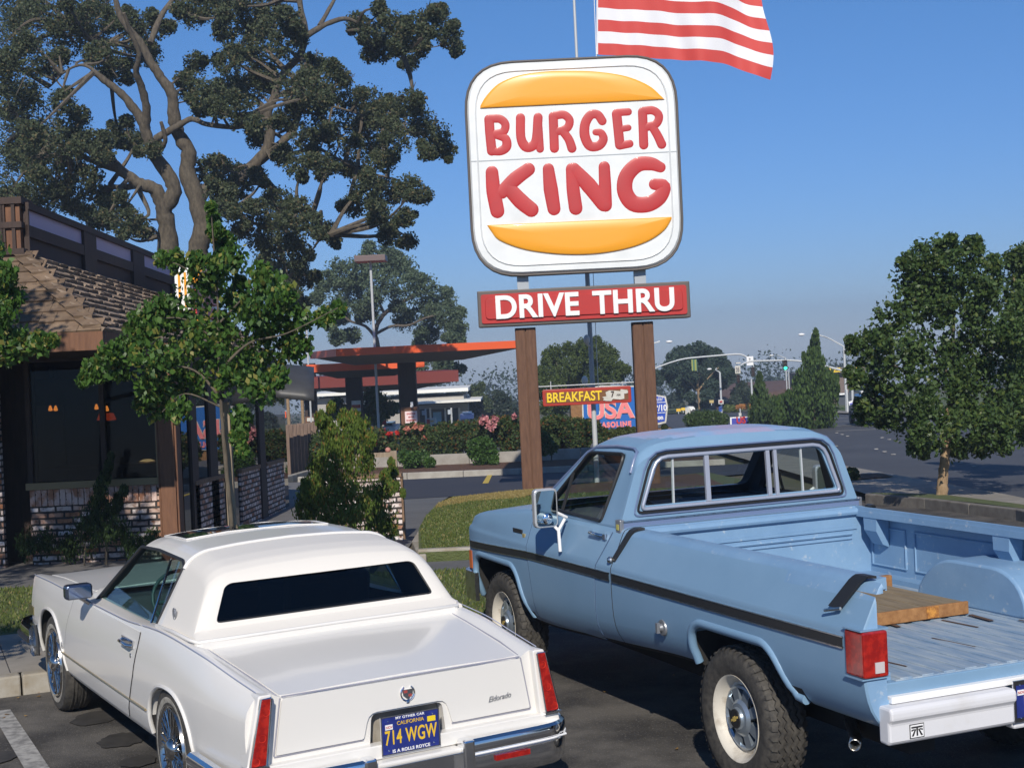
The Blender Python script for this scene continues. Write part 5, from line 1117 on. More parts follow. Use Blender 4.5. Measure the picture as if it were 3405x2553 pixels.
m = M(); dome(m, [(145, 545), (150, 525), (180, 478), (240, 420), (340, 380), (470, 361), (600, 357), (740, 362), (880, 385), (990, 430), (1050, 480), (1070, 500)], DS-.05, .045); W2L(m).build('top_bun', MT['orange_bun'], SG, smooth=60)
m = M(); dome(m, [(180, 1130), (200, 1160), (240, 1205), (350, 1248), (480, 1270), (620, 1278), (760, 1270), (900, 1243), (1000, 1205), (1070, 1155), (1103, 1105), (1105, 1088)], DS-.05, .045); W2L(m).build('bottom_bun', MT['orange_bun'], SG, smooth=60)
def letter(name, strokes, D=DS-.05, k=1.10):
    m = M(); px = ppm(DS)/1.508
    for j, (pts, r) in enumerate(strokes):
        S = spline(pts, 5); W3 = np.array([PX(*z1(*p), D) for p in S]); rr_ = r*px*k if np.isscalar(r) else np.interp(np.linspace(0, 1, len(S)), np.linspace(0, 1, len(r)), r)*px*k
        dz = .075+.005*j
        m.tube(W3, rr_, 14, flat=((0, 1, 0), dz)); rr2 = np.ones(len(S))*rr_
        for i in (0, len(S)-1): m.ball(W3[i], (rr2[i], rr2[i]*dz, rr2[i]), n=14, k=9)
    return W2L(m).build(name, MT['sign_letter_red'], SG, smooth=60)
letter('letter_b', [([(190, 600), (196, 680), (204, 758)], 22), ([(195, 597), (245, 598), (272, 625), (262, 662), (215, 675)], 19), ([(230, 680), (272, 696), (278, 735), (250, 758), (200, 760)], [17, 20, 22, 20, 18])])
letter('letter_u', [([(348, 592), (350, 690), (372, 735), (405, 735), (428, 700), (436, 590)], [21, 21, 23, 22, 22, 21]), ([(436, 600), (446, 748)], 18)])
letter('letter_r', [([(512, 585), (518, 745)], 21), ([(515, 582), (565, 577), (594, 605), (580, 645), (525, 662)], 19), ([(560, 660), (590, 700), (606, 745)], [19, 20, 21])])
letter('letter_g', [([(758, 608), (735, 577), (700, 578), (673, 620), (670, 680), (695, 732), (740, 732), (764, 700), (752, 668), (725, 664)], [20, 20, 21, 22, 23, 22, 21, 20, 17, 15])])
letter('letter_e', [([(830, 572), (838, 650), (846, 728)], 22), ([(832, 566), (888, 562)], 17), ([(838, 650), (888, 642)], 15), ([(846, 732), (895, 722)], 18)])
letter('letter_r', [([(960, 562), (966, 728)], 21), ([(963, 558), (1012, 555), (1042, 582), (1028, 622), (975, 640)], 19), ([(1008, 636), (1035, 680), (1056, 725)], [19, 20, 21])])
letter('letter_k', [([(205, 865), (213, 960), (232, 1060)], [29, 33, 32]), ([(388, 850), (320, 900), (255, 965)], [30, 33, 30]), ([(285, 940), (350, 1010), (402, 1052)], [32, 36, 34])])
letter('letter_i', [([(488, 848), (500, 950), (516, 1048)], [26, 33, 30])])
letter('letter_n', [([(605, 848), (612, 950), (625, 1045)], [27, 30, 31]), ([(615, 850), (690, 930), (765, 1025)], [30, 36, 33]), ([(768, 838), (772, 930), (774, 1030)], [26, 28, 30])])
letter('letter_g', [([(1050, 840), (1000, 822), (935, 828), (880, 885), (872, 960), (912, 1020), (985, 1025), (1045, 990), (1068, 935), (1020, 925)], [24, 31, 34, 35, 36, 37, 36, 34, 29, 26])])
# drive thru panel
dl, dr_ = PX(*dp(1032, 668), DS-.1), PX(*dp(1491, 647), DS-.1); zc1 = (dl[2]+dr_[2])/2; dh = 78*1.53933/2*ppm(DS); cxx = (dl[0]+dr_[0])/2; hw2 = (dr_[0]-dl[0])/2
m = M(); m.bb((dl[0], DS-.1, zc1-dh), (dr_[0], DS+.42, zc1+dh)); W2L(m).build('panel_cabinet', MT['bronze'], SG, bevel=.02)
m = M(); m.prism(rpoly([(dl[0]+.07, zc1-dh+.07), (dr_[0]-.07, zc1-dh+.07), (dr_[0]-.07, zc1+dh-.07), (dl[0]+.07, zc1+dh-.07)], .05), 1, DS-.101, DS-.13); W2L(m).build('panel_face', MT['red'], SG, smooth=30)
m = M(); m.prism(rpoly([(dl[0]+.15, zc1-dh+.15), (dr_[0]-.15, zc1-dh+.15), (dr_[0]-.15, zc1+dh-.15), (dl[0]+.15, zc1+dh-.15)], .08), 1, DS-.131, DS-.16); W2L(m).build('panel_field', MT['red'], SG, smooth=30, bevel=.01)
zt_ = zc1-gz(DS)
for w_, dx in (('DRIVE', -.93), ('THRU', .98)): text('panel_letters', w_, .62, MT['white'], SG, (1, 0, 0), (0, 0, 1), (cxx+dx, -.165, zt_-.005), .012, .97, .013, .005, spacing=1.03)
# posts
def post(pu_l, pu_r, v, vb, name='wood_post'):
    a, b = PX(pu_l, v, DS+.05), PX(pu_r, v, DS+.05); zt = PX((pu_l+pu_r)/2, v, DS+.05)[2]; w = b[0]-a[0]; m = M(); cx_ = (a[0]+b[0])/2; yy = DS+.05+w/2
    m.box((cx_, yy, (zt+gz(DS)-.1)/2), (w-.06, w-.06, zt-gz(DS)+.1))
    for x, y, dx, dy in ((cx_-w/2+.02, yy, .04, w-.05), (cx_+w/2-.02, yy, .04, w-.05)): m.box((x, y, (zt+gz(DS)-.1)/2), (dx, dy, zt-gz(DS)+.1))
    for k in (-1, 1): m.box((cx_+k*w*.245, yy-w/2+.012, (zt+gz(DS)-.1)/2), (w*.44, .03, zt-gz(DS)+.1))
    W2L(m).build(name, MT['post_wood'], SG, bevel=.006); return cx_, yy, w
pl_ = post(1112*1.5393, 1157*1.5393, 708*1.5393, 0); pr_ = post(1366*1.5393, 1411*1.5393, 695*1.5393, 0)
for (cx_, yy, w), (va, vb) in ((pl_, (582, 640)), (pr_, (575, 625))):
    zt, zb = c0[2]-hh-.05, zc1+dh-.02; m = M(); m.box((cx_, yy, (zt+zb)/2+.05), (w*.55, w*.55, zt-zb+.3)); W2L(m).build('steel_column', MT['steel'], SG)
# breakfast sign hung between the posts
BS = empty('breakfast_sign', (0, DS+.2, gz(DS)), label='small brown and red BREAKFAST 7 AM sign hung between the two wooden posts', cat='sign')
z2 = crop(1750, 1100, 4.022); Db = DS+.15
a, b = PX(*z2(218, 895), Db), PX(*z2(1405, 850), Db); zc2 = (a[2]+b[2])/2; hb_ = 222/2/4.022*ppm(Db)
def B2L(m): m.xf(Matrix.Translation((0, -DS-.2, -gz(DS)))); return m
m = M(); m.prism(rpoly([(a[0], zc2-hb_), (b[0], zc2-hb_), (b[0], zc2+hb_), (a[0], zc2+hb_)], .04), 1, Db, Db+.09); B2L(m).build('sign_box', mat('frame_red', (.36, .03, .015), .4), BS, bevel=.01)
m = M(); m.prism(rpoly([(a[0]+.06, zc2-hb_+.06), (b[0]-.06, zc2-hb_+.06), (b[0]-.06, zc2+hb_-.06), (a[0]+.06, zc2+hb_-.06)], .02), 1, Db-.001, Db-.008); B2L(m).build('sign_panel', woodmat('panel_wood', (.10, .04, .015), (.25, .11, .04), (1, 4, 8)), BS)
yel = mat('letter_yellow', (.85, .58, .02), .4)
tx_ = PX(*z2(640, 885), Db); text('breakfast_letters', 'BREAKFAST', .265, yel, BS, (1, 0, 0), (0, 0, 1), (tx_[0], Db-.012-DS-.2, tx_[2]-gz(DS)), .004, .80, .004, .001)
m = M(); rb = [(1015, 885), (1070, 872), (1060, 820), (1110, 795), (1200, 800), (1255, 805), (1262, 778), (1350, 790), (1362, 825), (1335, 838), (1308, 838), (1310, 905), (1260, 918), (1160, 908), (1135, 938), (1060, 935), (1025, 928), (1040, 905)]
m.prism([(PX(*z2(*p), Db)[0], PX(*z2(*p), Db)[2]) for p in rb], 1, Db-.009, Db-.02); B2L(m).build('ribbon', MT['off_white'], BS)
p = PX(*z2(1152, 850), Db); text('seven', '7', .16, MT['dark_wood'], BS, (1, 0, 0), (0, 0, 1), (p[0], Db-.022-DS-.2, p[2]-gz(DS)), .002, .8, .006)
p = PX(*z2(1232, 856), Db); text('am', 'AM', .06, MT['bronze'], BS, (1, 0, 0), (0, 0, 1), (p[0], Db-.022-DS-.2, p[2]-gz(DS)), .002, .9, .002)
m = M()
for uu in (330, 1290): p = PX(*z2(uu, 770), Db); m.tube([(p[0], Db+.05, p[2]-.02), (p[0], Db+.05, p[2]+.14)], .01, 6)
q0, q1 = PX(*z2(150, 745), Db), PX(*z2(1440, 690), Db); m.tube([(q0[0], Db+.05, (q0[2]+q1[2])/2), (q1[0], Db+.05, (q0[2]+q1[2])/2)], .012, 6); B2L(m).build('hanger', MT['galv'], BS)

# ================================================================== FLAG AND POLE
DF = 31.0
pb = PX(1281*1.5393, 855*1.5393, DF); FP = empty('flag_pole', (pb[0], DF, gz(DF)), label='tall thin grey flagpole standing behind the big restaurant sign', cat='flagpole')
m = M(); m.tube([(0, 0, 0), (0, 0, 5), (0, 0, 9), (0, 0, 15.5)], [.055, .05, .032, .02], 14); m.build('pole', MT['galv'], FP, smooth=60)
m = M(); m.tube([(.12, -.02, 1.5), (.13, -.02, 5), (.42, -.02, 9.2), (.45, -.02, 12.3), (.03, 0, 15.3)], .008, 5); m.build('halyard', MT['white'], FP)
m = M(); m.ball((0, 0, 15.55), .08); m.build('finial', MT['plate_yellow'], FP)
for k, (uu, vv) in enumerate(((782, 665), (808, 118))):
    p = PX(*z2(uu, vv), DF-.2); m = M(); m.ball((p[0]-pb[0], -.2, p[2]-gz(DF)), (.07, .07, .11)); m.tube([(p[0]-pb[0], -.2, p[2]-gz(DF)-.1), (0, 0, p[2]-gz(DF)-.15)], .02, 6); m.build('flood_light', mat('lamp_white', (.85, .83, .78), .3), FP, smooth=60)
fl = M(); nU, nV = 60, 52; G = []
P0 = PX(1986, 182, DF); sp = ppm(DF)
bot = pch([0, .15, .3, .45, .6, .7, .8, .9, 1.0], [182, 185, 192, 198, 205, 214, 232, 252, 262]); top = pch([0, .3, .6, 1.0], [-325, -318, -300, -265])
ul = pch([0, .5, 1.0], [1986, 2300, 2574])
for j in range(nV+1):
    t = j/nV; row = []
    for i in range(nU+1):
        s = i/nU; v = bot(s)*(1-t)+top(s)*t+5*math.sin(14*s+2*t)*s; u = 1986+(575+14*math.sin(9*t)*s**3-26*t*s**4)*s
        q = PX(u, v, DF); dep = .16*math.sin(6.5*s+1.2*t)*s**.5+.10*math.sin(17*s-3*t+1)*s+.028*math.sin(40*s+9*t)*(1-t)
        row.append((q[0]-pb[0], dep, q[2]-gz(DF)))
    G.append(row)
G = np.array(G); FO = empty('flag', (pb[0], DF, gz(DF)), label='large red and white striped flag flying from the flagpole at the top', cat='flag')
cloth_r = mat('flag_red', (.56, .055, .045), .7); cloth_w = mat('flag_white', (.75, .75, .78), .7); cloth_b = mat('flag_blue', (.03, .05, .22), .7)
m = M(); m.grid(G); 
for idx in range(len(m.f)):
    j = idx//nU; i = idx % nU; st_ = j//4; m.m[idx] = 2 if (st_ >= 6 and i < nU*.4) else (0 if st_ % 2 == 0 else 1)
o = m.build('flag_cloth', [cloth_r, cloth_w, cloth_b], FO, smooth=80, recalc=False)
m = M()
for a_ in range(9):
    for b_ in range(6 if a_ % 2 == 0 else 5):
        j = 24+2+int(a_*2.9); i = int(2+b_*4+(2 if a_ % 2 else 0)); c = G[j, i]; pts = [(c[0]+.05*math.sin(k*math.pi/5)*(1 if k % 2 == 0 else .4), c[2]+.05*math.cos(k*math.pi/5)*(1 if k % 2 == 0 else .4)) for k in range(10)]; m.prism(pts, 1, c[1]-.012, c[1]-.004)
m.build('stars', cloth_w, FO)
m = M(); m.tube([G[j, 0] for j in range(0, nV+1, 4)], .02, 6); m.build('flag_header', cloth_w, FO)

# ================================================================== FOLIAGE
def leaves(m_, C, Rr, n, size, rng, droop=0., squash=1., blade=1.0, up=0.):
    """n leaf faces clustered round centre C (radius Rr)"""
    k = n
    d = rng.normal(size=(k, 3)); d /= np.linalg.norm(d, axis=1)[:, None]; p = np.array(C)+d*(Rr*rng.uniform(.25, 1, k)**.6)[:, None]*np.array([1, 1, squash])
    a = rng.normal(size=(k, 3)); a[:, 2] += up*2.2-droop*1.6; a /= np.linalg.norm(a, axis=1)[:, None]
    b = rng.normal(size=(k, 3)); b -= a*(a*b).sum(1)[:, None]; b /= np.linalg.norm(b, axis=1)[:, None]
    s = size*rng.uniform(.6, 1.25, k)[:, None]; c = np.cross(a, b)
    V = np.stack([p-a*s*.5, p+b*s*.33/blade+c*s*.06, p+a*s*.55, p-b*s*.33/blade+c*s*.06], 1)
    return V
def foliage(name, blobs, matl, parent, seed, size, dens, clump=.32, per=26, **kw):
    """blobs: (centre, radius). Sub-clumps are spread through each blob, leaving gaps"""
    rng = np.random.default_rng(seed); out = []
    for c, r in blobs:
        nc = max(6, int(dens*2.6/clump**2)); d = rng.normal(size=(nc, 3)); d /= np.linalg.norm(d, axis=1)[:, None]; cc = np.array(c)+d*(r*rng.uniform(.1, 1.05, nc)**.55)[:, None]
        out.append(leaves(None, c, r*1.38, int(nc*per*.42), size, rng, **kw))
        for q in cc: out.append(leaves(None, q, clump*r*rng.uniform(.6, 1.25), max(4, int(per*rng.uniform(.6, 1.3))), size, rng, **kw))
    V = np.concatenate(out); k = len(V); print(name, parent.name if parent else '', k); me = bpy.data.meshes.new(name); me.vertices.add(4*k); me.vertices.foreach_set('co', V.reshape(-1)); me.loops.add(4*k); me.loops.foreach_set('vertex_index', np.arange(4*k, dtype=np.int32))
    me.polygons.add(k); me.polygons.foreach_set('loop_start', np.arange(0, 4*k, 4, dtype=np.int32)); me.polygons.foreach_set('loop_total', np.full(k, 4, np.int32)); me.materials.append(matl); me.update(calc_edges=True); me.validate()
    o = bpy.data.objects.new(name, me); COL.objects.link(o); o.parent = parent; return o
def pxblobs(lst, conv, D, spread, seed, fl_=1., extra=0):
    rg = random.Random(seed); o = []
    for x, y, r in lst:
        d = D+rg.uniform(-1, 1)*spread; u, v = conv(x, y); rr_ = r*(conv(1, 0)[0]-conv(0, 0)[0])*ppm(d)
        o.append((PX(u, v, d), rr_*fl_))
        for _ in range(extra):
            a = rg.uniform(0, 6.28); q = rg.uniform(.7, 1.25)*r; u, v = conv(x+q*math.cos(a), y+q*math.sin(a)); o.append((PX(u, v, d+rg.uniform(-1, 1)*spread*.5), rr_*fl_*rg.uniform(.35, .6)))
    return o
def limbs(name, lst, conv, D, matl, parent, seed, spread=1.0, wob=.0, n=9):
    """tapering limbs; each starts at the depth of the limb it grows from"""
    rg = random.Random(seed); m = M(); done = []
    k = (conv(1, 0)[0]-conv(0, 0)[0])
    for pts, r0, r1 in lst:
        S = spline(pts, 5); u0 = np.array(S[0]); d0 = D
        best = 1e9
        for (q, dd) in done:
            e = np.linalg.norm(np.array(q)-u0)
            if e < best: best, d0 = e, dd
        if best > 60: d0 = D
        d1 = d0+rg.uniform(-1, 1)*spread*min(1.5, len(pts)/5); P = []; Rr = []
        for i, s in enumerate(S):
            t = i/(len(S)-1); d = d0+(d1-d0)*t; u, v = conv(*s); p = PX(u, v, d); P.append(p+np.array([rg.uniform(-1, 1), 0, rg.uniform(-1, 1)])*(r0+(r1-r0)*t)*k*ppm(d)*.09*(0 < i)); Rr.append((r0+(r1-r0)*t**.8)*k*ppm(d)*rg.uniform(.9, 1.1)); done.append((s, d))
        m.tube(P, Rr, n)
    return m.build(name, matl, parent, smooth=70)
def twigs(name, limb_obj, blobs, matl, parent, r0, r1, seed):
    rg = np.random.default_rng(seed); V = np.array([v.co for v in limb_obj.data.vertices]); m = M()
    for c, r in blobs:
        c = np.array(c); d = np.linalg.norm(V-c, axis=1); j = int(np.argmin(d)); a = V[j]; L = d[j]
        if L < .15*r or L > 9*r: continue
        mid = (a+c)/2+rg.normal(size=3)*L*.10; end = c+rg.normal(size=3)*r*.3; P = spline([a, mid, end], 5); m.tube(P, np.linspace(min(r0, L*.06), r1, len(P)), 5)
        for _ in range(3):
            e2 = c+rg.normal(size=3)*r*.6; m.tube([mid*.3+end*.7, (mid*.3+end*.7+e2)/2+rg.normal(size=3)*r*.1, e2], [r1*1.3, r1, r1*.5], 4)
    return m.build(name, matl, parent, smooth=70)
def at_base(name, P, label, cat, group=None): return empty(name, tuple(P), label=label, cat=cat, group=group)
def reparent(root):
    """children were built in world coordinates"""
    mi = root.matrix_world.inverted()
    for c in root.children:
        if c.type == 'MESH' and not c.get('lc'): c.matrix_parent_inverse = mi; c['lc'] = 1; del c['lc']
# --- the great oak behind the restaurant
DO = 46.; cl = crop(0, 0, 1.3825)
oak = at_base('oak_tree', (PX(*cl(830, 1180), DO)[0], DO, gz(DO)), 'huge gnarled oak with two grey trunks rising behind the restaurant roof', 'tree')
OL = [([(800, 1560), (790, 1300), (775, 1150), (765, 1030), (748, 950), (715, 875), (645, 845), (565, 790), (520, 745)], 58, 20), ([(755, 960), (800, 880), (770, 800), (715, 720), (680, 640), (655, 560), (600, 480), (545, 420), (480, 370), (430, 330)], 38, 13),
 ([(670, 590), (672, 490), (650, 400), (625, 330), (640, 250), (600, 150), (570, 60)], 22, 8), ([(905, 1560), (905, 1300), (915, 1150), (930, 1050), (905, 930), (862, 800), (868, 700), (822, 620), (800, 540), (790, 430), (740, 360), (690, 280), (640, 190), (560, 90), (520, -40)], 56, 12),
 ([(905, 930), (960, 865), (1060, 862), (1150, 775), (1230, 710), (1330, 620), (1370, 540), (1400, 400)], 34, 10), ([(1150, 775), (1225, 690), (1240, 600), (1230, 520), (1262, 440), (1300, 340), (1380, 250), (1402, 150), (1382, 40), (1370, -60)], 27, 12),
 ([(715, 640), (800, 590), (880, 548), (950, 572), (1080, 588)], 17, 11), ([(690, 200), (738, 80), (800, -10)], 15, 10), ([(1402, 170), (1500, 112), (1600, 88), (1700, 150), (1770, 220)], 15, 5), ([(1470, 120), (1520, 30), (1560, -40)], 11, 7),
 ([(1230, 700), (1350, 705), (1450, 680), (1560, 735), (1700, 795), (1800, 820)], 12, 4), ([(565, 790), (430, 742), (300, 680), (200, 612), (110, 590)], 17, 6), ([(945, 1000), (1060, 960), (1130, 1010), (1150, 1060)], 14, 6), ([(1120, 855), (1180, 845), (1240, 862), (1282, 885)], 10, 7),
 ([(640, 850), (560, 862), (500, 855)], 20, 9), ([(740, 690), (760, 640), (740, 560)], 13, 8), ([(1300, 350), (1390, 430), (1500, 480), (1640, 520), (1760, 560)], 9, 3), ([(500, 260), (430, 180), (330, 120)], 10, 4), ([(455, 340), (380, 300), (300, 330), (230, 400)], 9, 3), ([(1850, 250), (1930, 230), (2030, 210)], 4, 2),
 ([(1700, 800), (1740, 900), (1760, 1010)], 5, 2), ([(1280, 1100), (1310, 1200), (1330, 1330)], 6, 3), ([(1130, 1010), (1250, 1050), (1400, 1010), (1520, 1080)], 7, 3)]
lo_ = limbs('trunk', OL, cl, DO, MT['bark'], oak, 4, 2.2, n=14)
OB = [(60,60,105),(160,140,110),(40,200,95),(250,60,100),(330,180,85),(120,300,95),(230,300,60),(50,480,105),(160,520,105),(290,470,50),(330,570,70),(60,650,105),(180,690,100),(300,640,75),(100,800,105),(220,820,95),(330,760,65),(420,650,50),(420,810,50),(470,700,45),(180,920,60),(300,900,75),(420,940,75),(520,960,60),(580,1020,65),(640,1050,45),(470,1020,45),(40,900,60),
 (380,60,75),(430,180,70),(480,260,70),(540,330,60),(620,200,70),(600,100,55),(680,250,50),(730,120,50),(560,610,50),(620,650,45),(700,690,35),(520,640,40),(460,20,60),
 (880,60,60),(960,30,70),(1060,60,75),(1150,60,70),(1250,50,60),(1100,180,80),(1200,200,75),(1300,200,70),(1020,150,40),(900,290,45),(1050,290,60),(1330,90,50),
 (880,400,60),(960,440,70),(1060,440,75),(1150,420,70),(1110,520,70),(1200,330,60),(920,500,35),(1350,400,80),(1450,420,75),(1550,430,70),(1320,540,55),(1440,300,50),(1540,330,40),
 (1620,500,75),(1700,480,75),(1800,530,75),(1880,480,60),(1940,560,55),(2000,620,60),(2050,690,40),(1480,560,75),(1560,640,75),(1700,640,75),(1820,640,65),(1400,640,60),(1380,760,60),(1300,720,40),(1500,760,50),(1640,760,60),(1760,740,50),(1180,640,40),(1960,700,35),
 (1680,860,60),(1780,880,60),(1880,860,50),(1950,900,35),(1620,950,45),(1740,980,50),(1860,1000,40),(1780,1080,40),(1880,1110,35),
 (950,780,55),(1040,800,60),(1000,880,50),(1100,870,50),(1180,810,40),(1050,960,50),(960,990,30),(1200,980,60),(1290,930,60),(1380,960,50),(1200,1090,60),(1320,1060,70),(1420,1030,50),(1500,1060,40),(1250,1180,60),(1370,1160,60),(1320,1250,50),(1400,1280,45),(1300,1340,50),(1370,1400,45),(1100,1060,35),(1540,1110,25),
 (1640,100,40),(1700,150,50),(1760,230,50),(1850,190,50),(1800,110,50),(1900,120,50),(1980,100,60),(2060,160,50),(2100,220,30),(1880,290,35),(1700,250,35),(2020,60,35),(1930,230,35),(1740,40,30)]
oakleaf = leafmat('oak_leaves', (.055, .075, .038), (.125, .15, .08), (.19, .15, .075), .4, .6, .2)
OBB = pxblobs(OB, cl, DO, 3.2, 2, 1.08, 2); twigs('branches', lo_, OBB, MT['bark'], oak, .09, .018, 5)
foliage('crown', OBB, oakleaf, oak, 7, .095, 1.05, clump=.22, per=17, squash=.9)
reparent(oak)
# --- second oak behind the filling station roofs
oak2 = at_base('oak_tree', (PX(*cl(1740, 1500), 92)[0], 92, gz(92)), 'broad dark oak spreading behind the orange edged canopies', 'tree')
limbs('trunk', [([(1735, 1750), (1735, 1600), (1725, 1520), (1770, 1440), (1850, 1390), (1900, 1360)], 16, 6), ([(1735, 1560), (1680, 1500), (1600, 1470), (1550, 1400)], 9, 4), ([(1770, 1450), (1740, 1370), (1760, 1290)], 8, 4), ([(1728, 1535), (1800, 1500), (1880, 1495), (1960, 1460), (2050, 1440)], 8, 4)], cl, 92, MT['bark'], oak2, 3, 2)
foliage('crown', pxblobs(extra=1, D=92, spread=3, seed=5, conv=cl, lst=[(1700,1190,50),(1780,1170,50),(1850,1230,60),(1650,1240,60),(1560,1250,60),(1500,1300,50),(1620,1340,70),(1560,1400,50),(1520,1470,40),(1740,1300,75),(1860,1330,75),(1950,1320,60),(2030,1380,60),(1950,1430,60),(2060,1460,50),(2110,1510,35),(1860,1470,50),(1700,1440,40),(2110,1440,30),(1550,1550,35),(1620,1540,35),(1980,1520,50),(2080,1550,30),(1960,1620,50),(2030,1680,45),(2090,1700,35),(1920,1690,40),(1790,1230,60),(1660,1420,40),(1460,1370,30),(2120,1560,20)]), leafmat('oak_leaves_far', (.055, .085, .05), (.12, .16, .09), None, .2, .6, .15), oak2, 9, .17, 1.3, clump=.24, per=20, squash=.9); reparent(oak2)
# --- round tree between the sign posts
t3 = at_base('leafy_tree', (PX(*z2(650, 900), 84)[0], 84, gz(84)), 'bright green round tree seen between the two brown sign posts', 'tree')
limbs('trunk', [([(600, 1300), (590, 1000), (560, 700), (600, 500)], 18, 8), ([(590, 900), (700, 700), (900, 500)], 10, 5), ([(580, 800), (460, 600), (400, 420)], 10, 5)], z2, 84, MT['bark'], t3, 3, 1)
foliage('crown', pxblobs([(760,190,80),(940,140,60),(560,250,90),(380,280,90),(300,330,80),(680,300,110),(850,290,110),(1040,260,100),(1150,320,80),(260,420,60),(420,420,120),(600,450,120),(800,430,110),(980,420,120),(1120,440,90),(1250,480,60),(1330,520,60),(200,560,80),(360,580,110),(540,600,120),(700,580,100),(900,580,110),(1060,600,100),(1220,610,80),(80,620,70),(240,700,90),(420,720,100),(640,700,110),(850,700,90),(1040,690,80),(160,820,80),(330,900,90),(500,950,100),(60,760,60),(180,520,40),(420,1050,90),(260,1030,90)], z2, 84, 2, 5), leafmat('tree_leaves_bright', (.055, .085, .02), (.12, .16, .045), None, .35, .6, .2), t3, 11, .13, 1.2, clump=.25, per=22); reparent(t3)
# --- far oak by the junction
c7 = crop(2200, 1000, 3.16)
t4 = at_base('oak_tree', (PX(*c7(400, 1165), 124)[0], 124, gz(124)), 'dark spreading oak with pale trunk beyond the street junction', 'tree')
limbs('trunk', [([(402, 1170), (398, 1080), (388, 980), (380, 880), (400, 760)], 18, 10), ([(388, 960), (300, 860), (200, 760)], 9, 4), ([(388, 940), (500, 800), (600, 700)], 9, 4)], c7, 124, MT['bark_tan'], t4, 3, 1)
foliage('crown', pxblobs([(390,500,70),(300,540,70),(480,540,60),(190,540,60),(120,600,60),(560,560,60),(620,600,50),(250,620,90),(400,620,90),(540,650,80),(660,680,60),(80,700,70),(180,740,80),(320,740,90),(470,760,90),(600,770,80),(700,760,60),(20,780,50),(130,850,60),(250,860,80),(400,880,70),(520,900,70),(640,860,60),(740,760,40),(220,960,60),(300,1010,50),(480,1000,60),(540,960,50),(-60,780,50),(-30,850,40),(720,830,40),(330,1100,40),(450,1090,40)], c7, 124, 3, 5), leafmat('far_leaves', (.035, .058, .042), (.065, .10, .068), None, .2, .7, .1), t4, 12, .22, 1.4, clump=.25, per=22, squash=.9); reparent(t4)
# --- right-hand street tree
TRB = GR(*dp(2035, 1072), .12); t5 = at_base('street_tree', TRB, 'dense dark green street tree with pale trunk on the verge beside the right lane', 'tree'); DR = TRB[1]
limbs('trunk', [([(2033, 1076), (2036, 1040), (2040, 1000), (2045, 950), (2050, 880)], 14, 7)], dp, DR, MT['bark_tan'], t5, 3, .1, n=12)
limbs('branches', [([(2050, 885), (2056, 800), (2060, 700), (2062, 600)], 6, 2), ([(2045, 950), (2010, 880), (1960, 810), (1900, 770)], 7, 2), ([(2050, 880), (2100, 800), (2160, 740)], 6, 2), ([(2054, 820), (2000, 720), (1975, 640)], 5, 2), ([(2047, 930), (2110, 880), (2180, 850)], 4, 1.5)], dp, DR+.3, MT['bark'], t5, 3, .5, n=8)
stb = [(2040,545,32),(2000,560,35),(2090,570,38),(1975,612,40),(2050,620,48),(2130,610,45),(2225,640,50),(1930,690,38),(1990,680,50),(2070,690,55),(2150,690,55),(2215,710,50),(1880,745,32),(1846,745,18),(1940,760,50),(2020,770,55),(2100,770,55),(2180,780,55),(1890,800,38),(1960,840,50),(2040,850,55),(2120,850,55),(2190,860,50),(1900,868,38),(1950,905,38),(2020,925,42),(2090,925,42),(2150,915,40),(2205,925,30),(1985,965,20),(2060,965,25),(2120,965,20),(1850,818,18),(1868,895,20),(2240,780,50),(2250,860,50),(2010,600,40),(2100,640,45)]
t5l = leafmat('street_tree_leaves', (.035, .070, .020), (.090, .145, .040), (.11, .14, .03), .3, .45, .35)
foliage('crown', pxblobs(stb, dp, DR, .9, 6, 1.05, 1), t5l, t5, 13, .075, .52, clump=.24, per=28); reparent(t5)
t5b = at_base('street_tree', (PX(*dp(2290, 900), 26)[0], 26, gz(26)), 'lighter green tree at the right edge of the picture behind the street tree', 'tree')
limbs('trunk', [([(2290, 1040), (2288, 900), (2270, 760), (2240, 640)], 12, 3), ([(2280, 800), (2220, 700), (2190, 600)], 5, 2)], dp, 26, MT['bark_tan'], t5b, 3, .3)
foliage('crown', pxblobs([(2195,560,22),(2215,600,35),(2240,560,40),(2260,650,60),(2200,660,30),(2250,760,60),(2210,820,40),(2190,740,30),(2300,700,60),(2300,800,60),(2180,900,30),(2220,900,40)], dp, 26, .6, 6), leafmat('tree_leaves_mid', (.04, .075, .02), (.09, .13, .035), None, .35, .5, .3), t5b, 15, .08, 1.3, clump=.25, per=28); reparent(t5b)
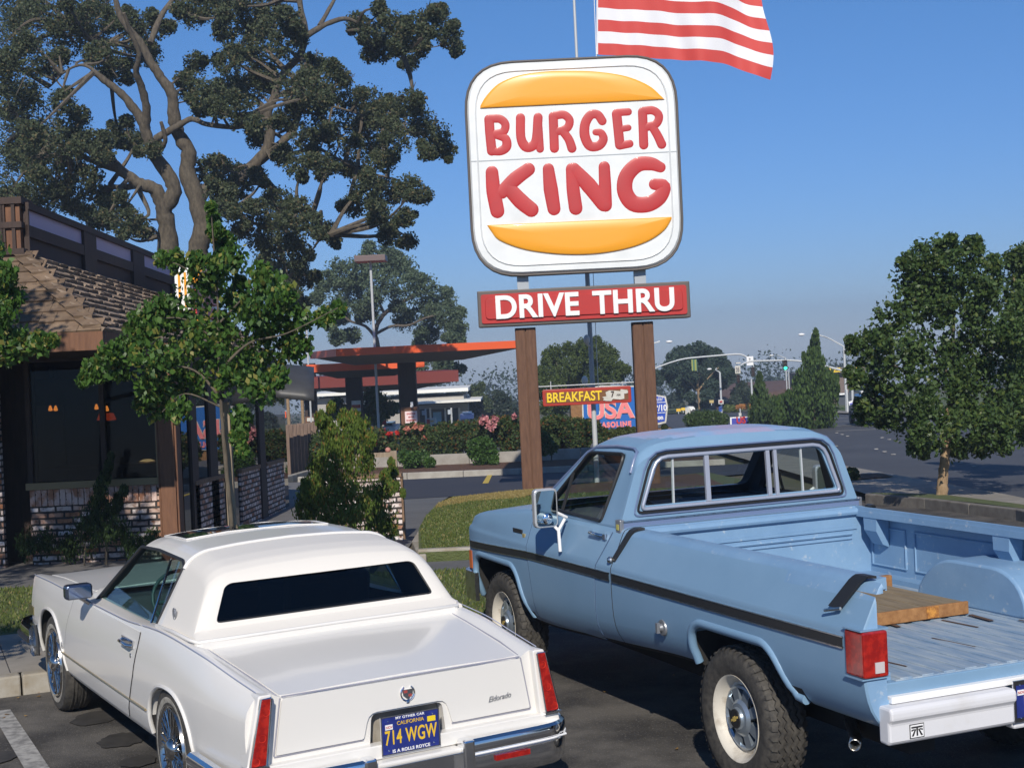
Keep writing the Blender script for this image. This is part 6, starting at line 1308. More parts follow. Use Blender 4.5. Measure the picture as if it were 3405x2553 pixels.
# --- young trees in front
DY = 13.9; yb = (PX(*dp(497, 1130), DY)[0], DY, .13)
t6 = at_base('young_tree', yb, 'young tree with glossy green leaves and thin trunk beside the restaurant corner', 'tree')
limbs('trunk', [([(506, 1215), (497, 1100), (486, 980), (478, 880), (472, 760), (470, 650), (462, 540), (455, 440)], 6.5, 1.2), ([(478, 860), (420, 800), (340, 790), (230, 790)], 3.5, 1), ([(474, 800), (540, 740), (620, 720), (730, 665)], 3.5, 1), ([(472, 740), (400, 690), (320, 690)], 3, 1), ([(470, 640), (400, 580), (350, 560)], 2.5, .8), ([(472, 700), (540, 630), (585, 600)], 2.5, .8), ([(479, 880), (400, 850), (350, 890)], 2.5, .8)], dp, DY, MT['bark'], t6, 3, .25)
YBL = [(455,448,8),(460,475,10),(467,500,13),(485,525,18),(500,555,25),(470,570,22),(425,562,15),(385,565,18),(350,560,12),(440,600,30),(500,615,38),(560,590,18),(585,615,25),(610,645,28),(640,690,26),(560,655,38),(480,680,45),(400,670,38),(350,680,32),(310,700,26),(290,740,26),(240,762,20),(205,800,20),(182,820,11),(260,790,25),(330,770,38),(400,760,45),(480,760,45),(560,750,42),(620,750,30),(652,745,18),(545,800,30),(480,815,35),(400,825,30),(330,830,30),(340,875,26),(312,868,18),(385,885,20),(560,840,25),(600,815,18),(700,685,16),(730,668,12),(575,700,35),(440,720,40),(520,900,16),(515,945,14),(525,975,10),(520,920,14)]
yleaf = leafmat('glossy_leaves', (.040, .10, .018), (.10, .20, .036), (.28, .26, .06), .40, .42, .4)
foliage('crown', pxblobs(YBL, dp, DY, .38, 3, 1.15), yleaf, t6, 17, .070, 1.0, clump=.36, per=15, droop=.8); reparent(t6)
stk = empty('tree_stake', (PX(*dp(485, 1130), DY-.1)[0]+.03, DY+.12, .1), label='grey wooden stake tied beside the young tree trunk', cat='stake')
w0 = PX(*dp(488, 868), DY); m = M(); m.box((.0, 0, (w0[2]-.1)/2), (.075, .075, w0[2]-.1)); m.build('stake_post', MT['stake_wood'], stk, bevel=.006)
m = M(); m.tube([(.0, -.05, 1.3), (-.08, -.16, 1.32), (-.02, -.04, 1.34)], .008, 5); m.build('tie', MT['black'], stk)
DL = 12.4; t7 = at_base('young_tree', (PX(-60, 1500, DL)[0], DL, .13), 'young tree whose leafy branches hang in at the left edge of the picture', 'tree')
limbs('trunk', [([(-60, 1300), (-55, 1000), (-45, 800), (-30, 560)], 6, 1.5), ([(-52, 850), (0, 770), (90, 745)], 3, .8), ([(-48, 720), (0, 680), (20, 600)], 2.5, .8)], dp, DL, MT['bark'], t7, 3, .2)
foliage('crown', pxblobs([(12,595,18),(22,640,22),(5,680,24),(0,730,32),(40,742,26),(85,742,18),(112,735,10),(15,765,18),(-60,600,60),(-60,700,60),(-40,540,40),(-80,780,50),(-90,500,50)], dp, DL, .25, 3, 1.2), yleaf, t7, 18, .066, .9, clump=.36, per=17, droop=.8); reparent(t7)
t8 = at_base('shade_tree', (-7.6, 10.6, .1), 'tall tree just outside the left edge, its branches shading the restaurant front', 'tree')
rg = random.Random(3); bl8 = [((-6.6+rg.uniform(-1.5, 1.45), 10.6+rg.uniform(-.9, .9), 5.3+rg.uniform(-.7, 1.2)), rg.uniform(.22, .5)) for _ in range(30)]+[((-4.75+rg.uniform(-.5, .35), 8.1+rg.uniform(-.4, .4), 2.9+rg.uniform(-.2, .4)), .3) for _ in range(6)]
m = M(); m.tube([(-7.6, 10.6, 0), (-7.5, 10.6, 2.5), (-6.8, 10.6, 5.3)], [.12, .09, .04], 10); m.tube([(-7.5, 10.6, 2.4), (-6.0, 9.3, 2.8), (-4.8, 8.2, 3.0)], [.05, .03, .01], 6); m.build('trunk', MT['bark'], t8); foliage('crown', bl8, yleaf, t8, 19, .10, .8, clump=.35, per=12); reparent(t8)
# --- junipers
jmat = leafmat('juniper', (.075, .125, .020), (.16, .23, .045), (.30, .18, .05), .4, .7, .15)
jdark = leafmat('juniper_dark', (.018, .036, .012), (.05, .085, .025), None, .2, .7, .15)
def juniper(label, blobs, conv, D, seed, matl, size=.055, cat='shrub', name='juniper_shrub', per=34, dens=1.0, spread=.25, fl_=1.1, group=None):
    x = sum(b[0]*b[2] for b in blobs)/sum(b[2] for b in blobs); yb_ = max(b[1]+b[2] for b in blobs); p = PX(*conv(x, yb_), D); zb_ = gz(D)+.1
    r = at_base(name, (p[0], D, zb_), label, cat, group)
    B_ = pxblobs(blobs, conv, D, spread, seed, fl_)
    foliage('foliage', B_, matl, r, seed, size, dens*.6, clump=.26, per=per*.85, blade=1.7, up=1.6, squash=1.35)
    m = M(); c = np.mean([b[0] for b in B_], 0); kk = min(1., max(b[1] for b in B_)*2); m.tube([(p[0], D, zb_-.1), ((p[0]+c[0])/2, D, (zb_+c[2])/2), tuple(c)], [.05*kk, .04*kk, .012*kk], 6); m.build('stem', MT['bark'], r); reparent(r); return r
juniper('spiky light green juniper shrub, tallest of the pair beside the garden wall', [(700,1060,36),(670,1080,24),(690,1010,20),(735,1040,38),(755,985,34),(725,950,26),(705,920,16),(692,903,9),(778,930,20),(800,950,10),(765,1080,40),(730,1100,40),(790,1000,18),(720,1000,26),(660,1100,20),(682,1040,14),(660,1045,8),(663,1060,12),(745,905,12),(715,880,7),(765,900,9),(700,1120,35),(750,1130,35)], dp, 17.4, 21, jmat)
juniper('leaning green juniper branches in front of the whitewashed wall end', [(800,1085,28),(820,1110,26),(838,1055,12),(850,1020,8),(832,1030,9),(800,1125,32),(838,1140,18),(845,1000,6),(855,1050,6),(815,1065,14),(870,1065,5)], dp, 18.9, 22, jmat)
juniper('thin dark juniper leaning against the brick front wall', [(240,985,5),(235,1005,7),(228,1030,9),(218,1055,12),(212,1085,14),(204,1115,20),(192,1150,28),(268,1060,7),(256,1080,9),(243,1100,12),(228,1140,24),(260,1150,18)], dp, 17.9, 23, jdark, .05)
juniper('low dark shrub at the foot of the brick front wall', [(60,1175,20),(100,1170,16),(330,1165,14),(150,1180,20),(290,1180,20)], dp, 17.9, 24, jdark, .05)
# conifers by the street
c7b = lambda a, b: c7(a, b)
juniper('tall pointed conifer standing beside the street', [(1620,330,12),(1618,380,20),(1612,440,28),(1610,500,34),(1600,560,40),(1600,620,50),(1500,600,14),(1490,570,8),(1590,690,60),(1680,640,20),(1580,770,70),(1500,800,50),(1680,760,50),(1560,870,80),(1460,890,50),(1700,870,70),(1760,830,40),(1830,840,16),(1845,810,10),(1580,980,90),(1450,1000,60),(1720,990,80),(1800,930,40),(1600,1100,100),(1460,1120,70),(1720,1110,80),(1580,1220,100),(1450,1240,70),(1720,1230,70),(1630,1320,80)], c7b, 62, 31, leafmat('conifer', (.035, .065, .02), (.08, .135, .035), None, .25, .7, .15), .20, 'tree', 'conifer_tree', 26, 1.1, .7, 1.45)
juniper('small pointed conifer left of the tall conifer', [(1030,775,10),(1030,820,18),(1032,880,28),(1035,950,40),(1040,1030,55),(990,1060,30),(1060,1110,65),(1000,1160,55),(1090,1190,60),(1000,1250,60),(1080,1280,60),(1135,1080,20)], c7b, 63, 32, leafmat('conifer2', (.035, .065, .025), (.075, .12, .04), None, .25, .7, .15), .2, 'tree', 'conifer_tree', 24, 1., .6, 1.4)
juniper('low spreading conifer between the two pointed ones', [(1200,1090,40),(1260,1060,30),(1300,1100,50),(1340,1000,25),(1330,1060,40),(1220,1160,60),(1330,1180,60),(1240,1240,60),(1360,1270,60),(1180,1280,50)], c7b, 64, 33, leafmat('conifer3', (.035, .07, .02), (.075, .13, .035), None, .25, .7, .15), .2, 'shrub', 'conifer_shrub', 24, 1., .6, 1.4)
# clipped hedge and bushes
bushm = leafmat('bush_leaves', (.035, .060, .016), (.075, .115, .035), (.20, .09, .03), .3, .6, .25); bushg = leafmat('bush_green', (.035, .080, .014), (.075, .150, .030), None, .3, .5, .3)
def bush(label, blobs, conv, D, seed, matl, size=.13, flowers=None, name='bush', group=None, spread=.6, per=22, dens=1.0):
    x = sum(b[0] for b in blobs)/len(blobs); p = PX(*conv(x, blobs[0][1]), D); r = at_base(name, (p[0], D, gz(D)+.12), label, 'bush', group); B_ = pxblobs(blobs, conv, D, spread, seed)
    foliage('foliage', B_, matl, r, seed, size*.75, dens*1.1, clump=.26, per=per)
    hb_ = .55*(max(b[0][2] for b in B_)-gz(D))
    m = M(); [m.tube([(p[0]+a, D, gz(D)), (p[0]+1.5*a, D+a, gz(D)+hb_)], .02, 5) for a in (-.15, .1)]; m.build('stem', MT['bark'], r)
    if flowers:
        for (fm, fb, n, sz) in flowers: foliage('flowers', pxblobs(fb, conv, D-.5, .3, seed+1), fm, r, seed+2, sz, .25, clump=.5, per=n)
    reparent(r); return r
pink = leafmat('pink_petals', (.55, .20, .22), (.72, .36, .36), None, .3); redf = leafmat('red_petals', (.45, .02, .02), (.65, .06, .04), None, .3); peach = leafmat('peach_petals', (.5, .17, .12), (.6, .25, .16), None, .3)
bush('leafy bush behind the board fence, leftmost of the hedge', [(140,900,55),(210,930,55),(280,920,55),(350,950,55),(170,960,50),(300,985,50),(110,860,30)], cB, 44, 41, bushm, flowers=[(peach, [(115,850,18),(170,880,12)], 3, .09)])
bush('dark green bush in the hedge behind the tall juniper', [(430,930,60),(500,960,60),(420,990,60),(560,900,60),(600,960,60),(520,1020,60),(650,930,60),(700,980,60),(620,1040,50)], cB, 44, 42, bushm)
bush('bush with scattered red flowers beside the wooden rail', [(790,900,60),(860,890,60),(930,900,60),(990,920,45),(820,970,60),(900,980,60),(970,990,50),(760,960,50),(1010,970,30)], cB, 44, 43, bushm, flowers=[(redf, [(790,830,20),(830,880,30),(930,850,22),(870,930,16),(985,870,18),(1040,860,10)], 6, .12)])
bush('bush with orange tinged leaves under the red and white notice', [(1110,870,55),(1180,850,60),(1250,870,60),(1130,950,60),(1220,960,60),(1290,930,60),(1180,1020,60),(1270,1020,55),(1110,1020,45),(1330,880,50)], cB, 43.5, 44, bushm, flowers=[(peach, [(1110,830,25),(1170,810,20),(1215,820,18),(1240,900,14)], 5, .11)])
bush('wide dark bush in the middle of the flowering hedge', [(1380,850,60),(1450,850,60),(1520,840,60),(1400,930,60),(1480,940,60),(1550,900,60),(1380,990,50),(1450,1000,50)], cB, 43.5, 45, bushm)
bush('bush topped with pink flowers next to the left sign post', [(1600,830,60),(1680,820,60),(1760,810,60),(1840,800,60),(1910,810,50),(1640,900,60),(1740,900,60),(1840,900,60),(1910,920,50),(1860,980,50),(1580,960,40)], cB, 43.5, 46, bushm, flowers=[(pink, [(1680,770,30),(1730,800,35),(1760,760,22),(1900,740,14)], 10, .13), (peach, [(1860,945,16)], 5, .12)])
bush('small round bright green shrub in front of the hedge', [(1620,960,50),(1680,950,55),(1730,1000,50),(1650,1040,50),(1700,1060,40),(1600,1010,35),(1750,1060,30)], cB, 40.5, 47, bushg, .11)
bush('low green shrub at the kerb right of the wooden rail', [(1100,1040,45),(1160,1050,50),(1230,1050,50),(1130,1090,35),(1200,1090,35),(1280,1080,35)], cB, 40.5, 48, bushg, .11)
bush('dark green bush between the sign posts, left part', [(260,1260,90),(380,1230,100),(500,1240,100),(300,1380,100),(430,1370,110),(560,1360,100),(330,1500,100),(480,1490,100),(240,1470,70),(620,1270,80)], z2, 43, 49, bushm)
bush('green bush below the blue station sign between the posts', [(720,1260,80),(820,1280,80),(920,1300,80),(700,1380,90),(820,1400,90),(940,1410,80),(640,1480,90),(760,1500,80),(1040,1370,60),(1000,1440,60)], z2, 43, 50, bushm)
bush('small light green shrub at the left sign post foot', [(230,1420,60),(260,1500,80),(330,1560,70),(240,1590,60)], z2, 40, 51, bushg, .11)
bush('low yellowish shrub behind the right sign post', [(1150,1370,50),(1250,1350,50),(1350,1340,50),(1440,1340,40),(1850,1290,30)], z2, 43, 52, leafmat('yellowish', (.06, .08, .02), (.12, .14, .04), None, .3), .12)
bush('clipped round hedge beside the junction, above the pickup roof', [(300,1250,55),(380,1230,60),(470,1225,62),(560,1230,60),(640,1250,55),(420,1280,60),(540,1285,60),(330,1295,50),(630,1300,50),(470,1310,55)], c7, 66, 53, leafmat('clipped', (.04, .075, .02), (.07, .115, .03), None, .25), .13, name='clipped_bush', per=34, dens=1.2)
bush('small dark shrub in brown mulch behind the cab corner', [(90,720,35),(130,740,40),(120,780,40),(80,770,35),(160,790,28)], crop(2800, 1350, 3.317), 26.8, 54, bushm, .09)
bush('loose green shrub in front of the shop, left of the second pump column', [(860,600,60),(920,640,60),(850,680,60),(940,700,55),(1000,680,45),(820,740,55),(900,760,50),(600,650,40),(560,720,40),(640,700,40)], cB, 70, 55, bushg, .2)
bush('rounded green trees right of the shop roof', [(1620,560,45),(1640,610,55),(1680,660,50),(1600,640,40),(1620,700,45),(1660,520,25),(1590,690,35)], cB, 118, 56, leafmat('shop_tree', (.045, .07, .025), (.09, .12, .045), None, .3), .3, name='small_tree')
bush('grey green tree behind the left sign post', [(1780,600,45),(1830,640,50),(1790,680,55),(1860,690,50),(1900,720,40),(1740,700,45),(1840,730,40)], cB, 120, 57, leafmat('shop_tree2', (.035, .055, .035), (.06, .085, .05), None, .3), .3, name='small_tree')
bush('dark bushy tree in front of the brown roof beyond the junction', [(840,900,50),(880,960,60),(800,980,60),(860,1040,60),(780,1050,50),(920,1030,40),(820,1100,40)], c7, 128, 58, leafmat('mid_tree', (.025, .04, .025), (.045, .07, .035), None, .2), .35, name='small_tree')
bush('hazy green tree far beyond the junction at the left', [(140,1010,45),(110,1060,50),(180,1060,45),(150,1110,50),(90,1120,40),(210,1120,30)], c7, 150, 59, leafmat('far_tree', (.04, .06, .05), (.06, .085, .065), None, .2), .4, name='small_tree')
mw = M(); p = GR(*crop(2800, 1350, 3.317)(200, 830)); sheet('mulch_bed', [(p[0]-.7, p[1]-1.2), (p[0]+.45, p[1]-.8), (p[0]+.5, p[1]+.2), (p[0]-.7, p[1]+1)], g_mulch, .12)

# ================================================================== FILLING STATION
ST = empty('station_canopy', (0, 55, gz(55)), label='nearest flat canopy with bright orange edge and dark square column', cat='canopy')
def slab(parent, plan, ztop, th, matF, name='fascia', soff=True):
    m = M(); n = len(plan)
    for i in range(n):
        a, b = plan[i], plan[(i+1) % n]; m.add([(a[0], a[1], ztop-th), (b[0], b[1], ztop-th), (b[0], b[1], ztop), (a[0], a[1], ztop)], [(0, 1, 2, 3)])
    m.add([(x, y, ztop) for x, y in plan], [list(range(n))]); m.build(name, matF, parent)
    c = np.mean(plan, 0); m = M(); q = [((x-c[0])*.993+c[0], (y-c[1])*.993+c[1]) for x, y in plan]
    m.add([(x, y, ztop-th+.05) for x, y in q]+[((x-c[0])*.5+c[0], (y-c[1])*.5+c[1], ztop-th-.35) for x, y in plan], [(i, (i+1) % n, n+(i+1) % n, n+i) for i in range(n)]+[list(range(n, 2*n))]); m.build('soffit', MT['soffit'], parent)
def can_pts(pts, D0):
    return [tuple(PX(*cB(*p), d)[:2]) for p, d in pts]
zt_c = PX(*cB(1240, 212), 53)[2]
slab(ST, can_pts([((400, 290), 60), ((590, 250), 52.5), ((2030, 190), 54.5), ((1560, 200), 62), ((700, 300), 66)], 0), zt_c, .28, MT['orange_fascia'])
def column(parent, xa, xb, y0, D, name='column', zlow=None):
    a, b = PX(*cB(xa, y0), D), PX(*cB(xb, y0), D); m = M(); m.box(((a[0]+b[0])/2, D+.4, (zt_c-.4+gz(D))/2), (b[0]-a[0], b[0]-a[0], zt_c-.4-gz(D))); m.build(name, MT['dark_wood'], parent, bevel=.03); return (a[0]+b[0])/2
column(ST, 1052, 1182, 600, 57); reparent(ST)
a, b = PX(*cB(1068, 690), 55.6), PX(*cB(1190, 690), 55.6); m = M(); zlo, zhi = gz(56), PX(*cB(1130, 672), 55.6)[2]
CLD = empty('column_cladding', (a[0], 55.6, gz(56)), label='brown boarded lower casing on the canopy column with a red and white notice', cat='cladding')
m.bb((a[0], 55.6, zlo), (b[0], 56.8, zhi)); m.build('casing', MT['bldg_wood'], CLD)
q0, q1 = PX(*cB(1100, 790), 55.4), PX(*cB(1185, 700), 55.4); m = M(); m.bb((q0[0], 55.5, q0[2]), (q1[0], 55.58, q1[2])); m.build('notice', mat('notice_pink', (.78, .62, .62), .5), CLD); 
for k, s_ in enumerate(('STOP YOUR', 'MOTOR', 'NO SMOKING')): text('notice_words', s_, .085, MT['red'], CLD, (1, 0, 0), (0, 0, 1), ((q0[0]+q1[0])/2, 55.49, q1[2]-.10-.125*k), .004, .72, .003)
m = M(); m.box(((q0[0]+q1[0])/2+.05, 55.5, q1[2]+.28), (.10, .1, .16)); m.ball(((q0[0]+q1[0])/2+.05, 55.4, q1[2]+.2), .06); m.build('security_lamp', MT['white'], CLD); reparent(CLD)
ST2 = empty('station_canopy', (0, 70, gz(70)), label='second flat canopy with dappled orange edge left of the column', cat='canopy')
z2c = PX(*cB(700, 345), 66)[2]; slab(ST2, can_pts([((372, 357), 66), ((1240, 335), 66), ((1240, 335), 74), ((372, 357), 74)], 0), z2c, .36, MT['orange_fascia'])
column(ST2, 663, 780, 600, 68.5); reparent(ST2)
ST3 = empty('station_canopy', (0, 82, gz(82)), label='lowest and farthest canopy with red edge darkened as in shade', cat='canopy')
z3c = PX(*cB(950, 425), 78)[2]; MT['red_fascia_shade'] = mat('red_fascia_shade', (.16, .018, .012), .5)  # fascia red darkened, the shade on this edge is put into the colour
slab(ST3, can_pts([((330, 440), 78), ((1490, 405), 78), ((1400, 410), 88), ((330, 440), 88)], 0), z3c, .62, MT['red_fascia_shade'])
a = column(ST3, 355, 440, 600, 80); reparent(ST3)
m = M(); z0_ = PX(*cB(300, 560), 79)[2]; m.bb((PX(*cB(60, 500), 79)[0], 78.5, z0_), (PX(*cB(420, 500), 79)[0], 88, z3c-.1)); sb = m.build('station_wing', MT['soffit']); tag(sb, 'long dark eave at the left end of the filling station', 'roof')
# hanging notices and pumps
def simple(name, label, cat, parts, loc=(0, 0, 0)):
    r = empty(name, loc, label=label, cat=cat)
    for nm, fn, mt_ in parts: m = M(); fn(m); m.build(nm, mt_, r)
    reparent(r); return r
def rect(m, conv, x0, y0, x1, y1, D, th=.12): a, b = PX(*conv(x0, y1), D), PX(*conv(x1, y0), D); m.bb((a[0], D, a[2]), (b[0], D+th, b[2]))
simple('notice_board', 'pale notice with red middle band hanging on the second canopy column', 'sign', [('board', lambda m: rect(m, cB, 708, 622, 770, 702, 68), MT['off_white']), ('red_band', lambda m: rect(m, cB, 708, 652, 770, 680, 67.95, .04), MT['red_fascia'])])
simple('sunlit_panel', 'bright white and orange vertical panel at the far left of the station', 'panel', [('white_part', lambda m: rect(m, cB, 162, 603, 228, 700, 80), mat('bright_panel', (.8, .76, .66), .5)), ('orange_part', lambda m: rect(m, cB, 162, 703, 224, 752, 80), MT['orange_fascia'])])
for k, (x, w_) in enumerate(((235, 5), (340, 4))):
    m = M(); a = PX(*cB(x, 590), 78); m.tube([(a[0], 78, gz(78)), (a[0], 78, z3c-.5)], .09, 8); tag(m.build('canopy_pipe', MT['bark_tan']), ('left', 'right')[k]+' thin pale pole under the far canopy', 'pole')
for k, (x0, x1, y0, y1, lab) in enumerate(((100, 160, 680, 800, 'dark red fuel pump farthest left in the station'), (370, 440, 740, 810, 'brown fuel pump with a lit top under the far canopy'), (705, 775, 735, 790, 'brown fuel pump at the second canopy column'))):
    D_ = 76; simple('fuel_pump', lab, 'fuel pump', [('pump_body', lambda m: rect(m, cB, x0, y0, x1, y1+60, D_, .6), MT['bldg_wood'] if k else MT['red_fascia']), ('pump_face', lambda m: rect(m, cB, x0+8, y0+8, x1-8, y0+36, D_-.04, .03), MT['off_white'] if k != 0 else MT['bldg_wood'])])
simple('vehicle_cover', 'small pale car parked between the pump islands', 'car', [('car_body', lambda m: (rect(m, cB, 930, 812, 1028, 850, 70, 3.2)), MT['white']), ('car_cabin', lambda m: rect(m, cB, 945, 785, 1005, 812, 70.6, 2), MT['dkglass']), ('car_badge', lambda m: rect(m, cB, 932, 768, 960, 800, 69.5, .1), MT['red'])])
for k, (x, y, w_, lab) in enumerate(((895, 735, 30, 'white square notice on a thin pole between the canopy columns'), (832, 745, 22, 'blue grey notice on a thin pole left of the white one'), (1235, 712, 24, 'small pale notice on a pole in front of the shop door'), (1424, 706, 20, 'small notice on a pole at the right of the shop windows'))):
    D_ = 72; p = PX(*cB(x+14, y), D_)
    simple('pole_notice', lab, 'sign', [('panel', lambda m: rect(m, cB, x-w_/2, y-16, x+w_/2, y+18, D_), MT['white'] if k == 0 else mat('notice_pale', (.4, .45, .5), .5)), ('pole', lambda m: m.tube([(p[0], D_+.15, gz(D_)), (p[0], D_+.15, p[2]+.2)], .05, 6), MT['galv'])])
# red and white boxes near the kerb
simple('ice_box', 'white box with red and yellow lettering in front of the shop windows', 'box', [('box_body', lambda m: rect(m, cB, 1258, 755, 1322, 800, 68, .8), MT['off_white']), ('red_panel', lambda m: rect(m, cB, 1258, 760, 1280, 798, 67.95, .04), MT['red']), ('yellow_panel', lambda m: rect(m, cB, 1284, 768, 1310, 780, 67.95, .04), mat('ybox', (.6, .4, .15), .5))])
# the shop
SH_ = empty('convenience_store', (0, 112, gz(112)), label='white flat roofed shop with two stepped pale fascias beyond the station', cat='building')
wht = mat('fascia_white', (.80, .78, .72), .5); wal = mat('shop_wall', (.38, .36, .33), .7); DK = 112
for nm, a, mt_, d0, dd in (('upper_fascia', (905, 528, 1562, 585), wht, 0, 12), ('upper_fascia', (370, 560, 700, 598), wht, 2, 10), ('upper_wall', (930, 586, 1530, 640), wal, .6, 11), ('lower_fascia', (1150, 612, 1655, 652), wht, -2.5, 14), ('shop_wall', (905, 640, 1560, 850), wal, 2, 10), ('shop_wall', (440, 598, 700, 850), wal, 3, 9)):
    m = M(); rect(m, cB, *a, DK+d0, dd); m.build(nm, mt_, SH_)
for a in ((1195, 684, 1285, 830), (1290, 684, 1395, 830), (1400, 676, 1500, 830)):
    m = M(); rect(m, cB, *a, DK+1.9, .1); m.build('shop_window', mat('shop_glass', (.02, .04, .045), .1), SH_)
m = M(); rect(m, cB, 1308, 705, 1365, 790, DK+1.8, .05); m.build('window_poster', mat('poster_blue', (.25, .45, .6), .5), SH_)
m = M()
for x in (1287, 1397, 1193, 1500): rect(m, cB, x-3, 676, x+3, 840, DK+1.7, .12)
m.build('door_frame', wht, SH_); m = M(); rect(m, cB, 1505, 700, 1530, 724, DK+1.8, .1); m.build('wall_notice', wht, SH_); reparent(SH_)
simple('blue_car', 'pale blue car roof visible behind the pink flowered bush', 'car', [('car_body', lambda m: rect(m, cB, 1505, 722, 1600, 760, 100, 1.8), mat('lav', (.35, .42, .7), .3)), ('car_roof', lambda m: rect(m, cB, 1520, 706, 1585, 722, 100.2, 1.4), MT['white'])])
# light pole with a box head, and a smaller one behind
p = PX(*dp(806, 740), 62); pt = PX(*dp(800, 566), 62)
lp_ = empty('light_pole', (pt[0], 62, gz(62)), label='tall white light pole with a flat brown box head behind the nearest canopy', cat='light pole')
m = M(); m.tube([(pt[0], 62, gz(62)), (pt[0], 62, pt[2])], .055, 8); m.build('pole', MT['galv'], lp_)
m = M(); a, b = PX(*dp(768, 560), 62), PX(*dp(834, 548), 62); m.bb((a[0], 61.4, pt[2]), (b[0], 62.6, pt[2]+.26)); m.build('lamp_box', mat('brown_box', (.14, .10, .10), .5), lp_, bevel=.02); reparent(lp_)
p = PX(*dp(661, 690), 75); q = empty('light_pole', (p[0], 75, gz(75)), label='small light pole with box head just right of the young tree crown', cat='light pole')
m = M(); m.tube([(p[0], 75, gz(75)), (p[0], 75, p[2])], .05, 6); m.build('pole', MT['galv'], q); m = M(); m.box((p[0], 75, p[2]+.1), (.55, .55, .22)); m.build('lamp_box', MT['bronze'], q); reparent(q)
# board fence, wooden rail
bf_ = empty('board_fence', (-6.5, 41, gz(41)), label='low brown vertical board fence by the aisle kerb', cat='fence'); m = M()
a0, a1 = GR(*cB(225, 1195)), GR(*cB(432, 1135)); 
for i in range(9):
    t = i/8; x, y = a0[0]+(a1[0]-a0[0])*t, a0[1]+(a1[1]-a0[1])*t; m.box((x+.0, y, gz(y)+.72), (.30, .05, 1.5+.04*(i % 3)))
m.build('boards', woodmat('fence_wood', (.11, .07, .05), (.22, .15, .11)), bf_, bevel=.01); reparent(bf_)
rl = empty('wooden_rail', (-3, 38, gz(38)), label='simple wooden rail with one square post in front of the flowering hedge', cat='rail'); pp = GR(*cB(1022, 1165)); zt2 = PX(*cB(1015, 992), pp[1])[2]
m = M(); m.bb((pp[0]-.09, pp[1]-.09, gz(pp[1])), (pp[0]+.09, pp[1]+.09, zt2)); m.build('rail_post', MT['stake_wood'], rl); m = M(); a = PX(*cB(740, 1010), pp[1]); m.bb((a[0], pp[1]-.05, zt2-.16), (pp[0]-.09, pp[1]+.03, zt2-.03)); m.build('rail_beam', MT['stake_wood'], rl)
m = M(); m.ball((pp[0]-.15, pp[1], zt2+.03), .08); m.build('rail_cap', mat('pinkcap', (.45, .2, .15), .6), rl); reparent(rl)
# ================================================================== USA SIGN
US = empty('station_sign', (0, 60, gz(60)), label='big blue USA gasoline sign with pink letters on a brick base between the sign posts', cat='sign')
bl_ = mat('usa_blue', (.012, .12, .42), .4); pk = mat('usa_pink', (.80, .22, .22), .4); DU = 60
def zp(a, b, D=DU): q = PX(*z2(a, b), D); return (q[0], q[2])
m = M(); m.prism([zp(*p) for p in [(745, 1000), (790, 780), (1000, 730), (1480, 735), (1550, 1000), (1490, 1300), (1000, 1345), (760, 1340)]], 1, DU, DU+.5); m.build('sign_edge', MT['off_white'], US)
m = M(); m.prism([zp(*p) for p in [(762, 1000), (804, 795), (1005, 748), (1470, 750), (1536, 1000), (1480, 1288), (1000, 1330), (775, 1325)]], 1, DU-.01, DU-.03); m.build('sign_field', bl_, US)
q = zp(1120, 1080); text('usa_shadow', 'USA', 1.05, MT['off_white'], US, (1, 0, 0), (0, 0, 1), (q[0]+.0, DU-.05, q[1]+.05), .008, 1.0, .055)
text('usa_letters', 'USA', 1.05, pk, US, (1, 0, 0), (0, 0, 1), (q[0], DU-.09, q[1]+.05), .01, 1.0, .03)
q = zp(1170, 1255); text('gasoline_letters', 'GASOLINE', .30, pk, US, (1, 0, 0), (0, 0, 1), (q[0], DU-.06, q[1]), .01, .86, .02, spacing=1.25)
m = M(); a, b = zp(595, 1330), zp(1560, 1340); m.bb((zp(595, 1000)[0], DU+.1, gz(60)), (zp(745, 1000)[0], DU+1.2, zp(595, 985)[1])); m.bb((zp(745, 1000)[0], DU+.02, gz(60)), (zp(1940, 1000)[0], DU+1.2, zp(1000, 1348)[1]-.02)); m.build('brick_base', mat('tan_brick', (.28, .15, .06), .9, col2=(.20, .10, .04), scale=8), US, uv=True)
reparent(US)
PB = empty('price_sign', (0, 61, gz(61)), label='blue and white fuel price sign with angled edges right of the right sign post', cat='sign')
m = M(); m.prism([zp(*p) for p in [(1560, 880), (1770, 860), (1885, 880), (1915, 1020), (1890, 1235), (1770, 1265), (1560, 1270)]], 1, DU+.55, DU+.9); m.build('sign_edge', MT['off_white'], PB)
m = M(); m.prism([zp(*p) for p in [(1580, 895), (1765, 880), (1866, 898), (1893, 1020), (1870, 1212), (1765, 1235), (1580, 1245)]], 1, DU+.52, DU+.545); m.build('sign_field', mat('price_blue', (.02, .07, .42), .4), PB)
q = zp(1815, 1040); text('price_digits', '9/10', .36, MT['white'], PB, (1, 0, 0), (0, 0, 1), (q[0], DU+.5, q[1]), .01, .8, .01); q = zp(1800, 915); text('grade_word', 'ular', .24, MT['white'], PB, (1, 0, 0), (0, 0, 1), (q[0], DU+.5, q[1]), .01, .8); q = zp(1810, 1165); text('grade_word', 'on', .26, MT['white'], PB, (1, 0, 0), (0, 0, 1), (q[0], DU+.5, q[1]), .01, .9, .01)
m = M()
for y in (970, 1110): a, b = zp(1600, y+5), zp(1880, y+2); m.bb((a[0], DU+.50, a[1]), (b[0], DU+.518, a[1]+.025))
m.build('divider_line', MT['white'], PB); reparent(PB)
DB_ = 64; BN = empty('banner', (0, DB_, gz(DB_)), label='low blue and white banner with red US letters beside the small conifer', cat='banner')
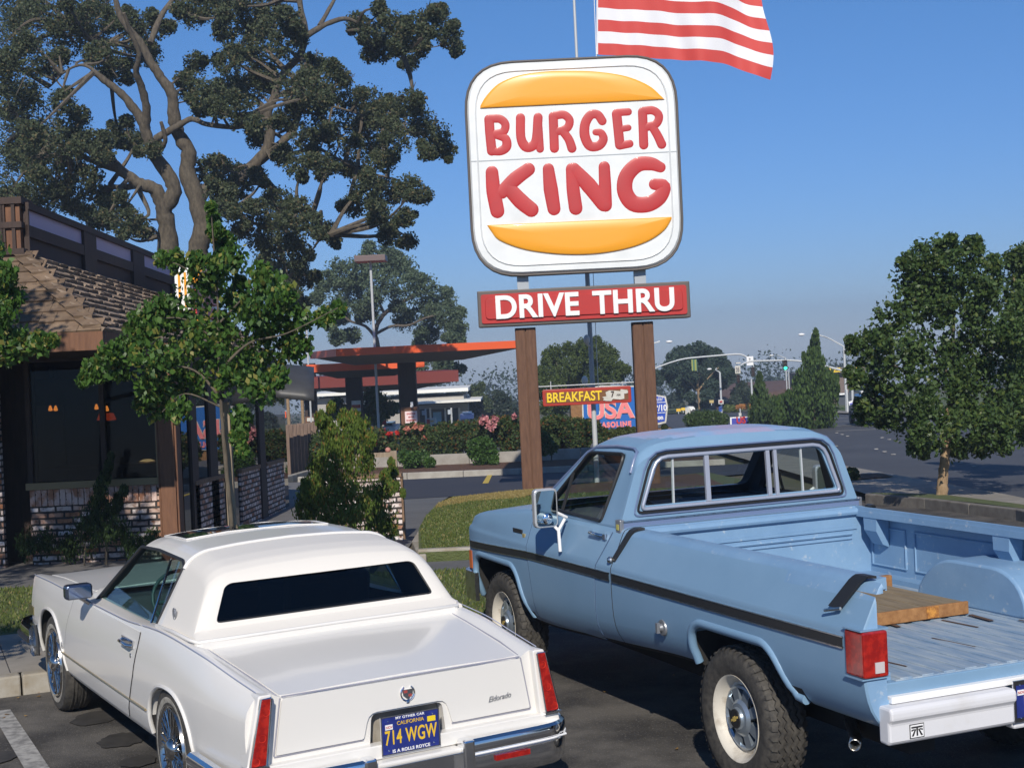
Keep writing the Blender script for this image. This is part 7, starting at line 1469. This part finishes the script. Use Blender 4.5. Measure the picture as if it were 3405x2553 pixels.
m = M(); rect(m, c7, 722, 1212, 960, 1302, DB_, .05); m.build('banner_edge', MT['white'], BN); m = M(); rect(m, c7, 738, 1224, 960, 1300, DB_-.02, .015); m.build('banner_field', mat('banner_blue', (.05, .06, .38), .5), BN)
q = PX(*c7(832, 1256), DB_); text('banner_letters', 'US', .40, MT['red'], BN, (1, 0, 0), (0, 0, 1), (q[0], DB_-.05, q[2]), .01, .9, .015); 
m = M(); 
for x in (735, 950): q = PX(*c7(x, 1290), DB_); m.tube([(q[0], DB_+.1, gz(DB_)), (q[0], DB_+.1, q[2])], .05, 6)
m.build('banner_post', MT['galv'], BN); reparent(BN)

# ================================================================== JUNCTION: signals, lamps, signs
def c7p(a, b, D): return PX(*c7(a, b), D)
def arm(m, pts, D, r0, r1): S = spline(pts, 6); P = [c7p(s[0], s[1], D) for s in S]; m.tube(P, np.linspace(r0, r1, len(P)), 8)
def signal_head(parent, x, y, D, w=26, h=62, lit=None, name='signal_head'):
    k = ppm(D)*3.16/3.16/3.16*1.0; q = c7p(x, y, D); ww, hh_ = w*ppm(D)/3.16*1.6, h*ppm(D)/3.16*1.6
    m = M(); m.box((q[0], D-.1, q[2]), (ww, .25, hh_)); hd = m.build(name, mat('signal_dark', (.03, .035, .03), .5), parent, bevel=.03)
    for i, c in enumerate(('red', 'amber', 'green')):
        m = M(); m.lathe([(.0, 0), (ww*.33, 0)], (q[0], D-.24, q[2]+hh_*(.32-.32*i)), 'Y', 14)
        m.tube([(q[0]-ww*.36, D-.3, q[2]+hh_*(.34-.32*i)), (q[0], D-.36, q[2]+hh_*(.47-.32*i)), (q[0]+ww*.36, D-.3, q[2]+hh_*(.34-.32*i))], .03, 5)
        mt_ = mat('signal_green', (.02, .6, .35), .4, emit=((.05, .9, .5), 2.0)) if (lit == c and c == 'green') else mat('signal_off', (.06, .03, .02), .4)
        m.build('signal_lens', mt_, hd)
    return hd
S1 = empty('traffic_signal', tuple(GR(*c7(960, 1172))), label='nearest traffic signal with a long curved mast arm reaching left over the street', cat='traffic signal')
D1 = 108.
m = M(); arm(m, [(960, 1175), (950, 1000), (942, 820)], D1, .09, .07); arm(m, [(965, 740), (962, 690), (935, 640), (890, 590), (820, 562), (700, 566), (560, 578), (400, 592), (250, 608), (120, 640), (0, 682), (-60, 706), (-180, 760), (-260, 800)], D1, .08, .05); m.build('mast', MT['galv'], S1, smooth=60)
signal_head(S1, 955, 745, D1, lit=None)
m = M(); rect(m, c7, 896, 582, 962, 680, D1-.3, .06); w_ = m.build('sign_plate', MT['white'], S1); q = c7p(925, 612, D1-.35); text('sign_arrow', '7', .4, MT['black'], w_, (1, 0, 0), (0, 0, 1), (q[0], D1-.34, q[2]-.1), .01, .7)
m = M(); rect(m, c7, 316, 615, 370, 735, D1-.2, .06); m.build('street_name_sign', mat('sign_green', (.06, .16, .10), .5), S1)
m = M(); rect(m, c7, 318, 618, 326, 735, D1-.26, .05); rect(m, c7, 350, 618, 362, 735, D1-.26, .05); m.build('sign_stripe', mat('sign_ygreen', (.28, .30, .06), .5), S1); reparent(S1)
S2 = empty('traffic_signal', (c7p(2010, 1190, 96)[0], 96, gz(96)), label='farther traffic signal on a flat arm that slopes down behind the tall conifer', cat='traffic signal')
m = M(); arm(m, [(2010, 1190), (2005, 1000), (1990, 800), (1900, 738), (1790, 704), (1690, 678), (1560, 650), (1440, 632), (1300, 625), (1100, 630), (960, 634), (870, 655), (830, 680)], 96, .09, .05); m.build('mast', MT['galv'], S2, smooth=60)
signal_head(S2, 1292, 675, 96, 30, 66, lit='green'); signal_head(S2, 800, 820, 96, 26, 56); m = M(); rect(m, c7, 774, 682, 826, 765, 95.7, .05); w_ = m.build('sign_plate', MT['off_white'], S2)
q = c7p(800, 722, 95.6); text('sign_marks', '35', .40, MT['bronze'], w_, (1, 0, 0), (0, 0, 1), (q[0], 95.6, q[2]), .01, .6); m = M(); rect(m, c7, 780, 646, 830, 660, 95.8, .3); m.build('camera_box', MT['off_white'], S2); reparent(S2)
def lamp(label, head, poleb, polet, D, r=.09, hw_=36):
    b = c7p(*poleb, D); L_ = empty('street_lamp', (b[0], D, gz(D)), label=label, cat='street lamp'); t = c7p(*polet, D); h_ = c7p(*head, D)
    m = M(); m.tube([(t[0], D, gz(D)), (t[0], D, t[2])], r, 8); S = spline([(t[0], t[2]), ((t[0]*.6+h_[0]*.4), t[2]+(h_[2]-t[2])*.7), (h_[0]+(.6 if t[0] > h_[0] else -.6), h_[2]+.05)], 6); m.tube([(s[0], D, s[1]) for s in S], r*.6, 6); m.build('pole', MT['galv'], L_, smooth=60)
    m = M(); m.ball((h_[0], D, h_[2]), (hw_*ppm(D)/3.16, .14, .085)); m.build('lamp_head', MT['white'], L_, smooth=60); reparent(L_); return L_
lamp('street lamp with white head just right of the right sign post', (80, 430), (-190, 1190), (-190, 470), 92, .08)
lamp('street lamp whose white head shows left of the tall conifer tip', (1470, 355), (1915, 1190), (1915, 480), 92, .08)
lamp('small street lamp with white head in front of the far oak', (502, 718), (640, 1175), (612, 750), 112, .08, 26)
lamp('dim distant street lamp above the green traffic light', (1155, 574), (1330, 1100), (1300, 600), 150, .09, 26)
for k, (x, y0, y1, lab) in enumerate(((1308, 735, 940, 'left of two thin pale poles below the green light'), (1334, 740, 940, 'right of two thin pale poles below the green light'))):
    D_ = 120; a = c7p(x, y0, D_); m = M(); m.tube([(a[0], D_, gz(D_)), (a[0], D_, a[2])], .05, 6); tag(m.build('utility_pole', MT['galv']), lab, 'pole')
# grocery building with yellow letters
GB = empty('shop_building', (c7p(1800, 1180, 118)[0], 118, gz(118)), label='tan flat fronted shop with yellow roof letters behind the conifers', cat='building')
m = M(); rect(m, c7, 1650, 760, 1960, 1160, 118, 12); m.build('front_wall', mat('tan_wall', (.20, .15, .13), .8, col2=(.14, .105, .09), scale=1.5), GB)
m = M(); rect(m, c7, 1640, 690, 2140, 768, 117.4, 3); m.build('roof_band', mat('roof_band', (.16, .13, .10), .7), GB)
q = c7p(1790, 732, 117); text('roof_letters', 'OUTLESS', .50, yel, GB, (1, 0, 0), (0, 0, 1), (q[0], 117.2, q[2]), .02, .72, .02); q = c7p(2065, 728, 117); text('roof_letters', 'O', .48, yel, GB, (1, 0, 0), (0, 0, 1), (q[0], 117.2, q[2]), .02, 1., .04)
m = M(); rect(m, c7, 1860, 960, 2060, 1180, 117.6, .5); m.build('shop_front', MT['interior_dk'], GB); m = M(); rect(m, c7, 1870, 968, 1935, 990, 117.3, .1); rect(m, c7, 2086, 860, 2200, 900, 117.3, .1); m.build('window_sign', MT['white'], GB)
m = M(); rect(m, c7, 2120, 850, 2330, 905, 117.2, .1); m.build('blue_fascia', mat('blue_fascia', (.05, .08, .4), .5), GB); reparent(GB)
HB = empty('roofed_building', (c7p(950, 1160, 128)[0], 128, gz(128)), label='long building with big brown shingled hip roof beyond the junction', cat='building')
def pz(a, b, D): q = c7p(a, b, D); return (q[0], D, q[2])
m = M(); m.add([pz(560, 1040, 130), pz(640, 868, 140), pz(1420, 828, 140), pz(1480, 1040, 130)], [(0, 1, 2, 3)]); m.add([pz(1130, 960, 124), pz(1150, 1050, 124), pz(1420, 985, 124), pz(1400, 900, 126)], [(0, 1, 2, 3)]); m.add([pz(560, 1040, 130), pz(640, 868, 140), pz(560, 1000, 145)], [(0, 1, 2)])
m.build('roof', mat('brown_roof', (.085, .048, .04), .85, col2=(.12, .075, .06), scale=3), HB); m = M(); rect(m, c7, 570, 1040, 1500, 1150, 132, 8); m.build('wall', MT['dark_wood'], HB)
m = M(); rect(m, c7, 566, 870, 600, 1150, 131, 2); m.build('chimney', mat('brown_wall', (.10, .055, .045), .8), HB); reparent(HB)
# leaning banner, chevron sign, mailbox, boards, cones
simple('leaning_banner', 'white banner with blue lettering leaning on a post by the far pavement', 'banner', [('cloth', lambda m: m.prism([(c7p(*p, 90)[0], c7p(*p, 90)[2]) for p in ((1965, 1060), (2045, 1035), (2078, 1140), (1985, 1175))], 1, 90, 90.05), MT['white']), ('blue_marks', lambda m: (m.prism([(c7p(*p, 90)[0], c7p(*p, 90)[2]) for p in ((1985, 1120), (2050, 1095), (2056, 1118), (1992, 1145))], 1, 89.95, 89.99), m.prism([(c7p(*p, 90)[0], c7p(*p, 90)[2]) for p in ((1975, 1080), (2030, 1062), (2034, 1078), (1980, 1095))], 1, 89.95, 89.99)), mat('blue_ink', (.1, .1, .5), .5))])
q = c7p(1955, 1190, 89.5); m = M(); m.box((q[0], 89.5, gz(89.5)+.75), (.13, .13, 1.5)); tag(m.build('sign_column', MT['galv'], bevel=.03), 'thick pale grey post holding the leaning white banner', 'post')
simple('chevron_sign', 'white station sign with blue and red chevrons glimpsed through the street tree', 'sign', [('panel', lambda m: rect(m, c7, 2100, 940, 2260, 1090, 97, .4), MT['white']), ('blue_chevron', lambda m: m.prism([(c7p(*p, 97)[0], c7p(*p, 97)[2]) for p in ((2125, 985), (2165, 1005), (2205, 985), (2205, 1008), (2165, 1028), (2125, 1008))], 1, 96.9, 96.98), mat('chev_blue', (.03, .06, .25), .5)), ('red_chevron', lambda m: m.prism([(c7p(*p, 97)[0], c7p(*p, 97)[2]) for p in ((2125, 1015), (2165, 1035), (2205, 1015), (2205, 1040), (2165, 1062), (2125, 1040))], 1, 96.9, 96.98), MT['red']), ('post', lambda m: m.tube([(c7p(2180, 1100, 97)[0], 97.2, gz(97)), (c7p(2180, 1100, 97)[0], 97.2, c7p(2180, 1080, 97)[2])], .15, 8), MT['galv'])])
simple('mailbox', 'blue kerbside mailbox under the small street lamp', 'mailbox', [('box_body', lambda m: rect(m, c7, 608, 1125, 634, 1165, 111, .6), mat('mail_blue', (.03, .09, .40), .4)), ('round_top', lambda m: m.lathe([(.0, 0), (.095, 0), (.095, .6), (0, .6)], (c7p(621, 1125, 111)[0], 111, c7p(621, 1125, 111)[2]), 'Y', 16), mat('mail_blue2', (.04, .10, .42), .4))])
simple('double_board', 'pair of cream sign boards back to back at the near side of the junction', 'sign', [('board', lambda m: (rect(m, c7, 250, 1122, 272, 1190, 100, .1), rect(m, c7, 277, 1122, 300, 1190, 100, .1)), MT['off_white']), ('leg', lambda m: rect(m, c7, 270, 1120, 279, 1225, 99.9, .08), MT['galv'])])
for k, (x, y, mt_, lab) in enumerate(((178, 1150, mat('ysign', (.75, .45, .03), .5), 'orange yellow roadside board left of the far oak trunk'), (228, 1140, mat('ysign2', (.75, .5, .03), .5), 'second yellow board next to the small pole'), (525, 1060, mat('tansign', (.5, .38, .15), .6), 'tan sign board with layered panels under the far oak'))):
    simple('road_board', lab, 'sign', [('board', lambda m: rect(m, c7, x-22, y-18, x+22, y+14, 118, .1), mt_), ('leg', lambda m: rect(m, c7, x-3, y+14, x+3, y+38, 118, .08), MT['galv'])])
simple('parked_van', 'white van parked beyond the junction left of the far oak', 'van', [('body', lambda m: m.prism([(c7p(*p, 122)[0], c7p(*p, 122)[2]) for p in ((256, 1150), (262, 1118), (285, 1106), (322, 1108), (334, 1125), (336, 1150))], 1, 121, 123), MT['white']), ('wheel', lambda m: (m.lathe([(0, 0), (.14, 0), (.14, .3), (0, .3)], (c7p(275, 1152, 122)[0], 120.9, c7p(275, 1152, 122)[2]), 'Y', 14), m.lathe([(0, 0), (.14, 0), (.14, .3), (0, .3)], (c7p(320, 1152, 122)[0], 120.9, c7p(320, 1152, 122)[2]), 'Y', 14)), MT['rubber'])])
simple('road_sign', 'small white sign with red and blue mark on the lamp pole by the mailbox', 'sign', [('panel', lambda m: rect(m, c7, 598, 1038, 650, 1085, 111.3, .05), MT['off_white']), ('mark', lambda m: rect(m, c7, 610, 1050, 638, 1068, 111.2, .05), MT['red'])])
simple('traffic_post', 'white traffic signal cabinet on the footway below the curved mast arm', 'cabinet', [('cabinet', lambda m: rect(m, c7, 812, 1178, 838, 1212, 90, .4), MT['off_white']), ('stem', lambda m: rect(m, c7, 822, 1130, 829, 1180, 90, .08), MT['galv'])])
fb = leafmat('orange_flowers', (.4, .15, .04), (.55, .3, .1), None, .3)
bush('patch of orange flowers below the brown roofed building', [(840,1110,20),(880,1112,22),(920,1108,22),(800,1120,18)], c7, 112, 61, fb, .2, name='flower_bed', spread=.3)
bush('yellow green bushes in front of the brown roofed building', [(690,1125,28),(740,1130,26),(780,1140,20),(700,1150,20)], c7, 113, 62, leafmat('ygreen', (.10, .14, .03), (.16, .2, .05), None, .3), .25)
bush('green verge bushes in front of the tan shop', [(1800,1150,30),(1850,1165,30),(1900,1160,25),(2130,1130,45),(2190,1100,50),(2230,1140,40),(2100,1165,30)], c7, 100, 63, bushg, .25)
q = GR(*c7(2092, 1185)); m = M(); m.lathe([(.0, 1.1), (.06, 1.1), (.22, .08), (.38, .08), (.38, 0)], (c7p(2090, 1175, 88)[0], 88, gz(88)+.1), n=14); tag(m.build('traffic_cone', mat('cone_orange', (.8, .2, .03), .5), smooth=40), 'orange traffic cone at the far pavement near the leaning banner', 'cone')
# blue car on the street behind the street tree
BC = empty('street_car', (16.0, 64, gz(64)), (0, 0, R(84)), 'blue hatchback driving away behind the lower branches of the street tree', 'car')
prof = [(-2.0, .35), (-2.05, .75), (-1.9, .95), (-1.5, 1.36), (-.3, 1.42), (.45, .98), (1.7, .85), (1.95, .6), (1.95, .3)]
m = M(); m.prism(prof, 1, -.80, .80); m.build('body', mat('car_blue', (.03, .06, .13), .3, coat=.4), BC, bevel=.08)
m = M(); m.prism([(-1.93, .96), (-1.56, 1.32), (-1.58, 1.30), (-1.97, .93)], 1, -.62, .62); m.add([(-1.95, -.62, .94), (-1.95, .62, .94), (-1.60, .55, 1.32), (-1.60, -.55, 1.32)], [(0, 1, 2, 3)]); m.build('rear_window', MT['black'], BC)
for s in (1, -1):
    m = M(); m.prism([(-1.5, 1.0), (-1.35, 1.3), (-.4, 1.33), (.2, 1.0)], 1, s*.80, s*.815); m.build('side_window', MT['black'], BC)
    m = M(); m.bb((-2.09, s*.5, .68), (-2.05, s*.76, .84)); m.build('tail_light', MT['red_lens'], BC)
    for x in (-1.3, 1.25): m = M(); m.lathe([(0, -.1), (.3, -.1), (.31, .0), (.3, .1), (0, .1)], (x, s*.74, .31), 'Y', 20); m.build('wheel', MT['rubber'], BC)
m = M(); m.bb((-2.13, -.8, .38), (-2.03, .8, .58)); m.build('rear_bumper', MT['black'], BC, bevel=.02)
# far tree line on both sides so that the horizon is closed
rg = random.Random(12); bl = []
for i in range(150):
    x = rg.uniform(-170, 230); d = rg.uniform(190, 230)
    if 25 < x < 60 and False: continue
    bl.append(((x, d, gz(d)+rg.uniform(.3, 2.6)), rg.uniform(2.6, 4.6)))
FT = foliage('far_woodland', bl, leafmat('woodland', (.035, .055, .045), (.055, .08, .06), None, .15, .8, .1), None, 71, .5, .8, clump=.35, per=36); tag(FT, 'low belt of distant trees along the horizon', 'woodland', kind='stuff')
FT.data.materials[0].name = 'woodland'
# ================================================================== HAZE: the thin summer air
hm = bpy.data.materials.new('haze'); hm.use_nodes = True; hn = hm.node_tree; hn.nodes.remove(hn.nodes['Principled BSDF'])
pv = hn.nodes.new('ShaderNodeVolumePrincipled'); pv.inputs['Color'].default_value = (.72, .84, 1.0, 1); pv.inputs['Density'].default_value = .0012; pv.inputs['Anisotropy'].default_value = .2
hn.links.new(pv.outputs[0], hn.nodes['Material Output'].inputs['Volume'])
m = M(); m.bb((-405, -45, gz(700)-1.2), (405, 705, 20)); hz = m.build('haze', hm); tag(hz, kind='stuff')
# groups of things of one kind
GP = {'bush': 'bushes of the planting bed', 'young_tree': 'young trees beside the restaurant', 'station_canopy': 'flat canopies of the filling station', 'street_lamp': 'street lamps at the junction',
      'traffic_signal': 'traffic signals at the junction', 'conifer_tree': 'pointed conifers by the street', 'juniper_shrub': 'juniper shrubs beside the restaurant', 'fuel_pump': 'fuel pumps under the canopies',
      'pole_notice': 'small notices on poles at the station', 'road_board': 'roadside boards beyond the junction', 'utility_pole': 'thin poles below the green light', 'oak_tree': 'oaks', 'small_tree': 'small background trees', 'light_pole': 'box head light poles', 'canopy_pipe': 'thin poles under the far canopy', 'street_tree': 'street trees'}
for o in list(bpy.data.objects):
    k = o.name.split('.')[0]
    if o.parent is None and k in GP and o.get('label'): o['group'] = GP[k]
bpy.context.view_layer.update()
